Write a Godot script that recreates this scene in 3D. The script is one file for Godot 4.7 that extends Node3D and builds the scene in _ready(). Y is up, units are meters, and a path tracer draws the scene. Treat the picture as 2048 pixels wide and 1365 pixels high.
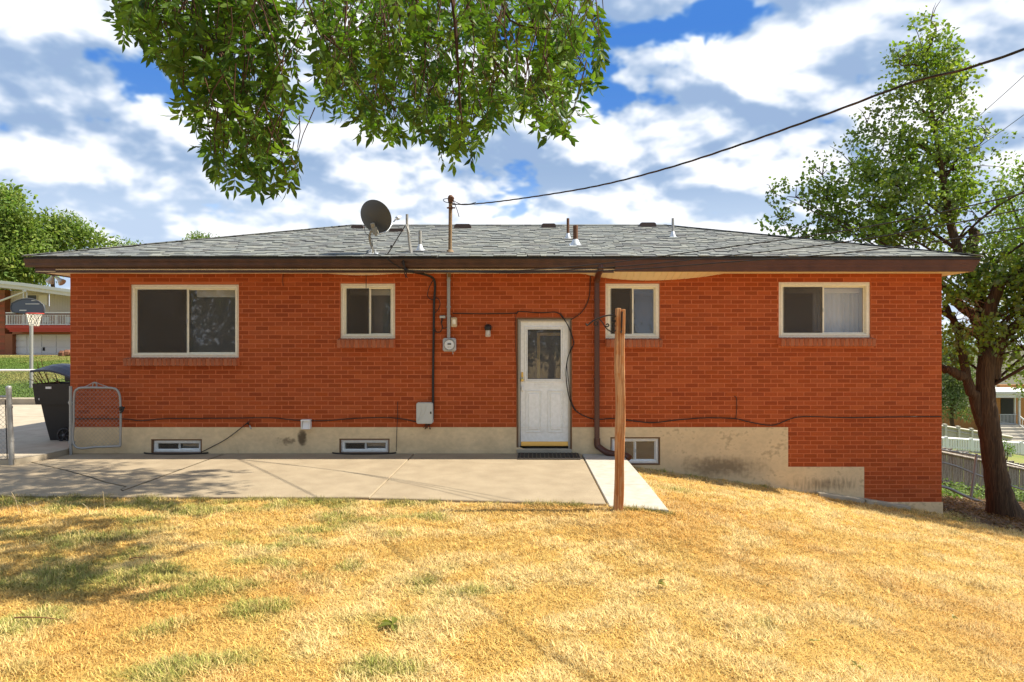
extends Node3D
# Back of a brick ranch house seen across a dry lawn. Metres, y up; the brick wall stands in the plane z = 0.
const FOCAL := 1365.0
const PIX_X := 1050.0
const PIX_Y := 690.0
const EYE_Y := 1.67
const EYE_Z := 10.5
const EAVE_Z := 0.42
const EAVE_Y := 2.97
const PITCH := 0.292
const EAVE_L := -7.40
const EAVE_R := 6.74
const WALL_L := -7.0
const WALL_R := 6.415
const COURSE := 0.0677
const BRICK_W := 0.2035
const BRICK_BASE := 0.40

var rng := RandomNumberGenerator.new()
var noise_a := FastNoiseLite.new()
var noise_b := FastNoiseLite.new()
var noise_c := FastNoiseLite.new()
var M := {}
var T := {}
var taken := {}

# ---------------------------------------------------------------- mesh collector
class MB:
	var v := PackedVector3Array()
	var n := PackedVector3Array()
	var c := PackedColorArray()
	var uv := PackedVector2Array()
	var ix := PackedInt32Array()
	var col := Color(1, 1, 1)

	func tri(a: Vector3, b: Vector3, d: Vector3) -> void:
		var nn := (d - a).cross(b - a).normalized()
		var k := v.size()
		v.append(a); v.append(b); v.append(d)
		for i in 3:
			n.append(nn); c.append(col); uv.append(Vector2.ZERO)
		ix.append(k); ix.append(k + 1); ix.append(k + 2)

	func quad(a: Vector3, b: Vector3, d: Vector3, e: Vector3) -> void:
		# clockwise as seen from the front
		var nn := (e - a + d - b).cross(d - a + b - e).normalized()
		nn = ((d - a).cross(b - a) + (e - a).cross(d - a)).normalized()
		var k := v.size()
		v.append(a); v.append(b); v.append(d); v.append(e)
		for i in 4:
			n.append(nn); c.append(col); uv.append(Vector2.ZERO)
		ix.append(k); ix.append(k + 1); ix.append(k + 2)
		ix.append(k); ix.append(k + 2); ix.append(k + 3)

	func box(p: Vector3, s: Vector3, b := Basis.IDENTITY) -> void:
		var x := b.x * s.x * 0.5
		var y := b.y * s.y * 0.5
		var z := b.z * s.z * 0.5
		quad(p - x + y + z, p + x + y + z, p + x - y + z, p - x - y + z)
		quad(p + x + y - z, p - x + y - z, p - x - y - z, p + x - y - z)
		quad(p - x + y - z, p + x + y - z, p + x + y + z, p - x + y + z)
		quad(p - x - y + z, p + x - y + z, p + x - y - z, p - x - y - z)
		quad(p + x + y + z, p + x + y - z, p + x - y - z, p + x - y + z)
		quad(p - x + y - z, p - x + y + z, p - x - y + z, p - x - y - z)

	func span(a: Vector3, b: Vector3) -> void:
		box((a + b) * 0.5, (b - a).abs())

	# box with chamfered edges
	func cham(p: Vector3, s: Vector3, ch: float, b := Basis.IDENTITY) -> void:
		var h := s * 0.5
		var q := h - Vector3(ch, ch, ch)
		var fx := []
		for sg in [-1.0, 1.0]:
			quad(p + b * Vector3(-q.x * sg, q.y, h.z * sg), p + b * Vector3(q.x * sg, q.y, h.z * sg), p + b * Vector3(q.x * sg, -q.y, h.z * sg), p + b * Vector3(-q.x * sg, -q.y, h.z * sg))
			quad(p + b * Vector3(h.x * sg, q.y, q.z * sg), p + b * Vector3(h.x * sg, q.y, -q.z * sg), p + b * Vector3(h.x * sg, -q.y, -q.z * sg), p + b * Vector3(h.x * sg, -q.y, q.z * sg))
			quad(p + b * Vector3(-q.x, h.y * sg, -q.z * sg), p + b * Vector3(q.x, h.y * sg, -q.z * sg), p + b * Vector3(q.x, h.y * sg, q.z * sg), p + b * Vector3(-q.x, h.y * sg, q.z * sg))
		for sx in [-1.0, 1.0]:
			for sy in [-1.0, 1.0]:
				both(p + b * Vector3(sx * h.x, sy * q.y, -q.z), p + b * Vector3(sx * h.x, sy * q.y, q.z), p + b * Vector3(sx * q.x, sy * h.y, q.z), p + b * Vector3(sx * q.x, sy * h.y, -q.z), b * Vector3(sx, sy, 0))
				both(p + b * Vector3(sx * h.x, -q.y, sy * q.z), p + b * Vector3(sx * h.x, q.y, sy * q.z), p + b * Vector3(sx * q.x, q.y, sy * h.z), p + b * Vector3(sx * q.x, -q.y, sy * h.z), b * Vector3(sx, 0, sy))
				both(p + b * Vector3(-q.x, sx * h.y, sy * q.z), p + b * Vector3(q.x, sx * h.y, sy * q.z), p + b * Vector3(q.x, sx * q.y, sy * h.z), p + b * Vector3(-q.x, sx * q.y, sy * h.z), b * Vector3(0, sx, sy))
				for sz in [-1.0, 1.0]:
					var t0 := p + b * Vector3(sx * h.x, sy * q.y, sz * q.z)
					var t1 := p + b * Vector3(sx * q.x, sy * h.y, sz * q.z)
					var t2 := p + b * Vector3(sx * q.x, sy * q.y, sz * h.z)
					if (t2 - t0).cross(t1 - t0).dot(b * Vector3(sx, sy, sz)) > 0:
						tri(t0, t1, t2)
					else:
						tri(t0, t2, t1)

	# a quad turned so that its front faces along d
	func both(a: Vector3, b: Vector3, e: Vector3, f: Vector3, d: Vector3) -> void:
		if (e - a).cross(b - a).dot(d) > 0:
			quad(a, b, e, f)
		else:
			quad(a, f, e, b)

	func fan(pts: Array, d: Vector3) -> void:
		for i in range(1, pts.size() - 1):
			if (pts[i + 1] - pts[0]).cross(pts[i] - pts[0]).dot(d) > 0:
				tri(pts[0], pts[i], pts[i + 1])
			else:
				tri(pts[0], pts[i + 1], pts[i])

	# swept tube with smooth sides; radii is a number or one per point
	func tube(pts: Array, radii, sides := 8, caps := true, flat := 1.0) -> void:
		var m := pts.size()
		if m < 2:
			return
		var side := Vector3.UP
		var first: Vector3 = (pts[1] - pts[0]).normalized()
		if absf(first.dot(side)) > 0.9:
			side = Vector3.RIGHT
		side = (side - first * side.dot(first)).normalized()
		var k0 := v.size()
		for i in m:
			var t: Vector3 = (pts[mini(i + 1, m - 1)] - pts[maxi(i - 1, 0)]).normalized()
			side = (side - t * side.dot(t)).normalized()
			var up := t.cross(side)
			var r: float = radii[i] if radii is Array else radii
			for j in sides:
				var a := TAU * j / sides
				var d := side * cos(a) + up * sin(a) * flat
				v.append(pts[i] + d * r)
				n.append(d.normalized()); c.append(col); uv.append(Vector2(float(j) / sides, float(i)))
		for i in m - 1:
			for j in sides:
				var a0 := k0 + i * sides + j
				var a1 := k0 + i * sides + (j + 1) % sides
				var b0 := a0 + sides
				var b1 := a1 + sides
				ix.append(a0); ix.append(b0); ix.append(a1)
				ix.append(a1); ix.append(b0); ix.append(b1)
		if caps:
			for e in [0, m - 1]:
				var ring := []
				for j in sides:
					ring.append(v[k0 + e * sides + j])
				var dd: Vector3 = (pts[0] - pts[1]) if e == 0 else (pts[m - 1] - pts[m - 2])
				fan(ring, dd)

	# profile of (radius, height) turned about an axis
	func lathe(o: Vector3, prof: Array, sides := 16, b := Basis.IDENTITY) -> void:
		var m := prof.size()
		var k0 := v.size()
		for i in m:
			var p: Vector2 = prof[i]
			var q: Vector2 = prof[mini(i + 1, m - 1)] - prof[maxi(i - 1, 0)]
			var nn := Vector2(q.y, -q.x).normalized()
			for j in sides:
				var a := TAU * j / sides
				v.append(o + b * Vector3(cos(a) * p.x, p.y, sin(a) * p.x))
				n.append((b * Vector3(cos(a) * nn.x, nn.y, sin(a) * nn.x)).normalized())
				c.append(col); uv.append(Vector2(float(j) / sides, float(i) / m))
		for i in m - 1:
			for j in sides:
				var a0 := k0 + i * sides + j
				var a1 := k0 + i * sides + (j + 1) % sides
				ix.append(a0); ix.append(a1); ix.append(a0 + sides)
				ix.append(a1); ix.append(a1 + sides); ix.append(a0 + sides)

	# flat outline (x, y) pushed along z
	func slab(outline: PackedVector2Array, at: Vector3, b: Basis, depth: float) -> void:
		var t := Geometry2D.triangulate_polygon(outline)
		for k in range(0, t.size(), 3):
			var p := []
			for j in 3:
				p.append(at + b * Vector3(outline[t[k + j]].x, outline[t[k + j]].y, 0))
			fan(p, b.z)
			for j in 3:
				p[j] -= b.z * depth
			fan(p, -b.z)
		var m := outline.size()
		var cw := Geometry2D.is_polygon_clockwise(outline)
		for i in m:
			var a2 := outline[i]
			var b2 := outline[(i + 1) % m]
			var a3 := at + b * Vector3(a2.x, a2.y, 0)
			var b3 := at + b * Vector3(b2.x, b2.y, 0)
			var e := (b2 - a2)
			var out2 := Vector2(e.y, -e.x)
			if cw:
				out2 = -out2
			both(a3, b3, b3 - b.z * depth, a3 - b.z * depth, b * Vector3(out2.x, out2.y, 0))

	func mesh(m: Material) -> ArrayMesh:
		var arr := []
		arr.resize(Mesh.ARRAY_MAX)
		arr[Mesh.ARRAY_VERTEX] = v
		arr[Mesh.ARRAY_NORMAL] = n
		arr[Mesh.ARRAY_COLOR] = c
		arr[Mesh.ARRAY_TEX_UV] = uv
		arr[Mesh.ARRAY_INDEX] = ix
		var am := ArrayMesh.new()
		am.add_surface_from_arrays(Mesh.PRIMITIVE_TRIANGLES, arr)
		am.surface_set_material(0, m)
		return am

# ---------------------------------------------------------------- naming and placing
func numbered(called: String) -> String:
	if not taken.has(called):
		taken[called] = 0
		return called
	taken[called] += 1
	return "%s_%03d" % [called, taken[called]]

func tag(o: Node3D, label: String, category: String, group := "", kind := "") -> Node3D:
	if label: o.set_meta("label", label)
	if category: o.set_meta("category", category)
	if group: o.set_meta("group", group)
	if kind: o.set_meta("kind", kind)
	return o

func thing(called: String, label: String, category: String, at := Vector3.ZERO, group := "") -> Node3D:
	var o := Node3D.new()
	o.name = numbered(called)
	add_child(o)
	o.position = at
	return tag(o, label, category, group)

# commits a collector (built in world axes) as a mesh under a parent
func put(mb: MB, called: String, m: Material, parent: Node3D = null) -> MeshInstance3D:
	var o := MeshInstance3D.new()
	o.mesh = mb.mesh(m)
	if parent == null:
		o.name = numbered(called)
		add_child(o)
	else:
		o.name = called
		parent.add_child(o, true)
		o.transform = world_of(parent).affine_inverse()
	return o

func world_of(o: Node3D) -> Transform3D:
	var t := o.transform
	var p := o.get_parent()
	while p != self and p is Node3D:
		t = p.transform * t
		p = p.get_parent()
	return t

func struct(mb: MB, called: String, m: Material, label := "", category := "") -> MeshInstance3D:
	var o := put(mb, called, m)
	tag(o, label, category, "", "structure")
	return o

# ---------------------------------------------------------------- picture to place
func P(px: float, py: float, z: float) -> Vector3:
	var d := EYE_Z - z
	return Vector3((px - PIX_X) * d / FOCAL, EYE_Y - (py - PIX_Y) * d / FOCAL, z)

func WX(px: float) -> float:
	return (px - PIX_X) * EYE_Z / FOCAL

func WY(py: float) -> float:
	return EYE_Y - (py - PIX_Y) * EYE_Z / FOCAL

# a pixel onto the level y
func PG(px: float, py: float, y := 0.0) -> Vector3:
	var d := FOCAL * (EYE_Y - y) / (py - PIX_Y)
	return Vector3((px - PIX_X) * d / FOCAL, y, EYE_Z - d)

# a pixel onto the front roof slope
func PR(px: float, py: float) -> Vector3:
	var d := (EAVE_Y - PITCH * (EYE_Z - EAVE_Z) - EYE_Y) / ((PIX_Y - py) / FOCAL - PITCH)
	return P(px, py, EYE_Z - d)

func smooth(a: float, b: float, x: float) -> float:
	return smoothstep(a, b, x)

func rnd(a: float, b: float) -> float:
	return rng.randf_range(a, b)

func curve(pts: Array, per := 6) -> Array:
	var out := []
	var m := pts.size()
	for i in m - 1:
		var p0: Vector3 = pts[maxi(i - 1, 0)]
		var p1: Vector3 = pts[i]
		var p2: Vector3 = pts[i + 1]
		var p3: Vector3 = pts[mini(i + 2, m - 1)]
		for k in per:
			out.append(p1.cubic_interpolate(p2, p0, p3, float(k) / per))
	out.append(pts[m - 1])
	return out

# wall pixels to a smooth path on the wall
func on_wall(pp: Array, z: float, per := 6) -> Array:
	var out := []
	for q in pp:
		out.append(P(q[0], q[1], q[2] if q.size() > 2 else z))
	return curve(out, per)

# ---------------------------------------------------------------- ground
func ground_y(x: float, z: float) -> float:
	var s := maxf(0.0, x - lerpf(0.1, 0.95, smooth(0.5, 2.4, z)))
	var y := -0.155 * (s - 0.5 * (1.0 - exp(-s / 0.5)))
	if x > 9.0:
		y += 0.075 * minf(x - 9.0, 12.0)
	y -= 0.085 * clampf(-z, 0.0, 11.0) * smooth(5.0, 8.5, x)
	y -= 0.03
	if z < -7.5 and x < 2.0:
		y += (0.12 * smooth(-7.6, -8.3, z) + 0.86 * smooth(-8.0, -40.0, z)) * smooth(2.0, -4.0, x)
	y -= 0.10 * smooth(-6.6, -7.3, x) * smooth(1.2, 0.4, z) * smooth(-7.9, -7.6, z)
	if z > 2.6 and z < 16.0:
		y += 0.016 * noise_a.get_noise_2d(x * 22.0, z * 22.0) * smooth(2.8, 3.6, z)
	if x > 1.5 and x < 10.0 and z > -1.0:
		y += 0.014 * noise_a.get_noise_2d(x * 26.0, z * 26.0) * smooth(1.5, 2.2, x)
	return y

# ---------------------------------------------------------------- materials
func lin(r: float, g: float, b: float) -> Color:
	return Color(r, g, b).linear_to_srgb()

func mat(called: String, col: Color, rough := 0.8, metal := 0.0) -> StandardMaterial3D:
	var m := StandardMaterial3D.new()
	m.resource_name = called
	m.albedo_color = col
	m.roughness = rough
	m.metallic = metal
	M[called] = m
	return m

func noise_image(size: int, freq: float, octaves: int, sd: int, kind := FastNoiseLite.TYPE_SIMPLEX_SMOOTH) -> Image:
	var f := FastNoiseLite.new()
	f.seed = sd
	f.noise_type = kind
	f.frequency = freq
	f.fractal_octaves = octaves
	f.fractal_gain = 0.55
	var im := f.get_seamless_image(size, size)
	im.convert(Image.FORMAT_L8)
	return im

# a texture that runs between two tones (sRGB) with the noise, plus specks
func tone_texture(im: Image, lo: Color, hi: Color, speck := 0.0, sd := 1) -> ImageTexture:
	var s := im.get_width()
	var d := im.get_data()
	var out := PackedByteArray()
	out.resize(s * s * 3)
	var r := RandomNumberGenerator.new()
	r.seed = sd
	for i in s * s:
		var t := clampf(d[i] / 255.0 + r.randf_range(-speck, speck), 0.0, 1.0)
		out[i * 3] = int(255.0 * lerpf(lo.r, hi.r, t))
		out[i * 3 + 1] = int(255.0 * lerpf(lo.g, hi.g, t))
		out[i * 3 + 2] = int(255.0 * lerpf(lo.b, hi.b, t))
	return ImageTexture.create_from_image(Image.create_from_data(s, s, false, Image.FORMAT_RGB8, out))

func grey_texture(im: Image) -> ImageTexture:
	return ImageTexture.create_from_image(im)

func tri_tex(m: StandardMaterial3D, tex: Texture2D, scale: float, world := true) -> void:
	m.albedo_texture = tex
	m.uv1_triplanar = true
	m.uv1_world_triplanar = world
	m.uv1_scale = Vector3.ONE * scale

func relief(m: StandardMaterial3D, tex: Texture2D, cm: float) -> void:
	m.heightmap_enabled = true
	m.heightmap_texture = tex
	m.heightmap_scale = cm

func make_materials() -> void:
	var fine := noise_image(512, 0.05, 5, 11)
	var coarse := noise_image(512, 0.012, 6, 12)
	var cells := noise_image(512, 0.03, 3, 13, FastNoiseLite.TYPE_CELLULAR)
	T.fine = grey_texture(fine)
	T.coarse = grey_texture(coarse)
	T.grain = tone_texture(fine, Color(0.78, 0.78, 0.78), Color(1, 1, 1), 0.16, 21)
	T.faint = tone_texture(fine, Color(0.93, 0.93, 0.92), Color(1, 1, 1), 0.1, 23)
	T.soft = tone_texture(coarse, Color(0.88, 0.87, 0.86), Color(1, 1, 1), 0.06, 24)
	T.mottle = tone_texture(coarse, Color(0.70, 0.68, 0.66), Color(1, 1, 1), 0.10, 22)
	var m := mat("brick", Color.WHITE, 0.85)
	m.vertex_color_use_as_albedo = true
	tri_tex(m, T.faint, 2.2)
	relief(m, T.fine, 0.22)
	m = mat("mortar", lin(0.59, 0.158, 0.058), 0.92)
	tri_tex(m, T.faint, 3.0)
	relief(m, T.fine, 0.1)
	m = mat("concrete_old", lin(0.47, 0.385, 0.265), 0.9)
	tri_tex(m, T.soft, 0.33)
	m.detail_enabled = true
	m.detail_blend_mode = BaseMaterial3D.BLEND_MODE_MUL
	m.detail_albedo = T.grain
	m.detail_uv_layer = BaseMaterial3D.DETAIL_UV_2
	m.uv2_triplanar = true
	m.uv2_world_triplanar = true
	m.uv2_scale = Vector3.ONE * 2.3
	relief(m, T.fine, 0.1)
	m = mat("concrete_pale", lin(0.50, 0.475, 0.42), 0.9)
	tri_tex(m, T.soft, 0.9)
	m = mat("concrete_drive", lin(0.44, 0.385, 0.295), 0.9)
	tri_tex(m, T.soft, 0.4)
	m = mat("shingle", Color.WHITE, 0.95)
	m.vertex_color_use_as_albedo = true
	tri_tex(m, T.grain, 3.0)
	m = mat("painted", Color.WHITE, 0.7)          # any plain coloured thing, by vertex colour
	m.vertex_color_use_as_albedo = true
	tri_tex(m, T.grain, 0.8)
	m = mat("gutter", lin(0.105, 0.042, 0.022), 0.42)
	tri_tex(m, T.mottle, 0.7)
	m = mat("fascia_metal", lin(0.145, 0.058, 0.032), 0.45)
	tri_tex(m, T.mottle, 0.5)
	m = mat("soffit", lin(0.86, 0.70, 0.46), 0.6)
	m = mat("vinyl_frame", lin(0.90, 0.85, 0.70), 0.45)
	tri_tex(m, T.faint, 0.6)
	m = mat("vinyl_white", lin(0.90, 0.91, 0.90), 0.45)
	tri_tex(m, T.faint, 0.6)
	m = mat("wood_casing", lin(0.16, 0.085, 0.04), 0.75)
	m = mat("door_paint", lin(0.92, 0.93, 0.92), 0.5)
	tri_tex(m, T.faint, 0.5)
	m = mat("brass", lin(0.75, 0.55, 0.2), 0.3, 0.9)
	m = mat("aluminium", lin(0.5, 0.47, 0.42), 0.45, 0.7)
	m = mat("galvanised", lin(0.46, 0.46, 0.45), 0.5, 0.5)
	tri_tex(m, T.grain, 3.0)
	m = mat("flashing", lin(0.62, 0.66, 0.72), 0.45, 0.3)
	m = mat("rust", lin(0.17, 0.075, 0.035), 0.8)
	tri_tex(m, T.mottle, 4.0)
	m = mat("rust_pole", lin(0.30, 0.20, 0.11), 0.75)
	tri_tex(m, T.mottle, 3.0)
	m = mat("vent_brown", lin(0.075, 0.045, 0.035), 0.5)
	m = mat("black_rubber", lin(0.012, 0.010, 0.009), 0.55)
	m = mat("brown_cable", lin(0.055, 0.022, 0.012), 0.6)
	m = mat("dish_grey", lin(0.06, 0.064, 0.072), 0.5)
	m = mat("dish_metal", lin(0.30, 0.29, 0.26), 0.5, 0.4)
	m = mat("box_grey", lin(0.52, 0.53, 0.50), 0.5)
	m = mat("box_beige", lin(0.55, 0.42, 0.26), 0.6)
	m = mat("meter_grey", lin(0.50, 0.52, 0.54), 0.4, 0.2)
	m = mat("meter_face", lin(0.75, 0.76, 0.78), 0.5)
	m = mat("dark_metal", lin(0.035, 0.028, 0.024), 0.5, 0.4)
	m = mat("downspout", lin(0.085, 0.03, 0.018), 0.4)
	m = mat("mat_fibre", lin(0.04, 0.033, 0.028), 0.95)
	m = mat("bin_plastic", lin(0.014, 0.0135, 0.016), 0.5)
	tri_tex(m, T.grain, 2.0)
	m = mat("lid_plastic", lin(0.028, 0.038, 0.075), 0.35)
	m = mat("white_paint", lin(0.8, 0.8, 0.78), 0.5)
	m = mat("red_paint", lin(0.5, 0.05, 0.035), 0.5)
	m = mat("twig", lin(0.22, 0.10, 0.045), 0.85)
	m = mat("net", lin(0.75, 0.70, 0.62), 0.8)
	m = mat("board_navy", lin(0.05, 0.07, 0.10), 0.4)
	m = mat("interior", lin(0.20, 0.18, 0.155), 0.9)
	m = mat("interior_dark", lin(0.08, 0.07, 0.06), 0.9)
	m = mat("curtain", lin(0.50, 0.53, 0.54), 0.9)
	m.backlight_enabled = true
	m.backlight = lin(0.4, 0.4, 0.4)
	m = mat("valance", lin(0.5, 0.52, 0.5), 0.8)
	m = mat("gold_frame", lin(0.55, 0.38, 0.10), 0.5)
	m = mat("glass", Color(0.95, 0.95, 0.95, 0.05), 0.02)
	m.transparency = BaseMaterial3D.TRANSPARENCY_ALPHA
	m.metallic_specular = 0.5
	m = mat("lamp_glass", Color(0.85, 0.82, 0.78, 0.55), 0.3)
	m.transparency = BaseMaterial3D.TRANSPARENCY_ALPHA
	m = mat("screen", Color(lin(0.055, 0.045, 0.035), 0.72), 0.9)
	m.transparency = BaseMaterial3D.TRANSPARENCY_ALPHA
	# foundation: a stucco coat; its stains are laid in its own picture
	m = mat("foundation", Color.WHITE, 0.95)
	m.albedo_texture = foundation_texture()
	relief(m, T.fine, 0.12)
	# earth and grass
	m = mat("earth", Color.WHITE, 0.97)
	m.vertex_color_use_as_albedo = true
	tri_tex(m, T.grain, 1.4)
	relief(m, T.fine, 0.8)
	m = mat("blade", Color.WHITE, 0.75)
	m.vertex_color_use_as_albedo = true
	m.backlight_enabled = true
	m.backlight = lin(0.5, 0.5, 0.5)
	m = mat("leaf", Color.WHITE, 0.5)
	m.metallic_specular = 0.35
	m.vertex_color_use_as_albedo = true
	m.backlight_enabled = true
	m.backlight = lin(0.75, 0.85, 0.4)
	# wood
	var streak := Image.create(256, 512, false, Image.FORMAT_L8)
	var f := FastNoiseLite.new()
	f.seed = 31
	f.frequency = 0.02
	f.fractal_octaves = 4
	for y in 512:
		for x in 256:
			var a := TAU * x / 256.0
			var t := f.get_noise_3d(cos(a) * 130.0, sin(a) * 130.0, 40.0 * sin(TAU * y / 512.0)) * 0.5 + 0.5
			streak.set_pixel(x, y, Color(t, t, t))
	var streak_tex := ImageTexture.create_from_image(streak)
	var wood := Image.create(256, 512, false, Image.FORMAT_RGB8)
	var bark := Image.create(256, 512, false, Image.FORMAT_RGB8)
	for y in 512:
		for x in 256:
			var t := smoothstep(0.25, 0.75, streak.get_pixel(x, y).r)
			var worn := smoothstep(-0.12, 0.18, f.get_noise_2d(x * 0.7 + 40.0, y * 0.5) + 0.35 * (t - 0.5))
			var stained := Color(0.58, 0.36, 0.20).lerp(Color(0.74, 0.50, 0.30), t)
			wood.set_pixel(x, y, stained.lerp(Color(0.60, 0.42, 0.28).lerp(Color(0.76, 0.58, 0.41), t), worn))
			bark.set_pixel(x, y, Color(0.19, 0.135, 0.09).lerp(Color(0.42, 0.33, 0.235), t))
	m = mat("post_wood", Color.WHITE, 0.85)
	tri_tex(m, ImageTexture.create_from_image(wood), 2.0, false)
	m.uv1_scale = Vector3(3.0, 0.7, 3.0)
	relief(m, streak_tex, 0.3)
	m = mat("bark", Color.WHITE, 0.95)
	tri_tex(m, ImageTexture.create_from_image(bark), 1.0, false)
	m.uv1_scale = Vector3(5.0, 1.1, 5.0)
	relief(m, streak_tex, 1.3)
	m = mat("bark_red", lin(0.7, 0.5, 0.42), 0.9)
	tri_tex(m, ImageTexture.create_from_image(bark), 1.0, false)
	m.uv1_scale = Vector3(6, 1.5, 6)
	var grey := Image.create(256, 512, false, Image.FORMAT_RGB8)
	for y in 512:
		for x in 256:
			grey.set_pixel(x, y, Color(0.40, 0.37, 0.34).lerp(Color(0.78, 0.75, 0.71), smoothstep(0.25, 0.75, streak.get_pixel(x, y).r)))
	m = mat("board_grey", Color.WHITE, 0.95)
	tri_tex(m, ImageTexture.create_from_image(grey), 1.0, false)
	m.uv1_scale = Vector3(4, 0.8, 4)

# the stucco of the foundation with the water and soot stains that the photograph shows
func foundation_texture() -> ImageTexture:
	var w := 2048
	var h := 256
	var im := Image.create(w, h, false, Image.FORMAT_RGB8)
	var f := FastNoiseLite.new()
	f.seed = 41
	f.frequency = 0.012
	f.fractal_octaves = 5
	var base := Color(0.84, 0.75, 0.60)
	for y in h:
		for x in w:
			# metres on the wall
			var mx := lerpf(WALL_L, WALL_R, x / float(w))
			var my := lerpf(0.42, -1.25, y / float(h))
			var px := PIX_X + mx * 130.0
			var py := PIX_Y - (my - EYE_Y) * 130.0
			var a := f.get_noise_2d(x * 1.0, y * 1.3)
			var b := f.get_noise_2d(x * 5.0 + 900.0, y * 6.5)
			var g := f.get_noise_2d(x * 9.0 + 400.0, y * 2.0)
			var t := 1.0 + 0.07 * a + 0.05 * b
			# damp mould in a grainy patch by the basement window
			var d1 := exp(-pow((px - 1440.0) / 105.0, 2.0) - pow((py - 935.0) / 26.0, 2.0))
			var mould := smoothstep(0.25, 1.15, d1 + 0.28 * b + 0.30 * a + 0.12 * g) * 0.52
			var d2 := exp(-pow((px - 1650.0) / 75.0, 2.0) - pow((py - 968.0) / 16.0, 2.0))
			mould = maxf(mould, smoothstep(0.3, 1.3, d2 + 0.55 * g) * 0.45)
			# lint soot under the dryer hood
			var d3 := exp(-pow((px - 604.0) / 10.0, 2.0) - pow((py - 876.0) / 17.0, 2.0))
			mould = maxf(mould, smoothstep(0.25, 0.8, d3 + 0.25 * b) * 0.75)
			var d4 := exp(-pow((px - 575.0) / 30.0, 2.0) - pow((py - 882.0) / 12.0, 2.0))
			mould = maxf(mould, smoothstep(0.5, 1.1, d4 + 0.5 * b) * 0.5)
			# splashed soil in blotches low on the wall by the slope
			if px > 1300.0:
				mould = maxf(mould, smoothstep(0.15, 1.0, b + 0.9 * a) * 0.28)
			var c := Color(base.r * t, base.g * t, base.b * t)
			c = c.lerp(Color(0.26, 0.21, 0.15), clampf(mould, 0.0, 1.0))
			# old cement patching
			var pt := smoothstep(0.28, 0.33, f.get_noise_2d(x * 2.2 + 50.0, y * 3.0 + 70.0))
			c = c.lerp(Color(0.78, 0.70, 0.56), pt * 0.3)
			im.set_pixel(x, y, c.clamp())
	return ImageTexture.create_from_image(im)

# ---------------------------------------------------------------- sky
# hole: (pixel x, pixel y, reach x, reach y, strength): openings in the cloud that the photograph shows; negative: thick cloud
const HOLES := [[210, 95, 150, 60, 0.55], [130, 40, 120, 40, 0.45], [265, 170, 50, 50, 0.4], [620, 275, 60, 35, 0.6], [1290, 62, 110, 26, 0.6], [1480, 20, 90, 30, 0.65], [1230, 20, 60, 22, 0.3],
	[15, 270, 45, 50, 0.55], [330, 432, 170, 16, 0.35], [1250, 190, 40, 20, 0.2], [60, 190, 110, 70, -0.5], [130, 290, 120, 60, -0.5], [360, 330, 200, 70, -0.35], [740, 390, 120, 50, -0.4], [1700, 60, 300, 110, -0.6], [1600, 250, 250, 120, -0.45],
	[1350, 330, 250, 90, -0.35], [980, 350, 200, 60, -0.3], [120, 430, 330, 110, -0.85], [560, 60, 260, 70, -0.25], [1800, 500, 400, 90, -0.3]]
# shade: grey-blue undersides
const SHADES := [[40, 230, 60, 40, 0.8], [250, 260, 60, 50, 0.85], [340, 290, 70, 40, 0.7], [330, 425, 200, 22, 0.9], [640, 410, 70, 22, 0.8], [820, 370, 60, 40, 0.6], [1440, 190, 70, 25, 0.7], [1560, 240, 80, 22, 0.6],
	[1450, 320, 160, 20, 0.7], [1150, 300, 80, 40, 0.4], [1900, 430, 200, 40, 0.4], [2000, 280, 80, 60, 0.35], [900, 440, 60, 30, 0.5], [1380, 400, 60, 14, 0.5], [150, 150, 60, 20, 0.25]]

var sky_n := FastNoiseLite.new()
var sky_b := FastNoiseLite.new()
var sky_c := FastNoiseLite.new()

func cloud(d: Vector3) -> Vector2:
	# x: density with its cauliflower detail, y: the broad shape alone
	var q := Vector3(d.x, d.y * 1.5, d.z) * (0.76 / (maxf(d.y, 0.0) + 0.42))   # clouds draw together towards the horizon
	var wa := sky_b.get_noise_3dv(q * 420.0)
	var p := q + Vector3(wa, -0.6 * wa, wa) * 0.035
	var n := sky_n.get_noise_3dv(p * 360.0)
	var puff := -sky_c.get_noise_3dv(p * 760.0) - 0.55
	return Vector2(0.72 * n + 0.42 * puff, n)

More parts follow.
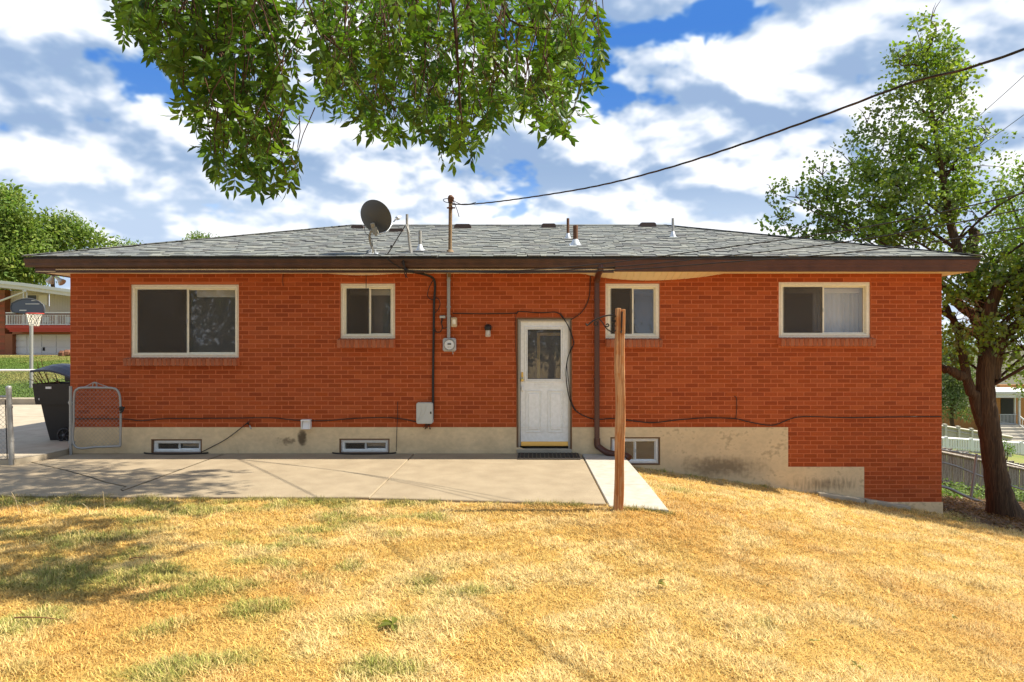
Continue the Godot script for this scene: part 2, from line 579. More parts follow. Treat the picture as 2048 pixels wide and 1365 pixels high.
func sky_color(d: Vector3) -> Color:
	var el := asin(clampf(d.y, -1.0, 1.0))
	var up := clampf(el / (PI / 2), 0.0, 1.0)
	var blue := Color(0.46, 0.60, 0.80).lerp(Color(0.25, 0.45, 0.73), smoothstep(0.04, 0.28, up))
	blue = blue.lerp(Color(0.14, 0.34, 0.68), smoothstep(0.3, 0.9, up))
	# the air near the horizon is paler
	var low := smoothstep(deg_to_rad(15.0), deg_to_rad(9.0), el)
	blue = blue.lerp(Color(0.63, 0.74, 0.88), low)
	var dim := Color(0.52, 0.61, 0.73).lerp(Color(0.65, 0.72, 0.81), low)
	var c := cloud(d)
	var c0 := c.x
	var cover := 1.45 * c0 + 0.28
	var shade := 0.0
	if d.z < -0.25 and d.y > -0.02:
		var px := PIX_X + d.x / -d.z * FOCAL
		var py := PIX_Y - d.y / -d.z * FOCAL
		for h in HOLES:
			cover -= 0.56 * h[4] * exp(-pow((px - h[0]) / h[2], 2.0) - pow((py - h[1]) / h[3], 2.0))
		for h in SHADES:
			shade += h[4] * exp(-pow((px - h[0]) / h[2], 2.0) - pow((py - h[1]) / h[3], 2.0))
	var a := smoothstep(-0.09, 0.07, cover)
	# thickness towards the sun tells which sides of a cloud are bright
	var near := cloud((d + Vector3(0.010, 0.018, 0.004)).normalized())
	var lit := c0 - near.x
	var fa := sky_c.get_noise_3dv(Vector3(d.x, d.y * 1.5, d.z) * 1500.0)
	var fb := sky_c.get_noise_3dv(Vector3(d.x + 0.004, (d.y + 0.007) * 1.5, d.z) * 1500.0)
	var above := cloud((d + Vector3(0.015, 0.045, 0.0)).normalized()).y
	var base := c.y - above
	var grey := sky_b.get_noise_3dv(Vector3(d.x, d.y * 2.4, d.z) * 260.0 + Vector3(300, 0, 50))
	var l := 0.48 + 2.5 * lit + 0.55 * (fb - fa) + 0.8 * base - 0.55 * grey - 0.36 * minf(shade, 1.0)
	l = clampf(l, 0.0, 1.15)
	var white := dim.lerp(Color(0.895, 0.90, 0.915), smoothstep(-0.05, 1.12, l))
	var out := blue.lerp(white, a)
	return out.lerp(Color(0.80, 0.86, 0.93), 0.45 * smoothstep(0.05, 0.0, up))

func make_sky() -> ImageTexture:
	sky_n.seed = 5
	sky_n.frequency = 0.01
	sky_n.fractal_octaves = 6
	sky_n.fractal_gain = 0.52
	sky_b.seed = 8
	sky_b.frequency = 0.01
	sky_b.fractal_octaves = 3
	sky_c.seed = 15
	sky_c.frequency = 0.01
	sky_c.noise_type = FastNoiseLite.TYPE_CELLULAR
	sky_c.cellular_return_type = FastNoiseLite.RETURN_DISTANCE
	sky_c.fractal_octaves = 4
	sky_c.fractal_gain = 0.55
	var w := 4096
	var h := 2048
	var lw := 640
	var lh := 320
	var low := Image.create(lw, lh, false, Image.FORMAT_RGB8)
	low.fill(Color(0.55, 0.52, 0.45))
	for y in lh / 2 + 1:
		var t := PI * (y + 0.5) / lh
		for x in lw:
			var a := TAU * (x + 0.5) / lw
			low.set_pixel(x, y, sky_color(Vector3(sin(t) * sin(a), cos(t), -sin(t) * cos(a))))
	low.resize(w, h, Image.INTERPOLATE_BILINEAR)
	# the part near the camera's view at full resolution
	var ax := int(w * 39.5 / 360.0)
	var y0 := int(h * (90.0 - 28.5) / 180.0)
	for y in range(y0, h / 2 + 4):
		var t := PI * (y + 0.5) / h
		for xx in range(-ax, ax):
			var a := TAU * (xx + 0.5) / w
			low.set_pixel((xx + w) % w, y, sky_color(Vector3(sin(t) * sin(a), cos(t), -sin(t) * cos(a))))
	return ImageTexture.create_from_image(low)

func _ready() -> void:
	rng.seed = 20240607
	noise_a.seed = 3
	noise_a.frequency = 0.03
	noise_a.fractal_octaves = 3
	noise_b.seed = 4
	noise_b.frequency = 0.02
	noise_b.fractal_octaves = 4
	noise_c.seed = 6
	noise_c.frequency = 0.05
	noise_c.fractal_octaves = 2
	var cam := Camera3D.new()
	cam.name = "camera"
	add_child(cam)
	cam.position = Vector3(0, EYE_Y, EYE_Z)
	cam.near = 0.1
	cam.far = 900.0
	cam.projection = Camera3D.PROJECTION_FRUSTUM
	cam.size = 0.1 * 1365.0 / FOCAL
	cam.frustum_offset = Vector2((1024.0 - PIX_X) / FOCAL, (PIX_Y - 682.5) / FOCAL) * 0.1
	cam.current = true
	var env := Environment.new()
	env.background_mode = Environment.BG_SKY
	env.sky = Sky.new()
	var sm := PanoramaSkyMaterial.new()
	sm.panorama = make_sky()
	sm.energy_multiplier = 0.74
	env.sky.sky_material = sm
	env.tonemap_mode = Environment.TONE_MAPPER_LINEAR
	env.tonemap_exposure = 2.0
	env.sdfgi_enabled = true
	env.ssao_enabled = true
	env.ssil_enabled = true
	var we := WorldEnvironment.new()
	we.name = "world_environment"
	we.environment = env
	add_child(we)
	var sun := DirectionalLight3D.new()
	sun.name = "sun"
	sun.light_energy = 1.5
	sun.light_angular_distance = 0.6
	sun.light_color = Color(1.0, 0.955, 0.87)
	sun.shadow_enabled = true
	add_child(sun)
	sun.look_at_from_position(Vector3(8.8, 10.0, -0.4), Vector3.ZERO, Vector3.UP)
	print("sky ", Time.get_ticks_msec())
	make_materials()
	print("materials ", Time.get_ticks_msec())
	build_ground()
	build_patio()
	build_house()
	print("house ", Time.get_ticks_msec())
	build_roof_things()
	build_wall_things()
	build_yard_things()
	build_neighbours()
	print("yard ", Time.get_ticks_msec())
	build_trees()
	build_grass()
	print("end ", Time.get_ticks_msec())

# ---------------------------------------------------------------- ground and paving
func ground_color(x: float, z: float) -> Color:
	var n := noise_b.get_noise_2d(x * 30.0, z * 30.0)
	var dry := Color(0.50, 0.32, 0.115).lerp(Color(0.60, 0.45, 0.22), clampf(0.5 + n, 0.0, 1.0))
	var c := dry
	# bare earth under the trees beside the house
	var e := smooth(6.2, 6.9, x + 0.5 * n) * smooth(1.0, 0.2, z + 0.8 * n)
	c = c.lerp(Color(0.15, 0.085, 0.038), e)
	# watered lawns of the neighbours
	var g := Color(0.14, 0.22, 0.03).lerp(Color(0.30, 0.30, 0.08), clampf(0.5 + 1.6 * noise_b.get_noise_2d(x * 8.0, z * 8.0), 0.0, 1.0))
	c = c.lerp(g, maxf(smooth(-7.8, -8.6, z) * smooth(-4.0, -6.0, x), smooth(-10.0, -12.0, z) * smooth(4.0, 6.0, x)))
	c = c.lerp(Color(0.45, 0.36, 0.14), smooth(-33.0, -37.0, z + 6.0 * n) * smooth(-4.0, -6.0, x))
	if z < -60.0:
		c = Color(0.10, 0.14, 0.05)
	return c

func build_ground() -> void:
	var xs := []
	var zs := []
	for x in [-600.0, -300.0, -150.0, -100.0, -70.0, -55.0, -45.0, -38.0, -32.0, -28.0, -24.0, -21.0, -18.0, -16.0, -14.0, -12.5, -11.5, -10.5, -9.8]:
		xs.append(x)
	var a := -9.2
	while a < 12.0:
		xs.append(a)
		a += 0.13
	for x in [12.6, 13.5, 14.5, 16.0, 18.0, 20.0, 22.0, 25.0, 28.0, 32.0, 38.0, 46.0, 60.0, 90.0, 150.0, 300.0, 600.0]:
		xs.append(x)
	for z in [-700.0, -400.0, -200.0, -120.0, -80.0, -65.0, -55.0, -48.0, -42.0, -38.0, -34.0, -30.0, -27.0, -24.0, -21.0, -18.5, -16.5, -14.5, -13.0, -11.7, -10.5, -9.6]:
		zs.append(z)
	a = -8.9
	while a < 9.0:
		zs.append(a)
		a += 0.13
	for z in [9.6, 10.5, 12.0, 14.0, 17.0, 22.0, 30.0, 60.0, 200.0]:
		zs.append(z)
	var mb := MB.new()
	for z in zs:
		for x in xs:
			mb.v.append(Vector3(x, ground_y(x, z), z))
			mb.c.append(ground_color(x, z))
			mb.uv.append(Vector2(x, z))
			var e := 0.06
			mb.n.append(Vector3(ground_y(x - e, z) - ground_y(x + e, z), 2 * e, ground_y(x, z - e) - ground_y(x, z + e)).normalized())
	var w := xs.size()
	for j in zs.size() - 1:
		for i in w - 1:
			var k := j * w + i
			mb.ix.append_array([k, k + 1, k + w, k + 1, k + w + 1, k + w])
	struct(mb, "ground", M.earth, "sloping yard of dry straw coloured lawn and bare earth", "ground")

func paved(q: Vector2, y: float, drop: float) -> Vector3:
	return Vector3(q.x, y - drop * maxf(0.0, q.x - 0.87), q.y)

# a paving slab with softened edges from a plan outline (x, z)
func paving(outline: Array, top: float, thick: float, called: String, m: Material, parent: Node3D, drop := 0.0) -> MeshInstance3D:
	var mb := MB.new()
	var po := PackedVector2Array()
	for q in outline:
		po.append(q)
	var shr := Geometry2D.offset_polygon(po, -0.008)
	var inner: PackedVector2Array = shr[0] if shr.size() else po
	var t := Geometry2D.triangulate_polygon(inner)
	for k in range(0, t.size(), 3):
		mb.fan([paved(inner[t[k]], top, drop), paved(inner[t[k + 1]], top, drop), paved(inner[t[k + 2]], top, drop)], Vector3.UP)
	if inner.size() == po.size():
		# match the rings by nearest corner
		var sh := 0
		var best := 1e9
		for s in inner.size():
			var dd := po[0].distance_to(inner[s])
			if dd < best:
				best = dd
				sh = s
		var same := Geometry2D.is_polygon_clockwise(po) == Geometry2D.is_polygon_clockwise(inner)
		var m2 := po.size()
		for i in m2:
			var a := po[i]
			var b := po[(i + 1) % m2]
			var ia := inner[posmod(sh + (i if same else -i), m2)]
			var ib := inner[posmod(sh + (i + 1 if same else -i - 1), m2)]
			var out := Vector3((a - ia + b - ib).x, 0, (a - ia + b - ib).y)
			mb.both(paved(ia, top, drop), paved(ib, top, drop), paved(b, top - 0.008, drop), paved(a, top - 0.008, drop), out + Vector3.UP * 0.02)
			mb.both(paved(a, top - 0.008, drop), paved(b, top - 0.008, drop), paved(b, top - thick, drop), paved(a, top - thick, drop), out)
	else:
		mb.slab(po, Vector3(0, top - 0.004, 0), Basis(Vector3.RIGHT, Vector3.BACK, Vector3.UP), thick)
	return put(mb, called, m, parent)

func build_patio() -> void:
	var root := Node3D.new()
	root.name = numbered("patio_pavement")
	add_child(root)
	tag(root, "concrete patio slabs along the foot of the brick wall", "patio", "", "structure")
	var g := 0.007
	# the slab beside the gate is broken along a crack
	var crack := [[60, 925], [130, 941], [180, 955], [208, 964.6], [251, 974], [241, 980], [258, 990], [262, 1000]]
	var back := []
	var front := []
	for q in crack:
		var p := PG(q[0], q[1])
		back.append(Vector2(p.x, p.z - 0.004 + rnd(-0.002, 0.002)))
		front.append(Vector2(p.x, p.z + 0.004 + rnd(-0.002, 0.002)))
	var last: Vector2 = back[back.size() - 1]
	back[back.size() - 1] = Vector2(last.x, 3.0)
	front[front.size() - 1] = Vector2(last.x - 0.012, 3.0)
	back[back.size() - 2].x += 0.006
	front[front.size() - 2].x -= 0.006
	var one := [Vector2(-10.5, 0.02), Vector2(-4.6 - g, 0.02), Vector2(-4.6 - g, 3.0)]
	for i in range(back.size() - 1, -1, -1):
		one.append(back[i])
	one.append(Vector2(-10.5, back[0].y))
	paving(one, 0.0, 0.15, "slab", M.concrete_old, root)
	var two := [Vector2(-10.5, front[0].y)]
	for q in front:
		two.append(q)
	two.append(Vector2(-10.5, 2.9))
	paving(two, 0.001, 0.15, "slab", M.concrete_old, root)
	paving([Vector2(-4.6 + g, 0.02), Vector2(-1.7 - g, 0.02), Vector2(-1.7 - g, 3.02), Vector2(-4.6 + g, 3.0)], 0.002, 0.15, "slab", M.concrete_old, root)
	paving([Vector2(-1.7 + g, 0.02), Vector2(0.87 - g * 2, 0.02), Vector2(0.87 - g * 2, 3.32), Vector2(-1.7 + g, 3.04)], 0.0, 0.15, "slab", M.concrete_old, root)
	var walk := Node3D.new()
	walk.name = numbered("walkway_path")
	add_child(walk)
	tag(walk, "pale newer concrete walkway strip beside the downspout", "path", "", "structure")
	paving([Vector2(0.87 + g, 0.02), Vector2(1.50, 0.02), Vector2(1.49, 2.29), Vector2(0.87 + g, 2.29)], -0.004, 0.2, "slab", M.concrete_pale, walk, 0.012)
	paving([Vector2(0.87 + g, 2.30), Vector2(1.49, 2.30), Vector2(1.465, 3.54), Vector2(0.87 + g, 3.40)], -0.004, 0.2, "slab", M.concrete_pale, walk, 0.012)
	# the strip of old footing that shows along the foot of the lower wall
	var ft := Node3D.new()
	ft.name = numbered("footing_path")
	add_child(ft)
	tag(ft, "thin strip of grey concrete footing along the sloping lawn", "path", "", "structure")
	var mb := MB.new()
	for q in [[4.45, 5.15], [5.17, 5.85]]:
		var y0 := ground_y(q[0], 0.1) + 0.045
		var y1 := ground_y(q[1], 0.1) + 0.045
		var dx: float = q[1] - q[0]
		mb.cham(Vector3((q[0] + q[1]) * 0.5, (y0 + y1) * 0.5 - 0.05, 0.09), Vector3(dx, 0.12, 0.16), 0.01, Basis(Vector3(dx, y1 - y0, 0).normalized(), Vector3(-(y1 - y0), dx, 0).normalized(), Vector3.BACK))
		put(mb, "slab", M.concrete_drive, ft)
		mb = MB.new()
	# driveway beyond the gate, a step higher
	var dr := Node3D.new()
	dr.name = numbered("driveway_pavement")
	add_child(dr)
	tag(dr, "concrete driveway with a raised kerb beyond the garden gate", "driveway", "", "structure")
	paving([Vector2(-7.10, 1.02), Vector2(-6.97, 0.57), Vector2(-6.97, 0.09), Vector2(-7.03, 0.02), Vector2(-7.03, -1.6), Vector2(-13.0, -1.6), Vector2(-13.0, 1.1)], 0.08, 0.25, "slab", M.concrete_drive, dr)
	paving([Vector2(-7.03, -1.615), Vector2(-7.03, -4.6), Vector2(-24.0, -4.6), Vector2(-24.0, -1.615)], 0.075, 0.25, "slab", M.concrete_drive, dr)
	paving([Vector2(-5.0, -4.615), Vector2(-5.0, -7.6), Vector2(-24.0, -7.6), Vector2(-24.0, -4.615)], 0.08, 0.25, "slab", M.concrete_drive, dr)
	mb = MB.new()
	mb.cham(Vector3(-15.0, 0.10, -7.75), Vector3(20.0, 0.30, 0.22), 0.02)
	put(mb, "kerb", M.concrete_drive, dr)

# ---------------------------------------------------------------- the brick house
var openings := []       # [x0, y0, x1, y1] where there are no bricks
const WINDOWS := [[260, 569, 477, 716, 371, 252, 478, 732], [680, 567, 790, 678, 737, 676, 790, 696], [1211, 567, 1320, 678, 1265, 1211, 1324, 695], [1558, 564, 1742, 676, 1648, 1558, 1747, 693]]
const BASEMENT := [[303, 879, 404, 908, 355], [679, 878, 779, 908, 729], [1221, 875, 1320, 930, 1271]]
const BRICK_TONES := [[0.345, 0.060, 0.007], [0.37, 0.067, 0.009], [0.40, 0.077, 0.013], [0.355, 0.063, 0.007], [0.315, 0.053, 0.006], [0.425, 0.087, 0.018], [0.38, 0.070, 0.010]]
const SILL_TONES := [[0.36, 0.115, 0.055], [0.41, 0.14, 0.07], [0.33, 0.10, 0.045], [0.38, 0.125, 0.06]]

func brick_shape(mb: MB, x0: float, x1: float, y0: float, y1: float, zf: float, zb: float) -> void:
	var b := 0.002
	var a0 := Vector3(x0 + b, y1 - b, zf)
	var a1 := Vector3(x1 - b, y1 - b, zf)
	var a2 := Vector3(x1 - b, y0 + b, zf)
	var a3 := Vector3(x0 + b, y0 + b, zf)
	var s := zf - b * 0.8
	var o0 := Vector3(x0, y1, s)
	var o1 := Vector3(x1, y1, s)
	var o2 := Vector3(x1, y0, s)
	var o3 := Vector3(x0, y0, s)
	mb.quad(a0, a1, a2, a3)
	mb.quad(o0, o1, a1, a0)
	mb.quad(a1, o1, o2, a2)
	mb.quad(a3, a2, o2, o3)
	mb.quad(o0, a0, a3, o3)
	var dz := Vector3(0, 0, zb - s)
	mb.quad(o0 + dz, o1 + dz, o1, o0)
	mb.quad(o1, o1 + dz, o2 + dz, o2)
	mb.quad(o3, o2, o2 + dz, o3 + dz)
	mb.quad(o0 + dz, o0, o3, o3 + dz)

func inside_any(x: float, y: float, list: Array) -> bool:
	for r in list:
		if x > r[0] and x < r[2] and y > r[1] and y < r[3]:
			return true
	return false

# wall sheet in the plane z with rectangular openings
func holed(mb: MB, x0: float, x1: float, y0: float, y1: float, z: float, holes: Array, d: Vector3) -> void:
	var xs := [x0, x1]
	var ys := [y0, y1]
	for r in holes:
		for k in [0, 2]:
			if r[k] > x0 and r[k] < x1: xs.append(r[k])
			if r[k + 1] > y0 and r[k + 1] < y1: ys.append(r[k + 1])
	xs.sort()
	ys.sort()
	for i in xs.size() - 1:
		for j in ys.size() - 1:
			if xs[i + 1] - xs[i] < 1e-5 or ys[j + 1] - ys[j] < 1e-5:
				continue
			if inside_any((xs[i] + xs[i + 1]) * 0.5, (ys[j] + ys[j + 1]) * 0.5, holes):
				continue
			mb.both(Vector3(xs[i], ys[j], z), Vector3(xs[i + 1], ys[j], z), Vector3(xs[i + 1], ys[j + 1], z), Vector3(xs[i], ys[j + 1], z), d)

func reveal(mb: MB, r: Array, z0: float, z1: float) -> void:
	mb.both(Vector3(r[0], r[1], z0), Vector3(r[0], r[3], z0), Vector3(r[0], r[3], z1), Vector3(r[0], r[1], z1), Vector3.RIGHT)
	mb.both(Vector3(r[2], r[1], z0), Vector3(r[2], r[3], z0), Vector3(r[2], r[3], z1), Vector3(r[2], r[1], z1), Vector3.LEFT)
	mb.both(Vector3(r[0], r[1], z0), Vector3(r[2], r[1], z0), Vector3(r[2], r[1], z1), Vector3(r[0], r[1], z1), Vector3.UP)
	mb.both(Vector3(r[0], r[3], z0), Vector3(r[2], r[3], z0), Vector3(r[2], r[3], z1), Vector3(r[0], r[3], z1), Vector3.DOWN)

func frame_ring(mb: MB, r: Array, w: float, z0: float, z1: float, wb := -1.0) -> void:
	if wb < 0: wb = w
	var zc := (z0 + z1) * 0.5
	var dz := absf(z1 - z0)
	mb.cham(Vector3((r[0] + r[2]) * 0.5, r[3] - w * 0.5, zc), Vector3(r[2] - r[0], w, dz), 0.004)
	mb.cham(Vector3((r[0] + r[2]) * 0.5, r[1] + wb * 0.5, zc), Vector3(r[2] - r[0], wb, dz), 0.004)
	mb.cham(Vector3(r[0] + w * 0.5, (r[1] + wb + r[3] - w) * 0.5, zc), Vector3(w, r[3] - r[1] - w - wb, dz - 0.003), 0.004)
	mb.cham(Vector3(r[2] - w * 0.5, (r[1] + wb + r[3] - w) * 0.5, zc), Vector3(w, r[3] - r[1] - w - wb, dz - 0.003), 0.004)

func pane(r: Array, z: float, parent: Node3D) -> void:
	var mb := MB.new()
	mb.both(Vector3(r[0], r[1], z), Vector3(r[2], r[1], z), Vector3(r[2], r[3], z), Vector3(r[0], r[3], z), Vector3.BACK)
	put(mb, "pane", M.glass, parent)
	# the second sheet of the double glazing
	mb = MB.new()
	mb.both(Vector3(r[0], r[1], z - 0.012), Vector3(r[2], r[1], z - 0.012), Vector3(r[2], r[3], z - 0.012), Vector3(r[0], r[3], z - 0.012), Vector3.BACK)
	put(mb, "inner_pane", M.glass, parent)

func slider_window(r: Array, mull: float, house: Node3D, fm: Material, z: float, fw: float, screen_first: bool) -> MeshInstance3D:
	var mb := MB.new()
	frame_ring(mb, r, fw, z - 0.07, z + 0.012)
	# a thin outer lip and the fixed meeting rail
	frame_ring(mb, [r[0] + fw * 0.45, r[1] + fw * 0.45, r[2] - fw * 0.45, r[3] - fw * 0.45], fw * 0.4, z - 0.06, z + 0.020)
	var win := put(mb, "window", fm, house)
	var inner := [r[0] + fw * 0.9, r[1] + fw * 0.9, r[2] - fw * 0.9, r[3] - fw * 0.9]
	var sw := fw * 0.42
	for k in 2:
		var q: Array = [inner[0], inner[1], mull + sw, inner[3]] if k == 0 else [mull - sw, inner[1], inner[2], inner[3]]
		var zz := z - 0.018 - 0.024 * k
		mb = MB.new()
		frame_ring(mb, q, sw, zz - 0.011, zz + 0.011)
		put(mb, "sash", fm, win)
		pane([q[0] + sw * 0.8, q[1] + sw * 0.8, q[2] - sw * 0.8, q[3] - sw * 0.8], zz - 0.004, win)
	# insect screen over the sliding half
	var s: Array = [inner[0] + sw * 0.7, inner[1] + sw * 0.7, mull - sw * 0.2, inner[3] - sw * 0.7]
	if screen_first:
		mb = MB.new()
		mb.both(Vector3(s[0] + 0.016, s[1], z - 0.003), Vector3(s[2], s[1], z - 0.003), Vector3(s[2], s[3], z - 0.003), Vector3(s[0] + 0.016, s[3], z - 0.003), Vector3.BACK)
		put(mb, "insect_screen", M.screen, win)
		mb = MB.new()
		frame_ring(mb, [s[0] + 0.012, s[1], s[2], s[3]], 0.010, z - 0.009, z - 0.0045)
		put(mb, "screen_frame", M.box_grey, win)
	mb = MB.new()
	mb.cham(Vector3(mull + sw * 0.2, (r[1] + r[3]) * 0.5, z - 0.002), Vector3(0.014, 0.06, 0.016), 0.003)
	put(mb, "latch", M.box_grey, win)
	return win

func build_house() -> void:
	var house := thing("brick_house", "single storey red brick house with grey shingle hip roof", "house", Vector3(WX(1050), 0, 0))
	var wins := []
	for w in WINDOWS:
		var r := [WX(w[0]), WY(w[3]), WX(w[2]), WY(w[1])]
		wins.append(r)
		openings.append(r)
	var door := [WX(1033), WY(906), WX(1144), WY(636)]
	openings.append(door)
	var sills := []
	for w in WINDOWS:
		var r := [WX(w[5]), WY(w[7]), WX(w[6]), WY(w[3])]
		sills.append(r)
	var base := []
	for b in BASEMENT:
		base.append([WX(b[0]), WY(b[3]), WX(b[2]), WY(b[1])])
	# stepped line where brick starts
	var steps := [[WALL_L - 0.1, -2.0, WX(1576), WY(855)], [WX(1576), -2.0, WX(1728), BRICK_BASE - 9 * COURSE], [WX(1728), -2.0, WALL_R + 0.1, BRICK_BASE - 17 * COURSE]]
	var no_brick := openings + sills + steps
	# mortar sheet, front and inner face, ends
	var mb := MB.new()
	holed(mb, WALL_L, WALL_R, -1.4, 2.80, 0.0, openings + base, Vector3.BACK)
	for r in openings:
		reveal(mb, r, -0.26, 0.0)
	var wall := put(mb, "wall", M.mortar, house)
	# bricks: the 300 round the middle of the wall one by one, the others joined
	var whole := []
	for k in BRICK_TONES.size():
		for var2 in 2:
			var one := MB.new()
			var t: Array = BRICK_TONES[k]
			one.col = Color(t[0], t[1], t[2]) * (1.0 + 0.06 * var2)
			brick_shape(one, -BRICK_W * 0.5 + 0.0065, BRICK_W * 0.5 - 0.0065, 0.0065, COURSE - 0.0065, 0.003 + 0.0008 * var2, -0.02)
			whole.append(one.mesh(M.brick))
	var full := []
	var rest := MB.new()
	for k in range(-18, 36):
		var y0 := BRICK_BASE + k * COURSE
		var y1 := minf(y0 + COURSE, 2.775)
		if y1 - y0 < 0.03:
			continue
		var x := WALL_L - (BRICK_W * 0.5 if posmod(k, 2) == 1 else 0.0)
		while x < WALL_R:
			var a := maxf(x, WALL_L)
			var b := minf(x + BRICK_W, WALL_R)
			var spans := [[a, b]]
			for r in no_brick:
				if r[1] < y1 - 0.02 and r[3] > y0 + 0.02:
					var nxt := []
					for sp in spans:
						if r[2] <= sp[0] or r[0] >= sp[1]:
							nxt.append(sp)
						else:
							if r[0] > sp[0]: nxt.append([sp[0], r[0]])
							if r[2] < sp[1]: nxt.append([r[2], sp[1]])
					spans = nxt
			for sp in spans:
				if sp[1] - sp[0] > BRICK_W - 0.001 and y1 - y0 > COURSE - 0.001:
					full.append([(sp[0] + sp[1]) * 0.5, y0])
				elif sp[1] - sp[0] > 0.03:
					var t: Array = BRICK_TONES[rng.randi() % BRICK_TONES.size()]
					rest.col = Color(t[0], t[1], t[2]) * rnd(0.92, 1.08)
					brick_shape(rest, sp[0] + (0.0065 if sp[0] > WALL_L + 0.001 else 0.0), sp[1] - (0.0065 if sp[1] < WALL_R - 0.001 else 0.0), y0 + 0.0065, y1 - 0.0065, 0.003, -0.02)
			x += BRICK_W
	full.sort_custom(func(p, q): return Vector2(p[0], (p[1] - EYE_Y)).length_squared() < Vector2(q[0], (q[1] - EYE_Y)).length_squared())
	for i in full.size():
		if i < 300:
			var o := MeshInstance3D.new()
			o.mesh = whole[rng.randi() % whole.size()]
			o.name = "brick"
			wall.add_child(o, true)
			o.position = Vector3(full[i][0], full[i][1], rnd(-0.001, 0.0012)) - house.position
			o.rotation.z = rnd(-0.004, 0.004)
		else:
			var t: Array = BRICK_TONES[rng.randi() % BRICK_TONES.size()]
			rest.col = Color(t[0], t[1], t[2]) * rnd(0.93, 1.1)
			var jy := rnd(-0.0012, 0.0012)
			brick_shape(rest, full[i][0] - BRICK_W * 0.5 + 0.0065, full[i][0] + BRICK_W * 0.5 - 0.0065, full[i][1] + 0.0065 + jy, full[i][1] + COURSE - 0.0065 + jy, 0.003 + rnd(-0.001, 0.0014), -0.02)
	var field := put(rest, "brickwork", M.brick, wall)
	tag(field, "", "", "", "stuff")
	# side and back walls, closed box
	mb = MB.new()
	mb.both(Vector3(WALL_L, -1.4, -6.86), Vector3(WALL_L, 2.8, -6.86), Vector3(WALL_L, 2.8, 0), Vector3(WALL_L, -1.4, 0), Vector3.LEFT)
	mb.both(Vector3(WALL_R, -1.4, -6.86), Vector3(WALL_R, 2.8, -6.86), Vector3(WALL_R, 2.8, 0), Vector3(WALL_R, -1.4, 0), Vector3.RIGHT)
	mb.both(Vector3(WALL_L, -1.4, -6.86), Vector3(WALL_R, -1.4, -6.86), Vector3(WALL_R, 2.8, -6.86), Vector3(WALL_L, 2.8, -6.86), Vector3.FORWARD)
	put(mb, "side_wall", M.mortar, house)
	# rooms behind the glass
	mb = MB.new()
	holed(mb, WALL_L + 0.2, WALL_R - 0.2, -1.2, 2.74, -0.262, openings + base, Vector3.FORWARD)
	mb.span(Vector3(WALL_L + 0.2, -1.2, -6.7), Vector3(WALL_R - 0.2, 2.74, -6.6))
	mb.span(Vector3(WALL_L + 0.1, -1.2, -6.6), Vector3(WALL_L + 0.2, 2.74, -0.27))
	mb.span(Vector3(WALL_R - 0.2, -1.2, -6.6), Vector3(WALL_R - 0.1, 2.74, -0.27))
	for x in [-3.2, -0.35, 0.95, 3.0]:
		mb.span(Vector3(x - 0.05, 0.36, -5.5), Vector3(x + 0.05, 2.72, -0.27))
	mb.span(Vector3(-3.15, 0.36, -3.2), Vector3(3.0, 2.72, -3.1))
	mb.span(Vector3(WALL_L + 0.2, 2.74, -6.6), Vector3(WALL_R - 0.2, 2.79, -0.265))
	mb.span(Vector3(WALL_L + 0.2, 0.30, -6.6), Vector3(-0.35, 0.34, -0.27))
	mb.span(Vector3(0.95, 0.30, -6.6), Vector3(WALL_R - 0.2, 0.34, -0.27))
	mb.span(Vector3(-0.35, -0.08, -6.6), Vector3(0.95, -0.03, -0.27))
	mb.span(Vector3(WALL_L + 0.2, -1.25, -6.6), Vector3(WALL_R - 0.2, -1.2, -0.27))
	put(mb, "interior_wall", M.interior, house)
	# foundation
	mb = MB.new()
	for s in steps:
		var x0 := maxf(s[0], WALL_L - 0.012)
		var x1 := minf(s[2], WALL_R + 0.012)
		var hs := base.duplicate()
		hs.append(door)
		holed(mb, x0, x1, -1.35, s[3], 0.014, hs, Vector3.BACK)
		mb.both(Vector3(x0, s[3], 0.0), Vector3(x1, s[3], 0.0), Vector3(x1, s[3], 0.014), Vector3(x0, s[3], 0.014), Vector3.UP)
		mb.both(Vector3(x1, -1.35, 0.0), Vector3(x1, s[3], 0.0), Vector3(x1, s[3], 0.014), Vector3(x1, -1.35, 0.014), Vector3.RIGHT)
	for r in base:
		reveal(mb, r, -0.26, 0.014)
	mb.both(Vector3(door[0], -1.3, -0.1), Vector3(door[0], 0.4, -0.1), Vector3(door[0], 0.4, 0.014), Vector3(door[0], -1.3, 0.014), Vector3.RIGHT)
	mb.both(Vector3(door[2], -1.3, -0.1), Vector3(door[2], 0.4, -0.1), Vector3(door[2], 0.4, 0.014), Vector3(door[2], -1.3, 0.014), Vector3.LEFT)
	for i in mb.v.size():
		mb.uv[i] = Vector2((mb.v[i].x - WALL_L) / (WALL_R - WALL_L), (0.42 - mb.v[i].y) / 1.67)
	var fo := put(mb, "foundation", M.foundation, house)
	# the broken mortar fillet along its foot: long ragged tongues of cement
	mb = MB.new()
	var px := 150.0
	while px < 1030.0:
		var stp := rnd(50.0, 120.0)
		var po := PackedVector2Array([Vector2(WX(px), -0.02)])
		var qx := px
		while qx < px + stp:
			po.append(Vector2(WX(qx), 0.035 + 0.075 * maxf(0.0, 0.45 + noise_c.get_noise_1d(qx * 0.35)) + rnd(-0.006, 0.006)))
			qx += rnd(2.0, 6.0)
		po.append(Vector2(WX(px + stp), 0.03))
		po.append(Vector2(WX(px + stp), -0.02))
		var clear := true
		for r in base:
			if r[0] < WX(px + stp) + 0.02 and r[2] > WX(px) - 0.02:
				clear = false
		if clear:
			mb.slab(po, Vector3(0, 0, 0.014 + rnd(0.006, 0.012)), Basis.IDENTITY, 0.02)
		px += stp + rnd(0.3, 1.0) if clear else 8.0
